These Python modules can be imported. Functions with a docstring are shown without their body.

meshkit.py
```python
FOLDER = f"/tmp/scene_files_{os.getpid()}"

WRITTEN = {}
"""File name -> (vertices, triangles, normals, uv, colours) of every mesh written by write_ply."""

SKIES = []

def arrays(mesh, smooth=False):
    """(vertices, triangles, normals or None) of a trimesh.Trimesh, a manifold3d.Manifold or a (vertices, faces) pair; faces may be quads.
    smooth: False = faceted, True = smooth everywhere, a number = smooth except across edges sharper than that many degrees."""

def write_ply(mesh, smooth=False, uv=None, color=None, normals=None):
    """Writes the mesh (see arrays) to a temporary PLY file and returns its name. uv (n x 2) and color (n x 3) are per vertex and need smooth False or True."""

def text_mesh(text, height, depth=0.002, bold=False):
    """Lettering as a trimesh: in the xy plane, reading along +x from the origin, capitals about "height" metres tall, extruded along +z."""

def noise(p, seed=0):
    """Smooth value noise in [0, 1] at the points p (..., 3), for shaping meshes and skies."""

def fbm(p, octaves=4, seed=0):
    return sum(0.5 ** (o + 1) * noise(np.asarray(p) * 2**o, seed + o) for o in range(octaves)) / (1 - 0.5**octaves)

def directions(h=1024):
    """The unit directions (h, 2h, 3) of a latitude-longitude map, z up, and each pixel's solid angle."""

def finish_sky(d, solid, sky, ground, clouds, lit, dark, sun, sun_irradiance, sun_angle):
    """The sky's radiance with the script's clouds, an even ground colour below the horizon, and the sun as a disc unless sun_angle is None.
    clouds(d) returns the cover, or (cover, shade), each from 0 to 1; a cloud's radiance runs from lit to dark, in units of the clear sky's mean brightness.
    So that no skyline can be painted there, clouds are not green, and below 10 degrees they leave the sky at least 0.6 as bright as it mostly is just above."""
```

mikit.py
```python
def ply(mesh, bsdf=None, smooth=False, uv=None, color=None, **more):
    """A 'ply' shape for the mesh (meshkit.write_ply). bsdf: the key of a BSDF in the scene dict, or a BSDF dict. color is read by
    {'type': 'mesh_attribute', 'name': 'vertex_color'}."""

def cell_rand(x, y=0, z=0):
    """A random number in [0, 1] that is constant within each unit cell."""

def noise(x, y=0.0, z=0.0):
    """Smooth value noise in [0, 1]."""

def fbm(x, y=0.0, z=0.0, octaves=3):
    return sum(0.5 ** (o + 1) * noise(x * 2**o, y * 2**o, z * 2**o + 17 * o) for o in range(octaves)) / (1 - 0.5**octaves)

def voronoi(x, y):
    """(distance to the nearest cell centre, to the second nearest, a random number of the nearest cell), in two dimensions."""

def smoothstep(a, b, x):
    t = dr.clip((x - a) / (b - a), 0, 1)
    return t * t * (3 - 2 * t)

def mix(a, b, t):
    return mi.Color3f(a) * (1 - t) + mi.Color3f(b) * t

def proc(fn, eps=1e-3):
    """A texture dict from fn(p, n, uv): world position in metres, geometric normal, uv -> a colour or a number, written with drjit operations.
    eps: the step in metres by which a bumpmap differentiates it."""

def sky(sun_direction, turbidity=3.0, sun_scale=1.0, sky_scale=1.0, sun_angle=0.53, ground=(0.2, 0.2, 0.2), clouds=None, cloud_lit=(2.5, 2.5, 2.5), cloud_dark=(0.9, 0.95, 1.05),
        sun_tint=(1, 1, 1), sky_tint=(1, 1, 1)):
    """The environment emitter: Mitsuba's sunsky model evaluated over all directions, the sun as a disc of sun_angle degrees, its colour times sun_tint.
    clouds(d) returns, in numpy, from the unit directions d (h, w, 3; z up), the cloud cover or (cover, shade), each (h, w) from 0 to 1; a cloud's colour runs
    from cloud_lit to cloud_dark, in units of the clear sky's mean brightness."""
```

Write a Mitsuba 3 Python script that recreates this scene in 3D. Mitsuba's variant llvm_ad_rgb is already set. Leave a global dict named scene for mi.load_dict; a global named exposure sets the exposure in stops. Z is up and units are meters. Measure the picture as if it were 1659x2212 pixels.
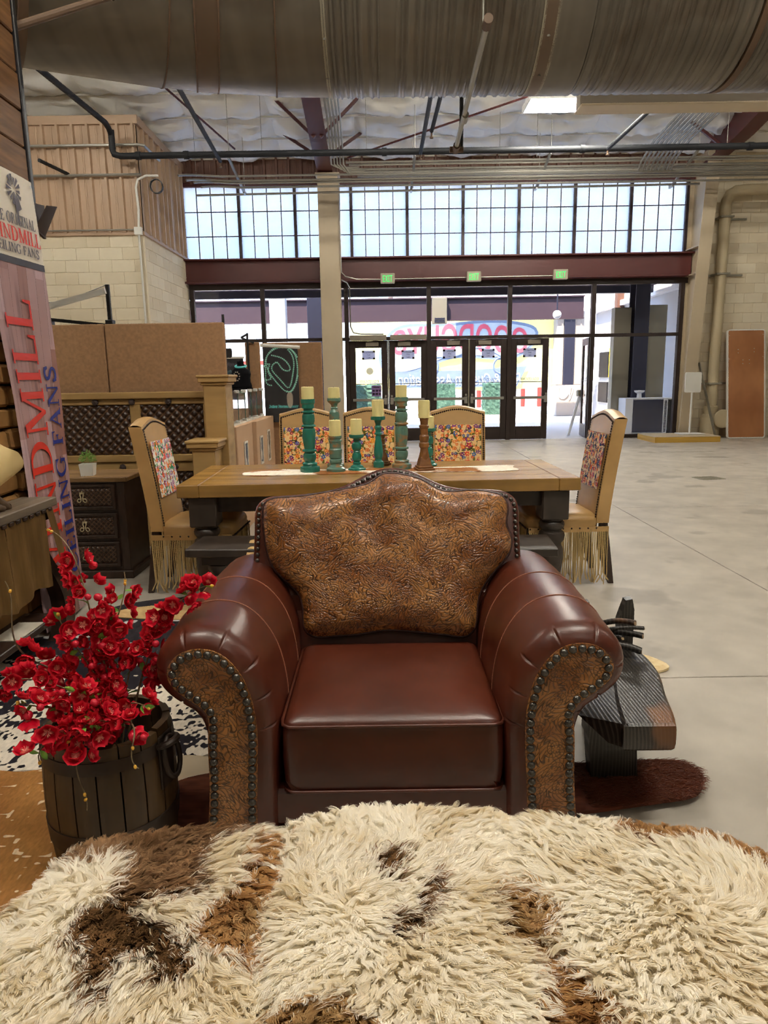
import math, os, tempfile
import numpy as np, trimesh, drjit as dr, mitsuba as mi, mikit, meshkit
from mikit import proc, noise, fbm, smoothstep, mix, cell_rand
from shapely.geometry import Polygon, LineString, Point, box as sbox, MultiPolygon
from shapely.ops import unary_union
from shapely import affinity
from scipy.spatial import ConvexHull, Delaunay

T4 = mi.ScalarTransform4f
PI = math.pi
scene, labels = {}, {}

# ------------------------------------------------------------------ camera, sky, exposure
exposure = 2.02
EYE, PITCH, ROLL = np.array([0, 0, 1.42]), math.radians(11.0), math.radians(0.9)
_f = np.array([0, math.cos(PITCH), -math.sin(PITCH)])
_r0 = np.array([1.0, 0, 0])
_u0 = np.cross(_r0, _f)
_right = math.cos(ROLL) * _r0 - math.sin(ROLL) * _u0
_up = np.cross(_right, _f)
scene['camera'] = {'type': 'perspective', 'fov': 2 * math.degrees(math.atan(829.5 / 1500.0)), 'fov_axis': 'x',
                   'near_clip': 0.05, 'far_clip': 300.0,
                   'to_world': T4().look_at(origin=EYE.tolist(), target=(EYE + _f).tolist(), up=_up.tolist())}


def _clouds(d):
    n = meshkit.fbm(np.stack([d[..., 0] * 2.2, d[..., 1] * 2.2, d[..., 2] * 5 + 3], -1), 4, 3)
    return np.clip((n - 0.35) * 2.4, 0, 1) * 0.8


SKY_SCALE = 4.5
scene['sky'] = mikit.sky((-0.45, -0.75, 1.15), turbidity=3.5, sun_scale=0.55 * SKY_SCALE, sky_scale=SKY_SCALE, ground=(0.35, 0.35, 0.36),
                         clouds=_clouds, cloud_lit=(1.7, 1.9, 2.2), cloud_dark=(1.0, 1.15, 1.4), sky_tint=(0.92, 0.98, 1.1))
LAMP_WARM = (26.0, 24.6, 21.5)      # tubes of the fluorescent high-bay fixtures
SPOT_WARM = (150.0, 134.0, 106.0)     # the vendors' warm track spots


# ------------------------------------------------------------------ helpers: colours, keys
def rgb(h):
    c = [int(h[i:i + 2], 16) / 255 for i in (1, 3, 5)]
    return [x / 12.92 if x <= 0.04045 else ((x + 0.055) / 1.055) ** 2.4 for x in c]


def mcol(h):
    return mi.Color3f(*rgb(h))


def mat(name, color=None, rough=0.6, metal=0.0, spec=0.5, clear=0.0, fn=None, bump=None, bscale=1.0, eps=1e-3, two=True, rfn=None, sheen=0.0):
    b = {'type': 'principled', 'base_color': proc(fn) if fn else {'type': 'rgb', 'value': rgb(color)},
         'roughness': proc(rfn) if rfn else rough, 'metallic': metal, 'specular': spec}
    if clear:
        b['clearcoat'] = clear
        b['clearcoat_gloss'] = 0.85
    if sheen:
        b['sheen'] = sheen
    if bump:
        b = {'type': 'bumpmap', 'arbitrary': proc(bump, eps), 'scale': bscale, 'bsdf': b}
    scene[name] = {'type': 'twosided', 'bsdf': b} if two else b
    return name


_used = {}


def numbered(name):
    if name not in _used:
        _used[name] = 0
        return name
    _used[name] += 1
    return f'{name}_{_used[name]:03d}'


def tag(key, label=None, cat=None, group=None, kind=None):
    d = labels.setdefault(key, {})
    for k, v in (('label', label), ('category', cat), ('group', group), ('kind', kind)):
        if v:
            d[k] = v


def thing(name, label, cat, group=None, kind=None):
    key = numbered(name)
    tag(key, label, cat, group, kind)
    return key


def P(mesh, m=None, smooth=35, **kw):
    return mikit.ply(mesh, m, smooth, **kw)


def put(shape, M=None, m=None):
    s = dict(shape)
    if M is not None:
        s['to_world'] = M
    if m is not None:
        s['bsdf'] = {'type': 'ref', 'id': m}
    return s


def part(parent, name, shape, M=None, m=None, label=None, kind=None):
    key = numbered(parent + '__' + name)
    scene[key] = put(shape, M, m)
    if label or kind:
        tag(key, label, None, None, kind)
    return key


def solo(name, label, cat, shape, M=None, m=None, group=None, kind=None):
    key = thing(name, label, cat, group, kind)
    scene[key] = put(shape, M, m)
    return key


def struct(name, label, shape=None, M=None, m=None, cat=None):
    key = numbered(name)
    if shape is not None:
        scene[key] = put(shape, M, m)
    tag(key, label, cat, None, 'structure')
    return key


def at(x=0, y=0, z=0, rz=0, rx=0, ry=0, s=None):
    t = T4().translate([x, y, z])
    if rz: t = t.rotate([0, 0, 1], rz)
    if ry: t = t.rotate([0, 1, 0], ry)
    if rx: t = t.rotate([1, 0, 0], rx)
    if s is not None: t = t.scale(s)
    return t


# ------------------------------------------------------------------ helpers: meshes
def tm(v, f):
    return trimesh.Trimesh(np.asarray(v, float), np.asarray(f, int), process=False)


def join(*ms):
    ms = [m for a in ms for m in (a if isinstance(a, (list, tuple)) else [a])]
    return trimesh.util.concatenate(ms)


def hullmesh(v):
    v = np.asarray(v, float)
    h = ConvexHull(v)
    f = h.simplices.copy()
    n = np.cross(v[f[:, 1]] - v[f[:, 0]], v[f[:, 2]] - v[f[:, 0]])
    flip = (n * h.equations[:, :3]).sum(1) < 0
    f[flip] = f[flip][:, ::-1]
    used, inv = np.unique(f, return_inverse=True)
    return tm(v[used], inv.reshape(f.shape))


def bx(x0, x1, y0, y1, z0, z1, b=0.0):
    x0, x1, y0, y1, z0, z1 = min(x0, x1), max(x0, x1), min(y0, y1), max(y0, y1), min(z0, z1), max(z0, z1)
    if b <= 0:
        m = trimesh.creation.box((x1 - x0, y1 - y0, z1 - z0))
        m.apply_translation(((x0 + x1) / 2, (y0 + y1) / 2, (z0 + z1) / 2))
        return m
    b = min(b, (x1 - x0) * .45, (y1 - y0) * .45, (z1 - z0) * .45)
    v = []
    for sx, X in ((1, x0), (-1, x1)):
        for sy, Y in ((1, y0), (-1, y1)):
            for sz, Z in ((1, z0), (-1, z1)):
                v += [(X + sx * b, Y + sy * b, Z), (X + sx * b, Y, Z + sz * b), (X, Y + sy * b, Z + sz * b)]
    return hullmesh(v)


def mv(m, x=0, y=0, z=0, rz=0, rx=0, ry=0, s=None):
    m = m.copy()
    A = np.eye(4)
    if s is not None:
        A = np.diag([*(np.ones(3) * s), 1.0])
    for ang, ax in ((rx, [1, 0, 0]), (ry, [0, 1, 0]), (rz, [0, 0, 1])):
        if ang:
            A = trimesh.transformations.rotation_matrix(math.radians(ang), ax) @ A
    A = trimesh.transformations.translation_matrix([x, y, z]) @ A
    m.apply_transform(A)
    return m


def frames(p, closed=False):
    p = np.asarray(p, float)
    if closed:
        t = np.roll(p, -1, 0) - np.roll(p, 1, 0)
    else:
        t = np.gradient(p, axis=0)
    t /= np.linalg.norm(t, axis=1, keepdims=True) + 1e-12
    a = np.zeros_like(p)
    ref = np.array([0, 0, 1.0]) if abs(t[0, 2]) < 0.9 else np.array([1.0, 0, 0])
    a[0] = np.cross(t[0], ref)
    a[0] /= np.linalg.norm(a[0])
    for i in range(1, len(p)):
        v = a[i - 1] - t[i] * (a[i - 1] @ t[i])
        a[i] = v / (np.linalg.norm(v) + 1e-12)
    return t, a, np.cross(t, a)


def tube(p, r, n=8, closed=False, caps=True):
    p = np.asarray(p, float)
    r = np.broadcast_to(np.asarray(r, float), (len(p),))
    t, a, b = frames(p, closed)
    ang = np.arange(n) * 2 * PI / n
    v = p[:, None] + r[:, None, None] * (np.cos(ang)[None, :, None] * a[:, None] + np.sin(ang)[None, :, None] * b[:, None])
    k = len(p)
    rows = k if closed else k - 1
    i, j = np.meshgrid(np.arange(rows), np.arange(n), indexing='ij')
    i2, j2 = (i + 1) % k, (j + 1) % n
    f = np.stack([i * n + j, i * n + j2, i2 * n + j2, i2 * n + j], -1).reshape(-1, 4)
    f = np.vstack([f[:, [0, 1, 2]], f[:, [0, 2, 3]]])
    v = v.reshape(-1, 3)
    if caps and not closed:
        c0, c1 = len(v), len(v) + 1
        v = np.vstack([v, p[:1], p[-1:]])
        q = np.arange(n)
        f = np.vstack([f, np.stack([q * 0 + c0, (q + 1) % n, q], 1), np.stack([q * 0 + c1, (k - 1) * n + q, (k - 1) * n + (q + 1) % n], 1)])
    return tm(v, f)


def rod(a, b, r, n=10):
    return tube(np.array([a, b], float), r, n)


def bar(a, b, w, h, up=(0, 0, 1)):
    """rectangular bar from a to b, w across, h along up"""
    a, b, up = np.array(a, float), np.array(b, float), np.array(up, float)
    t = (b - a) / np.linalg.norm(b - a)
    s = np.cross(t, up); s /= np.linalg.norm(s)
    u = np.cross(s, t)
    v = [q + sx * s * w / 2 + su * u * h / 2 for q in (a, b) for sx in (-1, 1) for su in (-1, 1)]
    return hullmesh(v)


def lathe(prof, n=24):
    return trimesh.creation.revolve(np.asarray(prof, float), sections=n)


def loft(S, closed=True, cap=False):
    S = np.asarray(S, float)
    k, n, _ = S.shape
    cols = n if closed else n - 1
    i, j = np.meshgrid(np.arange(k - 1), np.arange(cols), indexing='ij')
    j2 = (j + 1) % n
    f = np.stack([i * n + j, i * n + j2, (i + 1) * n + j2, (i + 1) * n + j], -1).reshape(-1, 4)
    f = np.vstack([f[:, [0, 1, 2]], f[:, [0, 2, 3]]])
    v = S.reshape(-1, 3)
    if cap:
        q = np.arange(n)
        v = np.vstack([v, S[0].mean(0), S[-1].mean(0)])
        f = np.vstack([f, np.stack([q * 0 + k * n, (q + 1) % n, q], 1), np.stack([q * 0 + k * n + 1, (k - 1) * n + q, (k - 1) * n + (q + 1) % n], 1)])
    return tm(v, f)


def grid(fn, nu, nv, u0=0, u1=1, v0=0, v1=1):
    u, v = np.meshgrid(np.linspace(u0, u1, nu), np.linspace(v0, v1, nv), indexing='ij')
    p = np.stack(fn(u, v), -1)
    return loft(p, closed=False), np.stack([u.ravel(), v.ravel()], 1)


def ext(poly, h):
    gs = getattr(poly, 'geoms', [poly])
    return join([trimesh.creation.extrude_polygon(g, h, engine='earcut') for g in gs if g.area > 1e-9])


XZ = np.array([[1, 0, 0, 0], [0, 0, -1, 0], [0, 1, 0, 0], [0, 0, 0, 1.0]])   # (x, y, h) -> (x, -h, y): extrudes towards -y
YZ = np.array([[0, 0, 1, 0], [1, 0, 0, 0], [0, 1, 0, 0], [0, 0, 0, 1.0]])   # (x, y, h) -> (h, x, y): extrudes towards +x


def ext_xz(poly, y0, y1):
    m = ext(poly, abs(y1 - y0)); m.apply_transform(XZ); m.apply_translation((0, max(y0, y1), 0)); return m


def ext_yz(poly, x0, x1):
    m = ext(poly, abs(x1 - x0)); m.apply_transform(YZ); m.apply_translation((min(x0, x1), 0, 0)); return m


def spline(pts, n=60, closed=False):
    from scipy.interpolate import splprep, splev
    p = np.asarray(pts, float)
    if closed:
        p = np.vstack([p, p[:1]])
    k = min(3, len(p) - 1)
    tck, _ = splprep(p.T, s=0, k=k, per=closed)
    u = np.linspace(0, 1, n, endpoint=not closed)
    return np.array(splev(u, tck)).T


def clean(m):
    m = m.copy()
    m.merge_vertices()
    trimesh.repair.fix_normals(m, multibody=False)
    return m


def plen(p):
    return float(np.linalg.norm(np.diff(np.asarray(p, float), axis=0), axis=1).sum())


ORD = ['first', 'second', 'third', 'fourth', 'fifth', 'sixth', 'seventh', 'eighth', 'ninth', 'tenth', 'eleventh']


def resample(p, n, closed=False):
    p = np.asarray(p, float)
    q = np.vstack([p, p[:1]]) if closed else p
    d = np.r_[0, np.cumsum(np.linalg.norm(np.diff(q, axis=0), axis=1))]
    s = np.linspace(0, d[-1], n, endpoint=not closed)
    return np.stack([np.interp(s, d, q[:, k]) for k in range(q.shape[1])], 1)


def puff(poly, T, fall, step, back=None):
    """cushion over a 2-D outline: returns (uv points, front height, faces, boundary mask)"""
    B = resample(np.array(poly.exterior.coords)[:-1], int(poly.length / step), True)
    x0, y0, x1, y1 = poly.bounds
    gx, gy = np.meshgrid(np.arange(x0, x1, step), np.arange(y0, y1, step))
    gx = gx + (np.arange(gx.shape[0]) % 2)[:, None] * step / 2
    g = np.stack([gx.ravel(), gy.ravel()], 1)
    import shapely
    inner = poly.buffer(-step * 0.55)
    g = g[shapely.contains_xy(inner, g[:, 0], g[:, 1])]
    rings = [B]
    pts = np.vstack(rings + [g])
    tri = Delaunay(pts).simplices
    c = pts[tri].mean(1)
    tri = tri[shapely.contains_xy(poly, c[:, 0], c[:, 1])]
    a = pts[tri]
    area = np.cross(a[:, 1] - a[:, 0], a[:, 2] - a[:, 0])
    tri = np.where(area[:, None] < 0, tri[:, ::-1], tri)
    ring = shapely.LinearRing(poly.exterior.coords)
    d = shapely.distance(ring, shapely.points(pts))
    d[:len(B)] = 0
    h = T * np.sqrt(np.clip(1 - np.clip(1 - d / fall, 0, 1) ** 2, 0, 1))
    return pts, h, tri, B


def dome(r, h, n=10, k=4):
    a = np.linspace(0, PI / 2, k)
    return lathe(np.stack([r * np.cos(a), h * np.sin(a)], 1)[:, :], n)


# serif capitals for the banners: stems, hairlines and slab serifs, as flat outlines
def _glyph(c, w=0.17, t=0.07):
    S = lambda pts, k: LineString(pts).buffer(k / 2, cap_style='flat', join_style='mitre')
    serif = lambda x, y, k=0.16: sbox(x - k, y, x + k, y + 0.045)
    arc = lambda cx, cy, rx, ry, a0, a1, n=24: [(cx + rx * math.cos(math.radians(a)), cy + ry * math.sin(math.radians(a))) for a in np.linspace(a0, a1, n)]
    vert = lambda x: [S([(x, 0), (x, 1)], w), serif(x, 0), serif(x, 0.955)]
    if c == 'I': g, a = vert(.2), .4
    elif c == 'L': g, a = vert(.2) + [sbox(.2, 0, .7, .06), Polygon([(.62, 0), (.72, 0), (.72, .27), (.67, .27)])], .75
    elif c == 'E': g, a = vert(.2) + [sbox(.2, 0, .68, .06), sbox(.2, .94, .66, 1), sbox(.2, .48, .5, .54), sbox(.47, .4, .52, .62), Polygon([(.6, 0), (.7, 0), (.7, .25), (.65, .25)]), Polygon([(.6, 1), (.68, 1), (.68, .77), (.64, .77)])], .76
    elif c == 'F': g, a = vert(.2) + [sbox(.2, .94, .66, 1), sbox(.2, .48, .5, .54), sbox(.47, .4, .52, .62), Polygon([(.6, 1), (.68, 1), (.68, .75), (.64, .75)])], .72
    elif c == 'T': g, a = [S([(.4, 0), (.4, 1)], w), serif(.4, 0), sbox(.04, .94, .76, 1), Polygon([(.04, 1), (.12, 1), (.08, .75), (.04, .75)]), Polygon([(.76, 1), (.68, 1), (.72, .75), (.76, .75)])], .8
    elif c == 'H': g, a = vert(.2) + vert(.78) + [sbox(.2, .48, .78, .54)], .98
    elif c == 'N': g, a = [S([(.18, 0), (.18, 1)], t), S([(.85, 0), (.85, 1)], t), Polygon([(.1, 1), (.3, 1), (.88, 0), (.78, 0)]), serif(.18, 0), serif(.14, .955, .12), serif(.85, .955)], 1.03
    elif c == 'M': g, a = [S([(.17, 0), (.17, 1)], t), S([(1.0, 0), (1.0, 1)], w), Polygon([(.12, 1), (.32, 1), (.62, .12), (.54, 0)]), Polygon([(.54, 0), (.62, 0), (.98, 1), (.9, 1)]), serif(.17, 0), serif(.15, .955, .13), serif(1.0, 0), serif(1.02, .955, .15)], 1.2
    elif c == 'W': g, a = [Polygon([(.08, 1), (.28, 1), (.48, .0), (.36, 0)]), Polygon([(.4, 0), (.48, 0), (.7, 1), (.62, 1)]), Polygon([(.55, 1), (.75, 1), (.94, 0), (.82, 0)]), Polygon([(.86, 0), (.94, 0), (1.18, 1), (1.11, 1)]), serif(.18, .955), serif(1.14, .955, .13)], 1.28
    elif c == 'A': g, a = [Polygon([(.12, 0), (.19, 0), (.5, .92), (.46, 1)]), Polygon([(.38, 1), (.52, 1), (.9, 0), (.7, 0)]), sbox(.28, .3, .66, .36), serif(.15, 0, .13), serif(.8, 0)], .96
    elif c == 'D': g, a = vert(.2) + [Polygon(arc(.36, .5, .52, .5, -90, 90) + arc(.36, .5, .34, .44, 90, -90)), sbox(.2, 0, .38, .06), sbox(.2, .94, .38, 1)], .95
    elif c == 'O': g, a = [Polygon(arc(.5, .5, .46, .52, 0, 360, 40)).difference(Polygon(arc(.5, .5, .29, .46, 0, 360, 40)))], 1.0
    elif c in 'CG':
        o = Polygon(arc(.5, .5, .46, .52, 0, 360, 40)).difference(Polygon(arc(.54, .5, .33, .46, 0, 360, 40))).difference(Polygon([(.6, .3), (1.2, .2), (1.2, .8), (.6, .7)]))
        g, a = [o, Polygon([(.8, 1), (.88, 1), (.88, .68), (.84, .68)])], .95
        if c == 'G': g += [sbox(.74, .04, .88, .42), serif(.8, .42, .15)]
        else: g += [Polygon([(.82, .2), (.92, .2), (.86, .3)])]
    elif c == 'R': g, a = vert(.2) + [Polygon(arc(.36, .74, .34, .26, -90, 90) + arc(.36, .74, .19, .2, 90, -90)), sbox(.2, .48, .4, .54), sbox(.2, .94, .4, 1), Polygon([(.38, .5), (.54, .5), (.88, 0), (.7, 0)]), serif(.8, 0, .12)], .95
    elif c == 'S':
        p = spline([(.64, .78), (.56, .93), (.36, .97), (.18, .84), (.22, .64), (.42, .5), (.6, .35), (.6, .14), (.38, .03), (.18, .08), (.1, .24)], 50)
        g, a = [LineString(p).buffer(.07), Polygon([(.6, 1), (.67, 1), (.67, .7), (.63, .7)]), Polygon([(.08, 0), (.14, 0), (.12, .3), (.07, .3)])], .74
    else: g, a = [], .42
    return unary_union([q.buffer(0) for q in g]) if g else None, a


def serif_text(text, height, gap=0.05):
    """flat outline of a word in capitals, width returned too; lower-case letters come out as small capitals"""
    x, out = 0.0, []
    for c in text:
        k = 1.0
        g, a = _glyph(c)
        if g is not None:
            out.append(affinity.translate(g, x, 0))
        x += a + gap
    return affinity.scale(unary_union(out), height, height, origin=(0, 0)), x * height

# ------------------------------------------------------------------ materials of the building
def _concrete(p, n, uv):
    a = fbm(p.x * 0.7, p.y * 0.7, 1.3, 4)
    b = fbm(p.x * 6, p.y * 6, 4.0, 3)
    s = smoothstep(0.62, 0.75, fbm(p.x * 2.3 + 9, p.y * 2.3, 7.0, 4)) * 0.25
    c = mix(rgb('#9c9488'), rgb('#b6aea2'), a)
    return c * (0.86 + 0.28 * b) * (1 - s)


mat('concrete', fn=_concrete, rough=0.42, spec=0.4)
mat('joint_dark', '#4a443c', 0.9)
for i, c in enumerate(('#ddd1b8', '#d8cbb1', '#e1d6be')):
    mat(f'block_paint_{i}', c, 0.75, spec=0.3)
mat('wall_paint', '#c5b79c', 0.8)
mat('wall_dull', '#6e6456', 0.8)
mat('siding', '#a98e75', 0.5, spec=0.4)
mat('siding_dark', '#6a4a3c', 0.5)
mat('column_paint', '#b9a98f', 0.5)
mat('maroon', '#471a18', 0.45)
mat('bronze_frame', '#2a201d', 0.4, 0.3)
mat('clere_frame', '#26171a', 0.4, 0.2)
mat('insulation', '#f0efec', 0.38, spec=0.6)
mat('band_white', '#d4d0c6', 0.5)
mat('black_pipe', '#17191d', 0.6, spec=.3)
mat('galvanized', '#a5a39b', 0.35, 0.85)
mat('galv_dull', '#8b8677', 0.5, 0.4)
mat('rust', '#54402f', 0.7)
mat('white_metal', '#dcdad2', 0.4)
mat('beige_metal', '#80776a', 0.5)
mat('steel', '#b6b4ae', 0.3, 0.9)
mat('black_plastic', '#141416', 0.45)
mat('ground_ext', '#c9c6c4', 0.8)
scene['pane_glass'] = {'type': 'thindielectric', 'int_ior': 1.5}
scene['pane_milky'] = {'type': 'principledthin', 'base_color': {'type': 'rgb', 'value': [0.80, 0.90, 0.97]}, 'roughness': 0.6, 'diff_trans': 1.7, 'spec_trans': 0.0, 'eta': 1.3}


def _duct(p, n, uv):
    a = fbm(p.x * 1.2, p.y * 3, p.z * 3, 4)
    s = fbm(p.x * 14, p.y * 0.8, p.z * 0.8, 3)
    r = smoothstep(0.55, 0.72, fbm(p.x * 2.5 + 4, p.y * 2.5, p.z * 2.5, 4))
    return mix(mix(rgb('#4c473f'), rgb('#6c655a'), a), rgb('#463829'), r * 0.4) * (0.8 + 0.4 * s)


mat('duct_metal', fn=_duct, rough=0.42, metal=0.45)
mat('duct_dark', '#5a4a3c', 0.5, 0.4)

# ------------------------------------------------------------------ floor and shell
YB = 15.6
XL, XR, YR = -13.0, 15.0, -12.0
struct('floor', 'polished grey concrete floor slabs of the hall', P(bx(XL, XR, YR, YB + .05, -0.3, -0.05)), m='joint_dark', cat='floor')
xs = [XL, -7.5, -2.5, 2.52, 7.5, XR]
ys = [YR, -5.4, -1.16, 3.08, 7.33, 10.6, YB + 0.02]
for i in range(5):
    for j in range(6):
        part('floor', 'slab', P(bx(xs[i] + .004, xs[i + 1] - .004, ys[j] + .004, ys[j + 1] - .004, -0.06, 0, .003)), m='concrete')
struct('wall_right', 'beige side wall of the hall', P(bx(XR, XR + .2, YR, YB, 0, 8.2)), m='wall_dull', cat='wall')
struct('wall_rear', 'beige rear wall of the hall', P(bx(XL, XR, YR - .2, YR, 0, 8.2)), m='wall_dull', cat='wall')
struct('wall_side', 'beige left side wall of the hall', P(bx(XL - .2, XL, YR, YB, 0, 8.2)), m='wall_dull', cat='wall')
roof = lambda y: 5.85 + (YB - y) / 6.0
struct('ceiling', 'white insulated metal roof ceiling', P(join(
    hullmesh([(x, y, roof(y) + dz + .12) for x in (XL, XR) for y in (4, YB + .2) for dz in (0, .1)]),
    bx(XL, XR, YR, 4, roof(4) + .1, roof(4) + .2))), m='insulation', cat='ceiling')
rows = np.arange(15.55, 11.0, -0.78)
pan_cache = {}
rng = np.random.default_rng(5)
for j in range(len(rows) - 1):
    for i in range(11):
        x0, x1, y0, y1 = -8.2 + i * 1.55, -8.2 + (i + 1) * 1.55, rows[j + 1], rows[j]
        k = rng.integers(1000)
        def quilt(u, v):
            X, Y = x0 + (x1 - x0) * u, y0 + (y1 - y0) * v
            b = (np.sin(PI * u) ** .45) * (np.sin(PI * v) ** .5)
            w = meshkit.fbm(np.stack([X * 3 + k, Y * 9, u * 0], -1), 3, 2) - .5
            w2 = np.abs(meshkit.noise(np.stack([X * 7 + k, Y * 2.5, u * 0], -1), 5) - .5)
            return X, Y, roof(Y) + .10 - b * (.16 + .22 * w + .14 * w2)
        m, _ = grid(quilt, 17, 11)
        m.invert()
        part('ceiling', 'insulation_panel', P(m, smooth=True), m='insulation')
for y in rows:
    part('ceiling', 'insulation_band', P(bar((-8.3, y, roof(y) + .05), (9, y, roof(y) + .05), .035, .03)), m='band_white')

# ------------------------------------------------------------------ rear (street) wall: block wall on the right, siding strip
def blocks(key, face, u0, u1, z0, z1, c, seed):
    r = np.random.default_rng(seed)
    W, H = .405, .205
    full = P(bx(-W / 2 + .004, W / 2 - .004, -.02, .02, -H / 2 + .003, H / 2 - .003, .004))
    half = P(bx(-W / 4 + .004, W / 4 - .004, -.02, .02, -H / 2 + .004, H / 2 - .004, .006))
    n = int((z1 - z0) / H)
    for j in range(n):
        z = z0 + (j + .5) * H
        u = u0
        if j % 2:
            M = at(u + W / 4, c, z) if face == 'y' else at(c, u + W / 4, z, rz=90)
            part(key, 'block', half, M, f'block_paint_{r.integers(3)}')
            u += W / 2
        while u < u1 - W * .6:
            d = r.normal() * .0012
            M = at(u + W / 2, c + d, z) if face == 'y' else at(c + d, u + W / 2, z, rz=90)
            part(key, 'block', full, M, f'block_paint_{r.integers(3)}')
            u += W
        if u1 - u > W * .3:
            M = at(u + W / 4, c, z) if face == 'y' else at(c, u + W / 4, z, rz=90)
            part(key, 'block', half, M, f'block_paint_{r.integers(3)}')


struct('wall_back', 'painted concrete block wall right of the glass front', P(join(bx(6.62, XR, YB, YB + .3, 0, 6.3), bx(-4.2, 6.7, YB, YB + .3, 5.42, 6.2))), m='wall_paint', cat='wall')
blocks('wall_back', 'y', 6.64, 9.9, 0, 5.95, YB + .013, 1)


def ribbed(L, H, pitch=.255, d=.055):
    prof, x = [], 0.0
    while x < L:
        prof += [(x, 0), (x + .075, 0), (x + .085, .006), (x + .105, .006), (x + .115, 0), (x + .17, 0), (x + .185, d), (x + .225, d), (x + .24, 0)]
        x += pitch
    prof = np.array([q for q in prof if q[0] <= L] + [(L, 0)])
    S = np.array([[(a, -b, 0) for a, b in prof], [(a, -b, H) for a, b in prof]])
    m = loft(S, closed=False)
    return m


strip = [(i, P(ribbed(1.53, .5), smooth=False)) for i in range(7)]
for i, s in strip:
    part('wall_back', 'siding_panel', s, at(-4.12 + i * 1.53, YB - .02, 5.42), 'siding_dark')
LX, LY, BZ = -4.11, 12.8, 3.92
struct('wall_left', 'projecting corner of cream block wall with ribbed tan siding above', P(join(bx(-9, LX - .017, LY + .017, YB, 0, BZ), bx(-9, LX - .07, LY + .07, YB, BZ, 5.74))), m='wall_paint', cat='wall')
blocks('wall_left', 'y', -7.75, LX, BZ - .205 * 10, BZ, LY + .03, 2)
blocks('wall_left', 'x', LY + .05, YB - .02, BZ - .205 * 19, BZ, LX - .03, 3)
part('wall_left', 'corner_post', P(bx(LX - .07, LX + .004, LY - .004, LY + .07, 0, BZ, .02)), m='block_paint_0')
pan = P(ribbed(1.02, 1.76), smooth=False)
for i in range(4):
    part('wall_left', 'siding_panel', pan, at(LX - 1.02 * (i + 1), LY, BZ + .03), 'siding')
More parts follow.
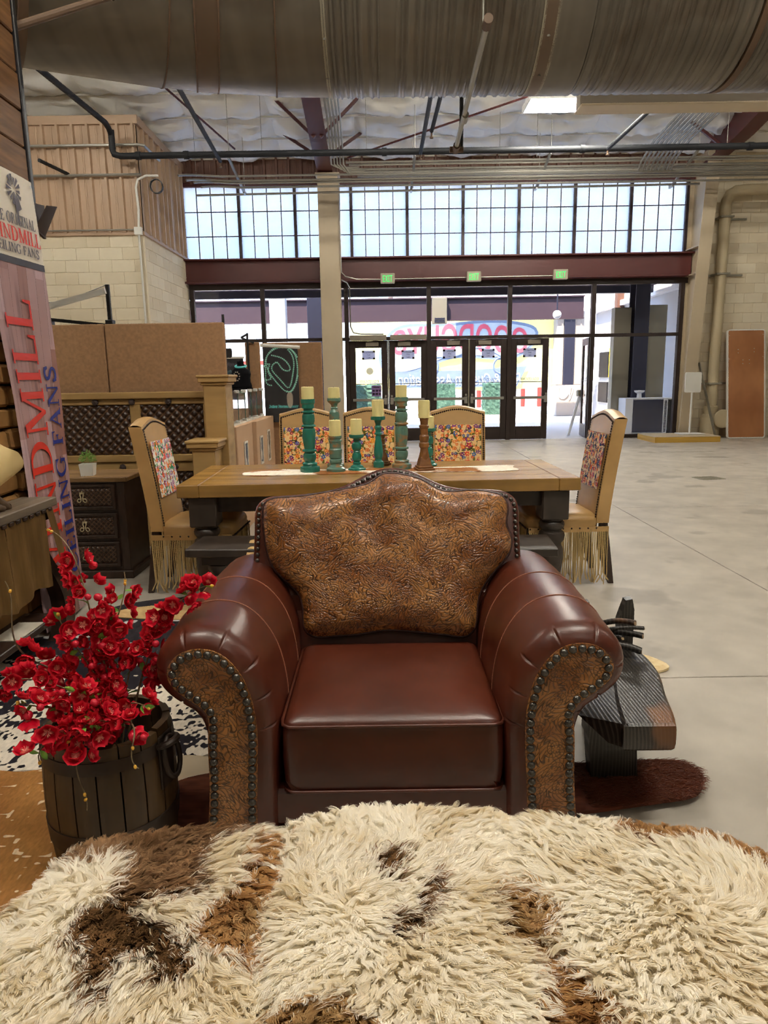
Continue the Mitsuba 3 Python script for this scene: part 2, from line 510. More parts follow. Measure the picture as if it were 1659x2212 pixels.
for i in range(3):
    part('wall_left', 'siding_panel', P(ribbed(.91, 1.76), smooth=False), at(LX, LY + .05 + .91 * i, BZ + .03, rz=90), 'siding')
part('wall_left', 'flashing', P(join(bx(-8.3, LX + .03, LY - .03, LY + .02, BZ - .01, BZ + .05, .004), bx(LX - .02, LX + .03, LY - .03, YB, BZ - .01, BZ + .05, .004))), m='siding')
part('wall_left', 'cap_trim', P(join(bx(-8.3, LX + .03, LY - .05, LY + .05, 5.68, 5.82, .004), bx(LX - .05, LX + .05, LY - .05, YB, 5.68, 5.82, .004))), m='siding')

# ------------------------------------------------------------------ clerestory of milky panes
struct('window_1', 'high clerestory band of milky white panes in dark frames', cat='window')
CX0, CW, CZ = -4.135, 1.18, [3.905, 4.395, 4.885, 5.375]
for i in range(10):
    part('window_1', 'mullion', P(bx(CX0 + i * CW - .03, CX0 + i * CW + .03, YB - .06, YB + .06, 3.88, 5.4, .004)), m='clere_frame')
part('window_1', 'head_rail', P(bx(-4.17, 6.62, YB - .06, YB + .06, 5.375, 5.46, .004)), m='maroon')
pane = P(bx(-CW / 8 + .004, CW / 8 - .004, -.004, .004, -.241, .241))
vb, hb = P(bx(-.008, .008, -.012, .012, -.735, .735)), P(bx(-CW / 2, CW / 2, -.012, .012, -.008, .008))
pane1 = P(grid(lambda u, v: (u, v * 0, v), 2, 2, -CW / 8 + .002, CW / 8 - .002, -.243, .243)[0])
for i in range(9):
    for k in range(1, 4):
        part('window_1', 'glazing_bar', vb, at(CX0 + (i + k / 4) * CW, YB, 4.64), 'clere_frame')
    for z in CZ[1:3]:
        part('window_1', 'glazing_bar', hb, at(CX0 + (i + .5) * CW, YB, z), 'clere_frame')
    for k in range(4):
        for j in range(3):
            part('window_1', 'pane', pane1, at(CX0 + (i + (k + .5) / 4) * CW, YB + .01, CZ[j] + .245), 'pane_milky')

# ------------------------------------------------------------------ steel header beam and storefront
struct('trim_1', 'dark maroon steel header beam between clerestory and glass front', P(join(bx(-4.12, 6.6, 15.44, 15.47, 3.45, 3.9), bx(-4.12, 6.6, 15.3, 15.62, 3.42, 3.455, .004), bx(-4.12, 6.6, 15.3, 15.62, 3.875, 3.905, .004), bx(-4.12, 6.6, 15.55, 15.66, 3.42, 3.9))), m='maroon', cat='beam')
MX = [-4.06, -2.547, -.746, 1.037, 2.791, 4.6, 6.5]
struct('window_2', 'street-side glass front in dark bronze frames', cat='window')
for x in MX:
    part('window_2', 'mullion', P(bx(x - .045, x + .045, YB - .06, YB + .06, 0, 3.44, .005)), m='bronze_frame')
part('window_2', 'head_rail', P(bx(-4.1, 6.6, YB - .06, YB + .06, 3.3, 3.44, .005)), m='bronze_frame')
for i in range(6):
    a, b = MX[i] + .045, MX[i + 1] - .045
    z = 2.24
    part('window_2', 'transom', P(bx(a, b, YB - .05, YB + .05, z - .035, z + .035, .005)), m='bronze_frame')
    g = lambda z0, z1: P(grid(lambda u, v: (u, v * 0, v), 2, 2, a, b, z0, z1)[0])
    part('window_2', 'glass_pane', g(z + .035, 3.3), at(0, YB, 0), 'pane_glass')
    if i in (0, 1, 5):
        part('window_2', 'sill', P(bx(a, b, YB - .05, YB + .05, 0, .08, .005)), m='bronze_frame')
        part('window_2', 'glass_pane', g(.08, z - .035), at(0, YB, 0), 'pane_glass')
scene['notice_paper'] = {'type': 'principledthin', 'base_color': {'type': 'rgb', 'value': rgb('#d4d6e4')}, 'roughness': .8, 'diff_trans': 1.5}
mat('notice_ink', '#4e506a', 0.8)
mat('tape_tan', '#b09a78', 0.7)
mat('letter_dark', '#3c3f4a', 0.6)
scene['poster_violet'] = {'type': 'principledthin', 'base_color': {'type': 'rgb', 'value': rgb('#9c88a8')}, 'roughness': .8, 'diff_trans': 1.2}
mat('poster_ink', '#36203c', 0.8)
scene['seal_tan'] = {'type': 'principledthin', 'base_color': {'type': 'rgb', 'value': rgb('#e0d4a8')}, 'roughness': .8, 'diff_trans': 1.5}


def flat_text(s, h, d=.002, mirror=False, bold=False, width=None):
    """lettering standing in the xz plane, centred on x, read from -y"""
    m = meshkit.text_mesh(s, h, d, bold)
    b = m.bounds
    m.apply_translation((-(b[0, 0] + b[1, 0]) / 2, 0, 0))
    if width:
        m.apply_scale((width / (b[1, 0] - b[0, 0]), 1, 1))
    m.apply_transform(XZ)
    if mirror:
        m.apply_scale((-1, 1, 1)); m.invert()
    return m


_nd = []


def door(x0, x1, hinge, opened=0.0, notice=True, extras=False):
    w, H = x1 - x0, 2.2
    _nd.append(1); key = struct(f'door_{len(_nd)}', None, cat='door')
    M = at(x0, YB, 0) if not opened else at(x1, YB, 0, rz=180 - opened)
    st, b, t = .13, .29, .15
    A = lambda name, mesh, m, **k: part(key, name, P(mesh), M, m, **k)
    A('stile', bx(0, st, -.022, .022, .01, H, .004), 'bronze_frame')
    A('stile', bx(w - st, w, -.022, .022, .01, H, .004), 'bronze_frame')
    A('rail', bx(st, w - st, -.022, .022, .01, b, .004), 'bronze_frame')
    A('rail', bx(st, w - st, -.022, .022, H - t, H, .004), 'bronze_frame')
    A('glazing_bar', bx(st, w - st, -.012, .012, 1.262, 1.276), 'bronze_frame')
    A('pane', grid(lambda u, v: (u, v * 0, v), 2, 2, st, w - st, b, H - t)[0], 'pane_glass')
    y = -.075
    A('push_bar', join(bx(.06, w - .06, y - .02, y + .025, .895, .955, .008)), 'steel')
    lx = w - .05 if hinge == 'l' else .05
    A('latch_case', join(bx(lx - .035, lx + .035, y - .025, -.02, .82, .97, .008), bx(lx - .02, lx + .02, y - .03, y - .02, .98, 1.03, .004)), 'steel')
    cx = w * .6 if hinge == 'l' else w * .4
    A('closer', join(bx(cx - .14, cx + .14, -.075, -.022, H - .12, H - .03, .006)), 'beige_metal')
    A('closer_arm', join(bar((cx - .1, -.05, H - .02), (cx + .16, -.14, H + .005), .02, .012), bar((cx + .16, -.14, H + .005), (cx + .3, -.03, H + .02), .02, .012)), 'steel')
    m = flat_text('EQUIDOME', .062, .001, True, False, .42)
    A('lettering', mv(m, w / 2, .004, 1.295), 'letter_dark')
    if notice:
        A('notice', bx(w / 2 - .14, w / 2 + .14, .003, .005, 1.8, 1.99), 'notice_paper')
        for s, z, hh, ww in (('EMERGENCY', 1.935, .03, .2), ('EXIT', 1.885, .026, .07), ('ONLY', 1.825, .026, .075)):
            A('notice_lettering', mv(flat_text(s, hh, .001, True, True, ww), w / 2, .002, z), 'notice_ink')
        for sx in (-1, 1):
            for z in (1.81, 1.96):
                A('tape', bx(w / 2 + sx * .12 - .022, w / 2 + sx * .12 + .022, .0005, .0025, z - .01, z + .03), 'tape_tan')
    if extras:
        A('seal', mv(lathe([(0, 0), (.075, 0), (.075, .003), (0, .003)], 20), w / 2 + .02, .004, 1.55, rx=90), 'seal_tan')
        A('poster', bx(w - .36, w - .15, .003, .005, 1.0, 1.24), 'poster_violet')
        A('poster_print', join([bx(w - .34 + .07 * i, w - .29 + .07 * i, .001, .003, z, z + .045) for i in range(3) for z in (1.03, 1.1)] + [bx(w - .33, w - .18, .001, .003, 1.19, 1.21)]), 'poster_ink')
    return key


dk = [door(-.70, .13, 'l', extras=True), door(.165, .995, 'r'), door(1.08, 1.895, 'l'), door(1.93, 2.745, 'r'), door(2.835, 3.66, 'l'), door(3.70, 4.555, 'r', opened=97, notice=False)]
for k, s in zip(dk, ('leftmost glass door with a round seal and violet poster on it', 'second glass door from the left, behind the green candle holder', 'third glass door from the left of the glass front', 'fourth glass door from the left of the glass front', 'closed glass door beside the open doorway', 'glass door standing open outwards by the right-hand mullion')):
    labels[k]['label'] = s
struct('trim_2', 'grey removable posts and head rails between the glass doors', cat='door post')
part('trim_2', 'post', P(bx(.132, .163, YB - .05, YB + .03, 0, 2.2, .003)), m='galv_dull')
part('trim_2', 'post', P(bx(1.897, 1.928, YB - .05, YB + .03, 0, 2.2, .003)), m='galv_dull')
for a, b in ((-.69, .11), (.19, .98)):
    solo('door_operator', 'long beige automatic opener box over the %s door of the left pair' % ('left' if a < 0 else 'right'), 'door opener', P(bx(a, b, YB - .16, YB - .061, 2.2, 2.31, .006)), m='beige_metal')

# ------------------------------------------------------------------ exit signs
scene['exit_green'] = {'type': 'principled', 'base_color': {'type': 'rgb', 'value': [.02, .5, .1]}, 'roughness': .5}
mat('sign_grey', '#a39a88', 0.5)
for x, z, s in ((.152, 3.45, 'leftmost green EXIT sign on the maroon beam'), (1.961, 3.46, 'middle green EXIT sign on the maroon beam'), (3.779, 3.475, 'rightmost green EXIT sign on the maroon beam')):
    k = thing('exit_sign', s, 'exit sign', 'exit signs over the glass doors')
    part(k, 'housing', P(bx(-.15, .15, -.05, .05, -.1, .1, .01)), at(x, 15.24, z), 'sign_grey')
    part(k, 'lettering', P(mv(flat_text('EXIT', .13, .004, False, False, .2), 0, -.051, -.075), emitter={'type': 'area', 'radiance': {'type': 'rgb', 'value': [.012, .30, .05]}}), at(x, 15.24, z), 'exit_green')

# ------------------------------------------------------------------ columns, rafters, braces
k = thing('column', 'beige steel column standing in the middle of the glass front', 'column')
part(k, 'flange', P(bx(-1.24, -.83, 14.98, 15.0, 0, 5.42, .004)), m='column_paint')
part(k, 'flange', P(bx(-1.24, -.83, 15.28, 15.3, 0, 5.42, .004)), m='column_paint')
part(k, 'web', P(bx(-1.045, -1.025, 15.0, 15.28, 0, 5.42)), m='column_paint')
part(k, 'cap_plate', P(bx(-1.28, -.79, 14.94, 15.34, 5.42, 5.46, .004)), m='column_paint')
part(k, 'conduit', P(tube([(-.8, 14.95, 5.3), (-.8, 14.95, 3.7), (-.8, 14.97, 3.55), (-.72, 15.0, 3.47), (-.5, 15.2, 3.44), (.0, 15.28, 3.44), (3.7, 15.28, 3.46)], .012, 6)), m='galvanized')
part(k, 'conduit', P(tube([(-.8, 14.95, 3.4), (-.7, 15.1, 3.36), (-.66, 15.45, 3.3), (-.66, 15.5, 2.5), (-.6, 15.5, 2.37), (-.45, 15.5, 2.34), (.05, 15.5, 2.33)], .013, 6)), m='galvanized')
k = thing('column', 'wide tapered beige steel column at the right end of the glass front', 'column')
fl = lambda pts, w: join([bar((6.63, *pts[i]), (6.63, *pts[i + 1]), .26, w, up=(0, 1, 0)) for i in range(len(pts) - 1)])
part(k, 'flange', P(fl([(15.32, 0), (14.72, 5.8)], .025)), m='column_paint')
part(k, 'flange', P(fl([(15.58, 0), (15.58, 5.8)], .025)), m='column_paint')
part(k, 'web', P(ext_yz(Polygon([(15.32, 0), (15.58, 0), (15.58, 5.8), (14.72, 5.8)]), 6.62, 6.64)), m='column_paint')
for z in (3.42, 3.95):
    part(k, 'stiffener', P(hullmesh([(x, y, z + d) for x in (6.5, 6.62) for y in (15.32 - z * .1034, 15.57) for d in (0, .02)])), m='column_paint')


def rafter(x, s):
    k = thing('roof_rafter', s, 'roof beam')
    bot = [(15.3, 5.47), (13.6, 5.62), (11.5, 6.0), (8, 6.65), (4, 7.3)]
    top = [(y, roof(y) + .05) for y in (4, 15.3)]
    part(k, 'web', P(ext_yz(Polygon(bot + top), x - .01, x + .01)), m='maroon')
    part(k, 'flange', P(join([bar((x, *bot[i]), (x, *bot[i + 1]), .3, .025) for i in range(4)])), m='maroon')
    return k


rafter(-1.08, 'maroon roof beam running from the middle column towards the viewer')
rafter(6.63, 'maroon roof beam above the right tapered column')
for x, y, d, s in ((-1.08, 14.6, -1, 'lower maroon diagonal brace left of the middle roof beam'), (-1.08, 13.4, -1, 'upper maroon diagonal brace left of the middle roof beam'), (-1.08, 14.6, 1, 'lower maroon diagonal brace right of the middle roof beam'), (-1.08, 13.4, 1, 'upper maroon diagonal brace right of the middle roof beam'), (6.63, 14.3, -1, 'maroon diagonal brace left of the right roof beam')):
    solo('roof_brace', s, 'brace', P(bar((x + d * .05, y, 5.62), (x + d * .75, y, roof(y) + .05), .05, .05)), m='maroon')
for a, b, s in (((2.9, 12.2, 5.95), (-.6, 14.6, 5.62), 'long thin maroon tie rod crossing the ceiling right of the middle beam'), ((-3.9, 11.4, 6.35), (-2.75, 14.4, 5.75), 'dark thin tie rod crossing the insulation on the left'), ((3.6, 13.6, 6.05), (4.1, 12.2, 6.2), 'short maroon rod under the insulation near the lit fixture')):
    solo('tie_rod', s, 'rod', P(rod(a, b, .018, 6)), m='maroon')

# ------------------------------------------------------------------ the big duct
DY, DZ, DR = 6.1, 4.42, .75


def ring_sweep(path, rad, n=72):
    t, a, b = frames(path)
    # keep the frame's first axis level so that seams stay put
    S = []
    for i in range(len(path)):
        up = np.array([0, 0, 1.0]); s = np.cross(t[i], up); s /= np.linalg.norm(s); u = np.cross(s, t[i])
        g = np.arange(n) * 2 * PI / n
        S.append(path[i] + rad[i] * (np.cos(g)[:, None] * s + np.sin(g)[:, None] * u))
    return np.array(S)


k = thing('air_duct', 'huge dusty round sheet-metal air duct hanging under the roof', 'air duct')


def straight(name, x0, x1, ribs, r=DR, label=None):
    if ribs:
        xs = np.arange(x0, x1, .0085)
        ph = (xs / .085) % 1
        grp = ((np.floor(xs / .085) % 4) != 3)
        rad = r + .016 * np.exp(-((ph - .5) / .13) ** 2) + .011 * np.exp(-((ph - .15) / .09) ** 2) * grp
    else:
        xs = np.linspace(x0, x1, 3); rad = np.full(3, r)
    pth = np.stack([xs, np.full(len(xs), DY), np.full(len(xs), DZ)], 1)
    return part(k, name, P(loft(ring_sweep(pth, rad)), smooth=50), m='duct_metal', label=label)


straight('ribbed_section', -.38, 0.02, True)
straight('smooth_section', .02, .14, False)
straight('ribbed_section', .14, 1.2, True)
straight('smooth_section', 1.3, 1.56, False, DR + .012)
straight('ribbed_section', 1.56, 2.75, True)
straight('ribbed_section', 2.8, 9.5, True)


def tilted_ring(P_, a, r, n=72):
    a = math.radians(a); g = np.arange(n) * 2 * PI / n
    h = np.array([-math.sin(a), math.cos(a), 0])
    return np.array(P_) + r * (np.cos(g)[:, None] * h + np.sin(g)[:, None] * np.array([0, 0, 1.0]))


GP = [((-.38, 6.1, DZ), 0), ((-.80, 6.07, DZ), 8), ((-1.24, 5.985, DZ), 14), ((-1.40, 5.945, DZ), 14), ((-1.63, 5.87, DZ), 22), ((-2.55, 5.46, DZ), 33)]
for i in range(5):
    part(k, 'elbow_gore', P(loft([tilted_ring(*GP[i], DR - .004 * (i % 2)), tilted_ring(*GP[i + 1], DR - .004 * (i % 2))]), smooth=50), m='duct_dark' if i == 2 else 'duct_metal')
for i in (1, 2, 3, 4):
    c0, a0 = GP[i]
    d0 = np.array([math.cos(math.radians(a0)), math.sin(math.radians(a0)), 0]) * .006
    part(k, 'seam', P(loft([tilted_ring(np.array(c0) - d0, a0, DR), tilted_ring(np.array(c0) - d0, a0, DR + .005), tilted_ring(np.array(c0) + d0, a0, DR + .005), tilted_ring(np.array(c0) + d0, a0, DR)]), smooth=40), m='rust')
band = lambda x, w, r=DR + .012: P(loft(ring_sweep(np.array([[x - w / 2, DY, DZ], [x - w / 2, DY, DZ], [x + w / 2, DY, DZ], [x + w / 2, DY, DZ]], float) + np.array([[0, 0, 0], [1e-4, 0, 0], [-1e-4, 0, 0], [0, 0, 0]]), np.array([r - .04, r, r, r - .04]))), smooth=40)
for x, w, m in ((-.38, .03, 'galv_dull'), (1.25, .1, 'duct_dark'), (1.2, .02, 'galv_dull'), (1.3, .02, 'galv_dull'), (2.78, .05, 'rust')):
    part(k, 'collar', band(x, w), m=m)
bolt = P(mv(dome(.014, .012, 8, 3), 0, 0, 0))
for x in (-.38, 1.25):
    for a in (-75, -50, -25, -8, 10, 30):
        r = DR + .013
        part(k, 'bolt', bolt, T4().translate([x, DY - r * math.cos(math.radians(a)), DZ + r * math.sin(math.radians(a))]).rotate([1, 0, 0], 90 + a), 'galvanized')
e, ea = np.array(GP[-1][0]), 33
d = np.array([-math.cos(math.radians(36)), -math.sin(math.radians(36)), 0])
part(k, 'flange_ring', P(loft([tilted_ring(e - d * .03, ea, DR), tilted_ring(e - d * .028, ea, DR + .045), tilted_ring(e + d * .03, ea, DR + .045), tilted_ring(e + d * .032, ea, DR)]), smooth=40), m='rust', label='rusty flange ring at the end of the elbow')
part(k, 'smooth_section', P(loft([tilted_ring(e + d * .02, 36, DR - .02), tilted_ring(e + d * 3.0, 40, DR - .02)]), smooth=50), m='duct_metal')
for x in (-.38, 2.78):
    part(k, 'hanger_strap', P(bx(x - .02, x + .02, DY - .02, DY + .02, DZ + DR, roof(6) + .1)), m='galv_dull')
for (a, b, s) in (((-1.55, 4.86, 3.80), (-2.25, 4.12, 3.19), 'rusty brown pipe slanting in front of the duct elbow, top left'),):
    kk = solo('hanging_pipe', s, 'pipe', P(join(rod(a, b, .022, 10), rod(a, np.array(a) * .9 + np.array(b) * .1, .028, 10))), m='rust')
    part(kk, 'hanger_rod', P(rod((a[0], a[1], a[2]), (a[0], a[1], roof(5) + .1), .006, 6)), m='galv_dull')
kk = solo('hanging_pipe', 'rust-stained sprinkler pipe reaching out under the big duct', 'pipe', P(join(tube([(.70, 4.9, 3.60), (.72, 6, 3.58), (.745, 7.2, 3.565)], .021, 12), rod((.735, 6.35, 3.57), (.74, 6.5, 3.57), .03, 12))), m='galv_dull')
part(kk, 'elbow', P(join(rod((.745, 7.12, 3.565), (.75, 7.28, 3.565), .034, 12), rod((.69, 7.25, 3.565), (.82, 7.25, 3.565), .03, 12))), m='rust')
part(kk, 'end_cap', P(rod((.698, 4.82, 3.60), (.70, 4.93, 3.60), .03, 12)), m='rust')
part(kk, 'riser', P(rod((.80, 7.25, 3.565), (.82, 7.3, 7.15), .02, 10)), m='black_pipe')
part(kk, 'hanger_rod', P(rod((.69, 5.0, 3.6), (.69, 5.0, 7.5), .006, 6)), m='galvanized')

# ------------------------------------------------------------------ sprinkler main, branches
k = thing('sprinkler_main', 'long black sprinkler main pipe crossing under the roof with an elbow at its left end', 'pipe')
part(k, 'pipe', P(tube(np.array([(-4.42, 12.5, 5.5), (-4.42, 12.5, 5.2), (-4.40, 12.5, 5.13), (-4.3, 12.5, 5.10), (-1, 12.5, 5.10), (3, 12.5, 5.10), (9.8, 12.5, 5.11)]), .052, 12)), m='black_pipe')
part(k, 'branch', P(tube([(-4.42, 12.5, 5.42), (-4.42, 12.4, 5.5), (-4.4, 12.2, 5.52), (-4.5, 10.2, 5.52), (-4.6, 7, 5.52)], .045, 10)), m='black_pipe')
for x in (-4.0, -3.2, .1, 3.4, 6.2):
    part(k, 'coupling', P(rod((x - .04, 12.5, 5.10), (x + .04, 12.5, 5.10), .066, 12)), m='black_pipe')
for a, b, s in (((-2.62, 12.4, 4.97), (-2.45, 9.3, 4.97), 'black branch pipe slanting over the ribbed siding'), ((.70, 12.45, 5.06), (.72, 9.5, 5.12), 'left black branch pipe hanging near the rusty pipe'), ((.86, 12.1, 5.28), (.9, 10.0, 5.28), 'right thin black branch pipe near the rusty pipe'), ((3.80, 12.4, 5.07), (3.9, 10.2, 5.1), 'black branch pipe slanting below the lit fixture')):
    kk = solo('branch_pipe', s, 'pipe', P(rod(a, b, .032, 10)), m='black_pipe')
    part(kk, 'hanger_rod', P(rod((b[0], b[1] + .2, b[2]), (b[0], b[1] + .2, roof(b[1]) + .05), .005, 5)), m='galvanized')
    part(kk, 'sprinkler_head', P(mv(lathe([(0, -.07), (.03, -.07), (.03, -.05), (.012, -.04), (.018, 0), (0, 0)], 8), a[0], a[1] + .02, a[2] - .03)), m='rust')
# conduits on trapeze hangers
G = 'conduits on the trapeze hangers over the clerestory'
for i in range(9):
    y, z = 13.75 + .06 * (i % 5), 5.30 - .045 * i + .02 * (i % 2)
    x0 = -3.9 + .12 * i
    pts = [(x0 - .25, y - .55, z - .12), (x0 - .15, y - .35, z - .06), (x0, y - .1, z), (x0 + .4, y, z), (2, y, z), (9.8, y, z)] if i > 4 else [(-.6 + .05 * i, y, z), (4, y, z), (9.8, y, z)]
    solo('conduit', f'{ORD[i]} conduit from the top in the bundle running above the clerestory', 'conduit', P(tube(pts, .019, 7)), m='galvanized', group=G)
solo('conduit', 'single galvanized conduit just above the clerestory head', 'conduit', P(tube([(-3.6, 14.6, 4.98), (2, 14.6, 5.02), (6.3, 14.6, 5.05)], .022, 7)), m='galvanized')
for x in (-2.63, .63, 3.07, 5.72):
    part('conduit_009', 'clamp', P(bx(x - .02, x + .02, 14.45, 14.63, 4.97, 5.03, .004)), m='galvanized')
for i in range(5):
    x = -.86 + .055 * i
    solo('conduit', f'{ORD[i]} thin conduit from the left bending up beside the middle roof beam', 'conduit', P(tube([(x + .5, 13.7, 5.2 - .03 * i), (x + .12, 13.7, 5.2 - .03 * i), (x, 13.65, 5.24), (x, 13.55, 5.35), (x, 12.9, 5.75), (x - .02, 10.5, 6.2)], .016, 6)), m='galvanized', group='conduits beside the middle roof beam')
for i in range(9):
    x = 4.75 + .075 * i
    solo('conduit', f'{ORD[i]} conduit from the left in the slanting bundle at the upper right', 'conduit', P(tube([(x + .6, 13.75, 5.06), (x + .15, 13.75, 5.06), (x + .02, 13.7, 5.08), (x, 13.5, 5.18), (x - .05, 12.8, 5.3), (x - .25, 9.8, 5.34)], .02, 6)), m='galvanized', group='slanting conduits at the upper right')
for x, yy in ((-2.6, 13.0), (.66, 13.4), (3.1, 13.4), (5.75, 13.4)):
    kk = thing('trapeze_hanger', 'galvanized strut hanger carrying the conduits, %s' % {-2.6: 'leftmost', .66: 'left of the rusty pipe', 3.1: 'below the lit fixture', 5.75: 'at the upper right bundle'}[x], 'hanger')
    part(kk, 'strut', P(bar((x, yy, 5.36 if x > 0 else 5.2), (x - .03, 14.5, 5.0), .04, .04)), m='galvanized')
    part(kk, 'rod', P(rod((x, yy + .05, 5.3), (x, yy + .05, roof(yy) + .05), .006, 5)), m='galvanized')
    part(kk, 'rod', P(rod((x, 14.4, 5.0), (x, 14.4, roof(14.4) + .05), .006, 5)), m='galvanized')
for i, (x, y) in enumerate(((-3.4, 13.9), (-2.0, 12.9), (-.2, 12.7), (2.2, 13.6), (2.75, 13.0), (5.9, 12.7))):
    solo('hanger_wire', f'{ORD[i]} thin hanger wire from the left under the ceiling', 'wire', P(rod((x, y, 5.13), (x, y, roof(y) + .05), .004, 4)), m='galvanized', group='thin hanger wires under the ceiling')
# conduits and box on the ribbed siding
for z, s in ((5.34, 'upper galvanized conduit along the ribbed siding'), (4.87, 'lower galvanized conduit along the ribbed siding')):
    solo('wall_conduit', s, 'conduit', P(tube([(-7.9, 12.72, z), (-4.05, 12.72, z)] + ([(-3.98, 12.76, z), (-3.98, 13.6, z - .0)] if z > 5 else []), .024, 8)), m='galvanized')
kk = solo('wall_conduit', 'white conduit dropping down the corner with a square junction box', 'conduit', P(tube([(-3.75, 12.7, 4.84), (-3.95, 12.68, 4.84), (-4.1, 12.68, 4.78), (-4.14, 12.68, 4.66), (-4.13, 12.7, 4.3), (-4.17, 12.74, 3.95), (-4.17, 12.76, 0.2)], .02, 8)), m='white_metal')
part(kk, 'junction_box', P(bx(-4.24, -4.11, 12.7, 12.77, 3.90, 4.03, .008)), m='white_metal')
solo('wall_conduit', 'thin conduit along the foot of the ribbed siding', 'conduit', P(rod((-7.9, 12.74, 3.99), (-4.2, 12.74, 3.99), .014, 6)), m='galvanized')
ang = np.linspace(0, 6 * PI, 90)
solo('cable_coil', 'black cable coil hanging by the corner of the siding', 'cable', P(tube(np.stack([-3.78 + .105 * np.cos(ang), 12.62 + .01 * ang / PI, 4.66 + .11 * np.sin(ang)], 1), .009, 5)), m='black_plastic')
solo('stub_pipe', 'short dark steel arm sticking out of the ribbed siding', 'pipe', P(rod((-5.43, 12.0, 4.91), (-5.3, 12.75, 4.90), .03, 8)), m='black_pipe')

# ------------------------------------------------------------------ beam below the duct, light fixtures
k = thing('steel_channel', 'long beige sheet-metal channel below the duct at the upper right', 'channel')
part(k, 'body', P(bx(2.25, 9.5, 8.45, 8.6, 4.35, 4.54, .006)), m='beige_metal')
part(k, 'lip', P(bx(2.25, 9.5, 8.38, 8.66, 4.33, 4.352, .004)), m='column_paint')
for x in (3.2, 6):
    part(k, 'hanger_rod', P(rod((x, 8.52, 4.5), (x, 8.52, 7.0), .006, 5)), m='galv_dull')
scene['lamp_white'] = {'type': 'principled', 'base_color': {'type': 'rgb', 'value': [.9, .9, .88]}, 'roughness': .4}


def fixture(x, y, z, label, tubes=6, group=None, rz=0, L=1.42, W=.62):
    k = thing('light_fixture', label, 'ceiling light', group)
    M = at(x, y, z, rz=rz)
    part(k, 'housing', P(join(bx(-L / 2, L / 2, -W / 2, -W / 2 + .13, .05, .09, .006), bx(-L / 2, L / 2, -.07, .07, .05, .09, .006), bx(-L / 2, L / 2, W / 2 - .13, W / 2, .05, .09, .006), bx(-L / 2, -L / 2 + .02, -W / 2, W / 2, -.02, .06), bx(L / 2 - .02, L / 2, -W / 2, W / 2, -.02, .06), bx(-L / 2, L / 2, -W / 2, -W / 2 + .012, -.01, .06), bx(-L / 2, L / 2, W / 2 - .012, W / 2, -.01, .06))), M, 'lamp_white')
    for i in range(tubes):
        yy = -W / 2 + (i + .5) * W / tubes
        part(k, 'tube', P(rod((-L / 2 + .04, yy, .015), (L / 2 - .04, yy, .015), .016 if tubes > 3 else .028, 6), smooth=False, emitter={'type': 'area', 'radiance': {'type': 'rgb', 'value': [q * 6 / tubes * (1 if tubes > 3 else .62) * 1.6 for q in LAMP_WARM]}}), M, 'lamp_white')
    if tubes > 3:
        part(k, 'wire_guard', P(join([rod((-L / 2 + .02 + j * .11, -W / 2, -.012), (-L / 2 + .02 + j * .11, W / 2, -.012), .004, 4) for j in range(13)])), M, 'white_metal')
    for sx in (-1, 1):
        part(k, 'hanger_rod', P(rod((sx * L * .4, 0, .09), (sx * L * .4, 0, roof(max(y, 4)) - z + .1), .005, 4)), M, 'galvanized')
    return k


fixture(3.05, 12.0, 5.6, 'lit white fluorescent fixture below the ceiling at the upper right')


def strip_light(x, y, z, label, w=1.0):
    k = thing('strip_light', label, 'ceiling light', 'bare strip lights of the hall')
    M = at(x, y, z)
    part(k, 'spine', P(bx(-.75, .75, -.05, .05, .04, .12, .008)), M, 'lamp_white')
    for yy in (-.12, .12):
        part(k, 'tube', P(rod((-.72, yy, .0), (.72, yy, .0), .04, 8), smooth=False, emitter={'type': 'area', 'radiance': {'type': 'rgb', 'value': [q * 1.6 * w for q in LAMP_WARM]}}), M, 'lamp_white')
    for sx in (-.74, .74):
        part(k, 'lampholder', P(bx(sx - .02, sx + .02, -.17, .17, -.05, .06, .006)), M, 'lamp_white')
        part(k, 'hanger_rod', P(rod((sx, 0, .12), (sx, 0, roof(max(y, 4)) - z + .1), .005, 4)), M, 'galvanized')


for x, y, w, s in ((1.8, 1.3, 1.35, 'above the viewer on the right'), (-2.0, 1.3, .9, 'above the viewer on the left'), (3.4, -5.5, .35, 'at the rear on the right'), (9.2, 4.5, .7, 'over the open floor on the right'), (-5.5, 8.6, .75, 'over the booths on the left'), (.5, 9.2, .7, 'above the far side of the duct in the middle'), (5.4, 9.2, .5, 'above the far side of the duct on the right')):
    strip_light(x, y, 6.3 if y == 9.2 else 6.0, 'bare fluorescent strip light ' + s, w)

# ------------------------------------------------------------------ outside the glass
mat('hedge_leaf', fn=lambda p, n, uv: mix(rgb('#28483f'), rgb('#557f70'), fbm(p.x * 30, p.y * 30, p.z * 30, 2)), rough=0.7)
mat('steel_violet', '#40323e', 0.5)
mat('steel_navy', '#23273c', 0.45)
mat('red_paint', '#c8342a', 0.5)
mat('ext_white', '#d8d8da', 0.7)
mat('ext_block', '#aeb0b4', 0.8)
mat('pier_concrete', '#a9a29c', 0.8)
mat('sign_yellow', '#f0c02a', 0.6)
scene['banner_yellow'] = {'type': 'principledthin', 'base_color': {'type': 'rgb', 'value': rgb('#efe9a0')}, 'roughness': .7, 'diff_trans': .8}
scene['banner_red'] = {'type': 'principledthin', 'base_color': {'type': 'rgb', 'value': rgb('#f08098')}, 'roughness': .7, 'diff_trans': .8}
scene['banner_blue'] = {'type': 'principledthin', 'base_color': {'type': 'rgb', 'value': rgb('#9cb2d6')}, 'roughness': .7, 'diff_trans': .8}
scene['banner_pale'] = {'type': 'principledthin', 'base_color': {'type': 'rgb', 'value': rgb('#dcecf6')}, 'roughness': .7, 'diff_trans': .8}
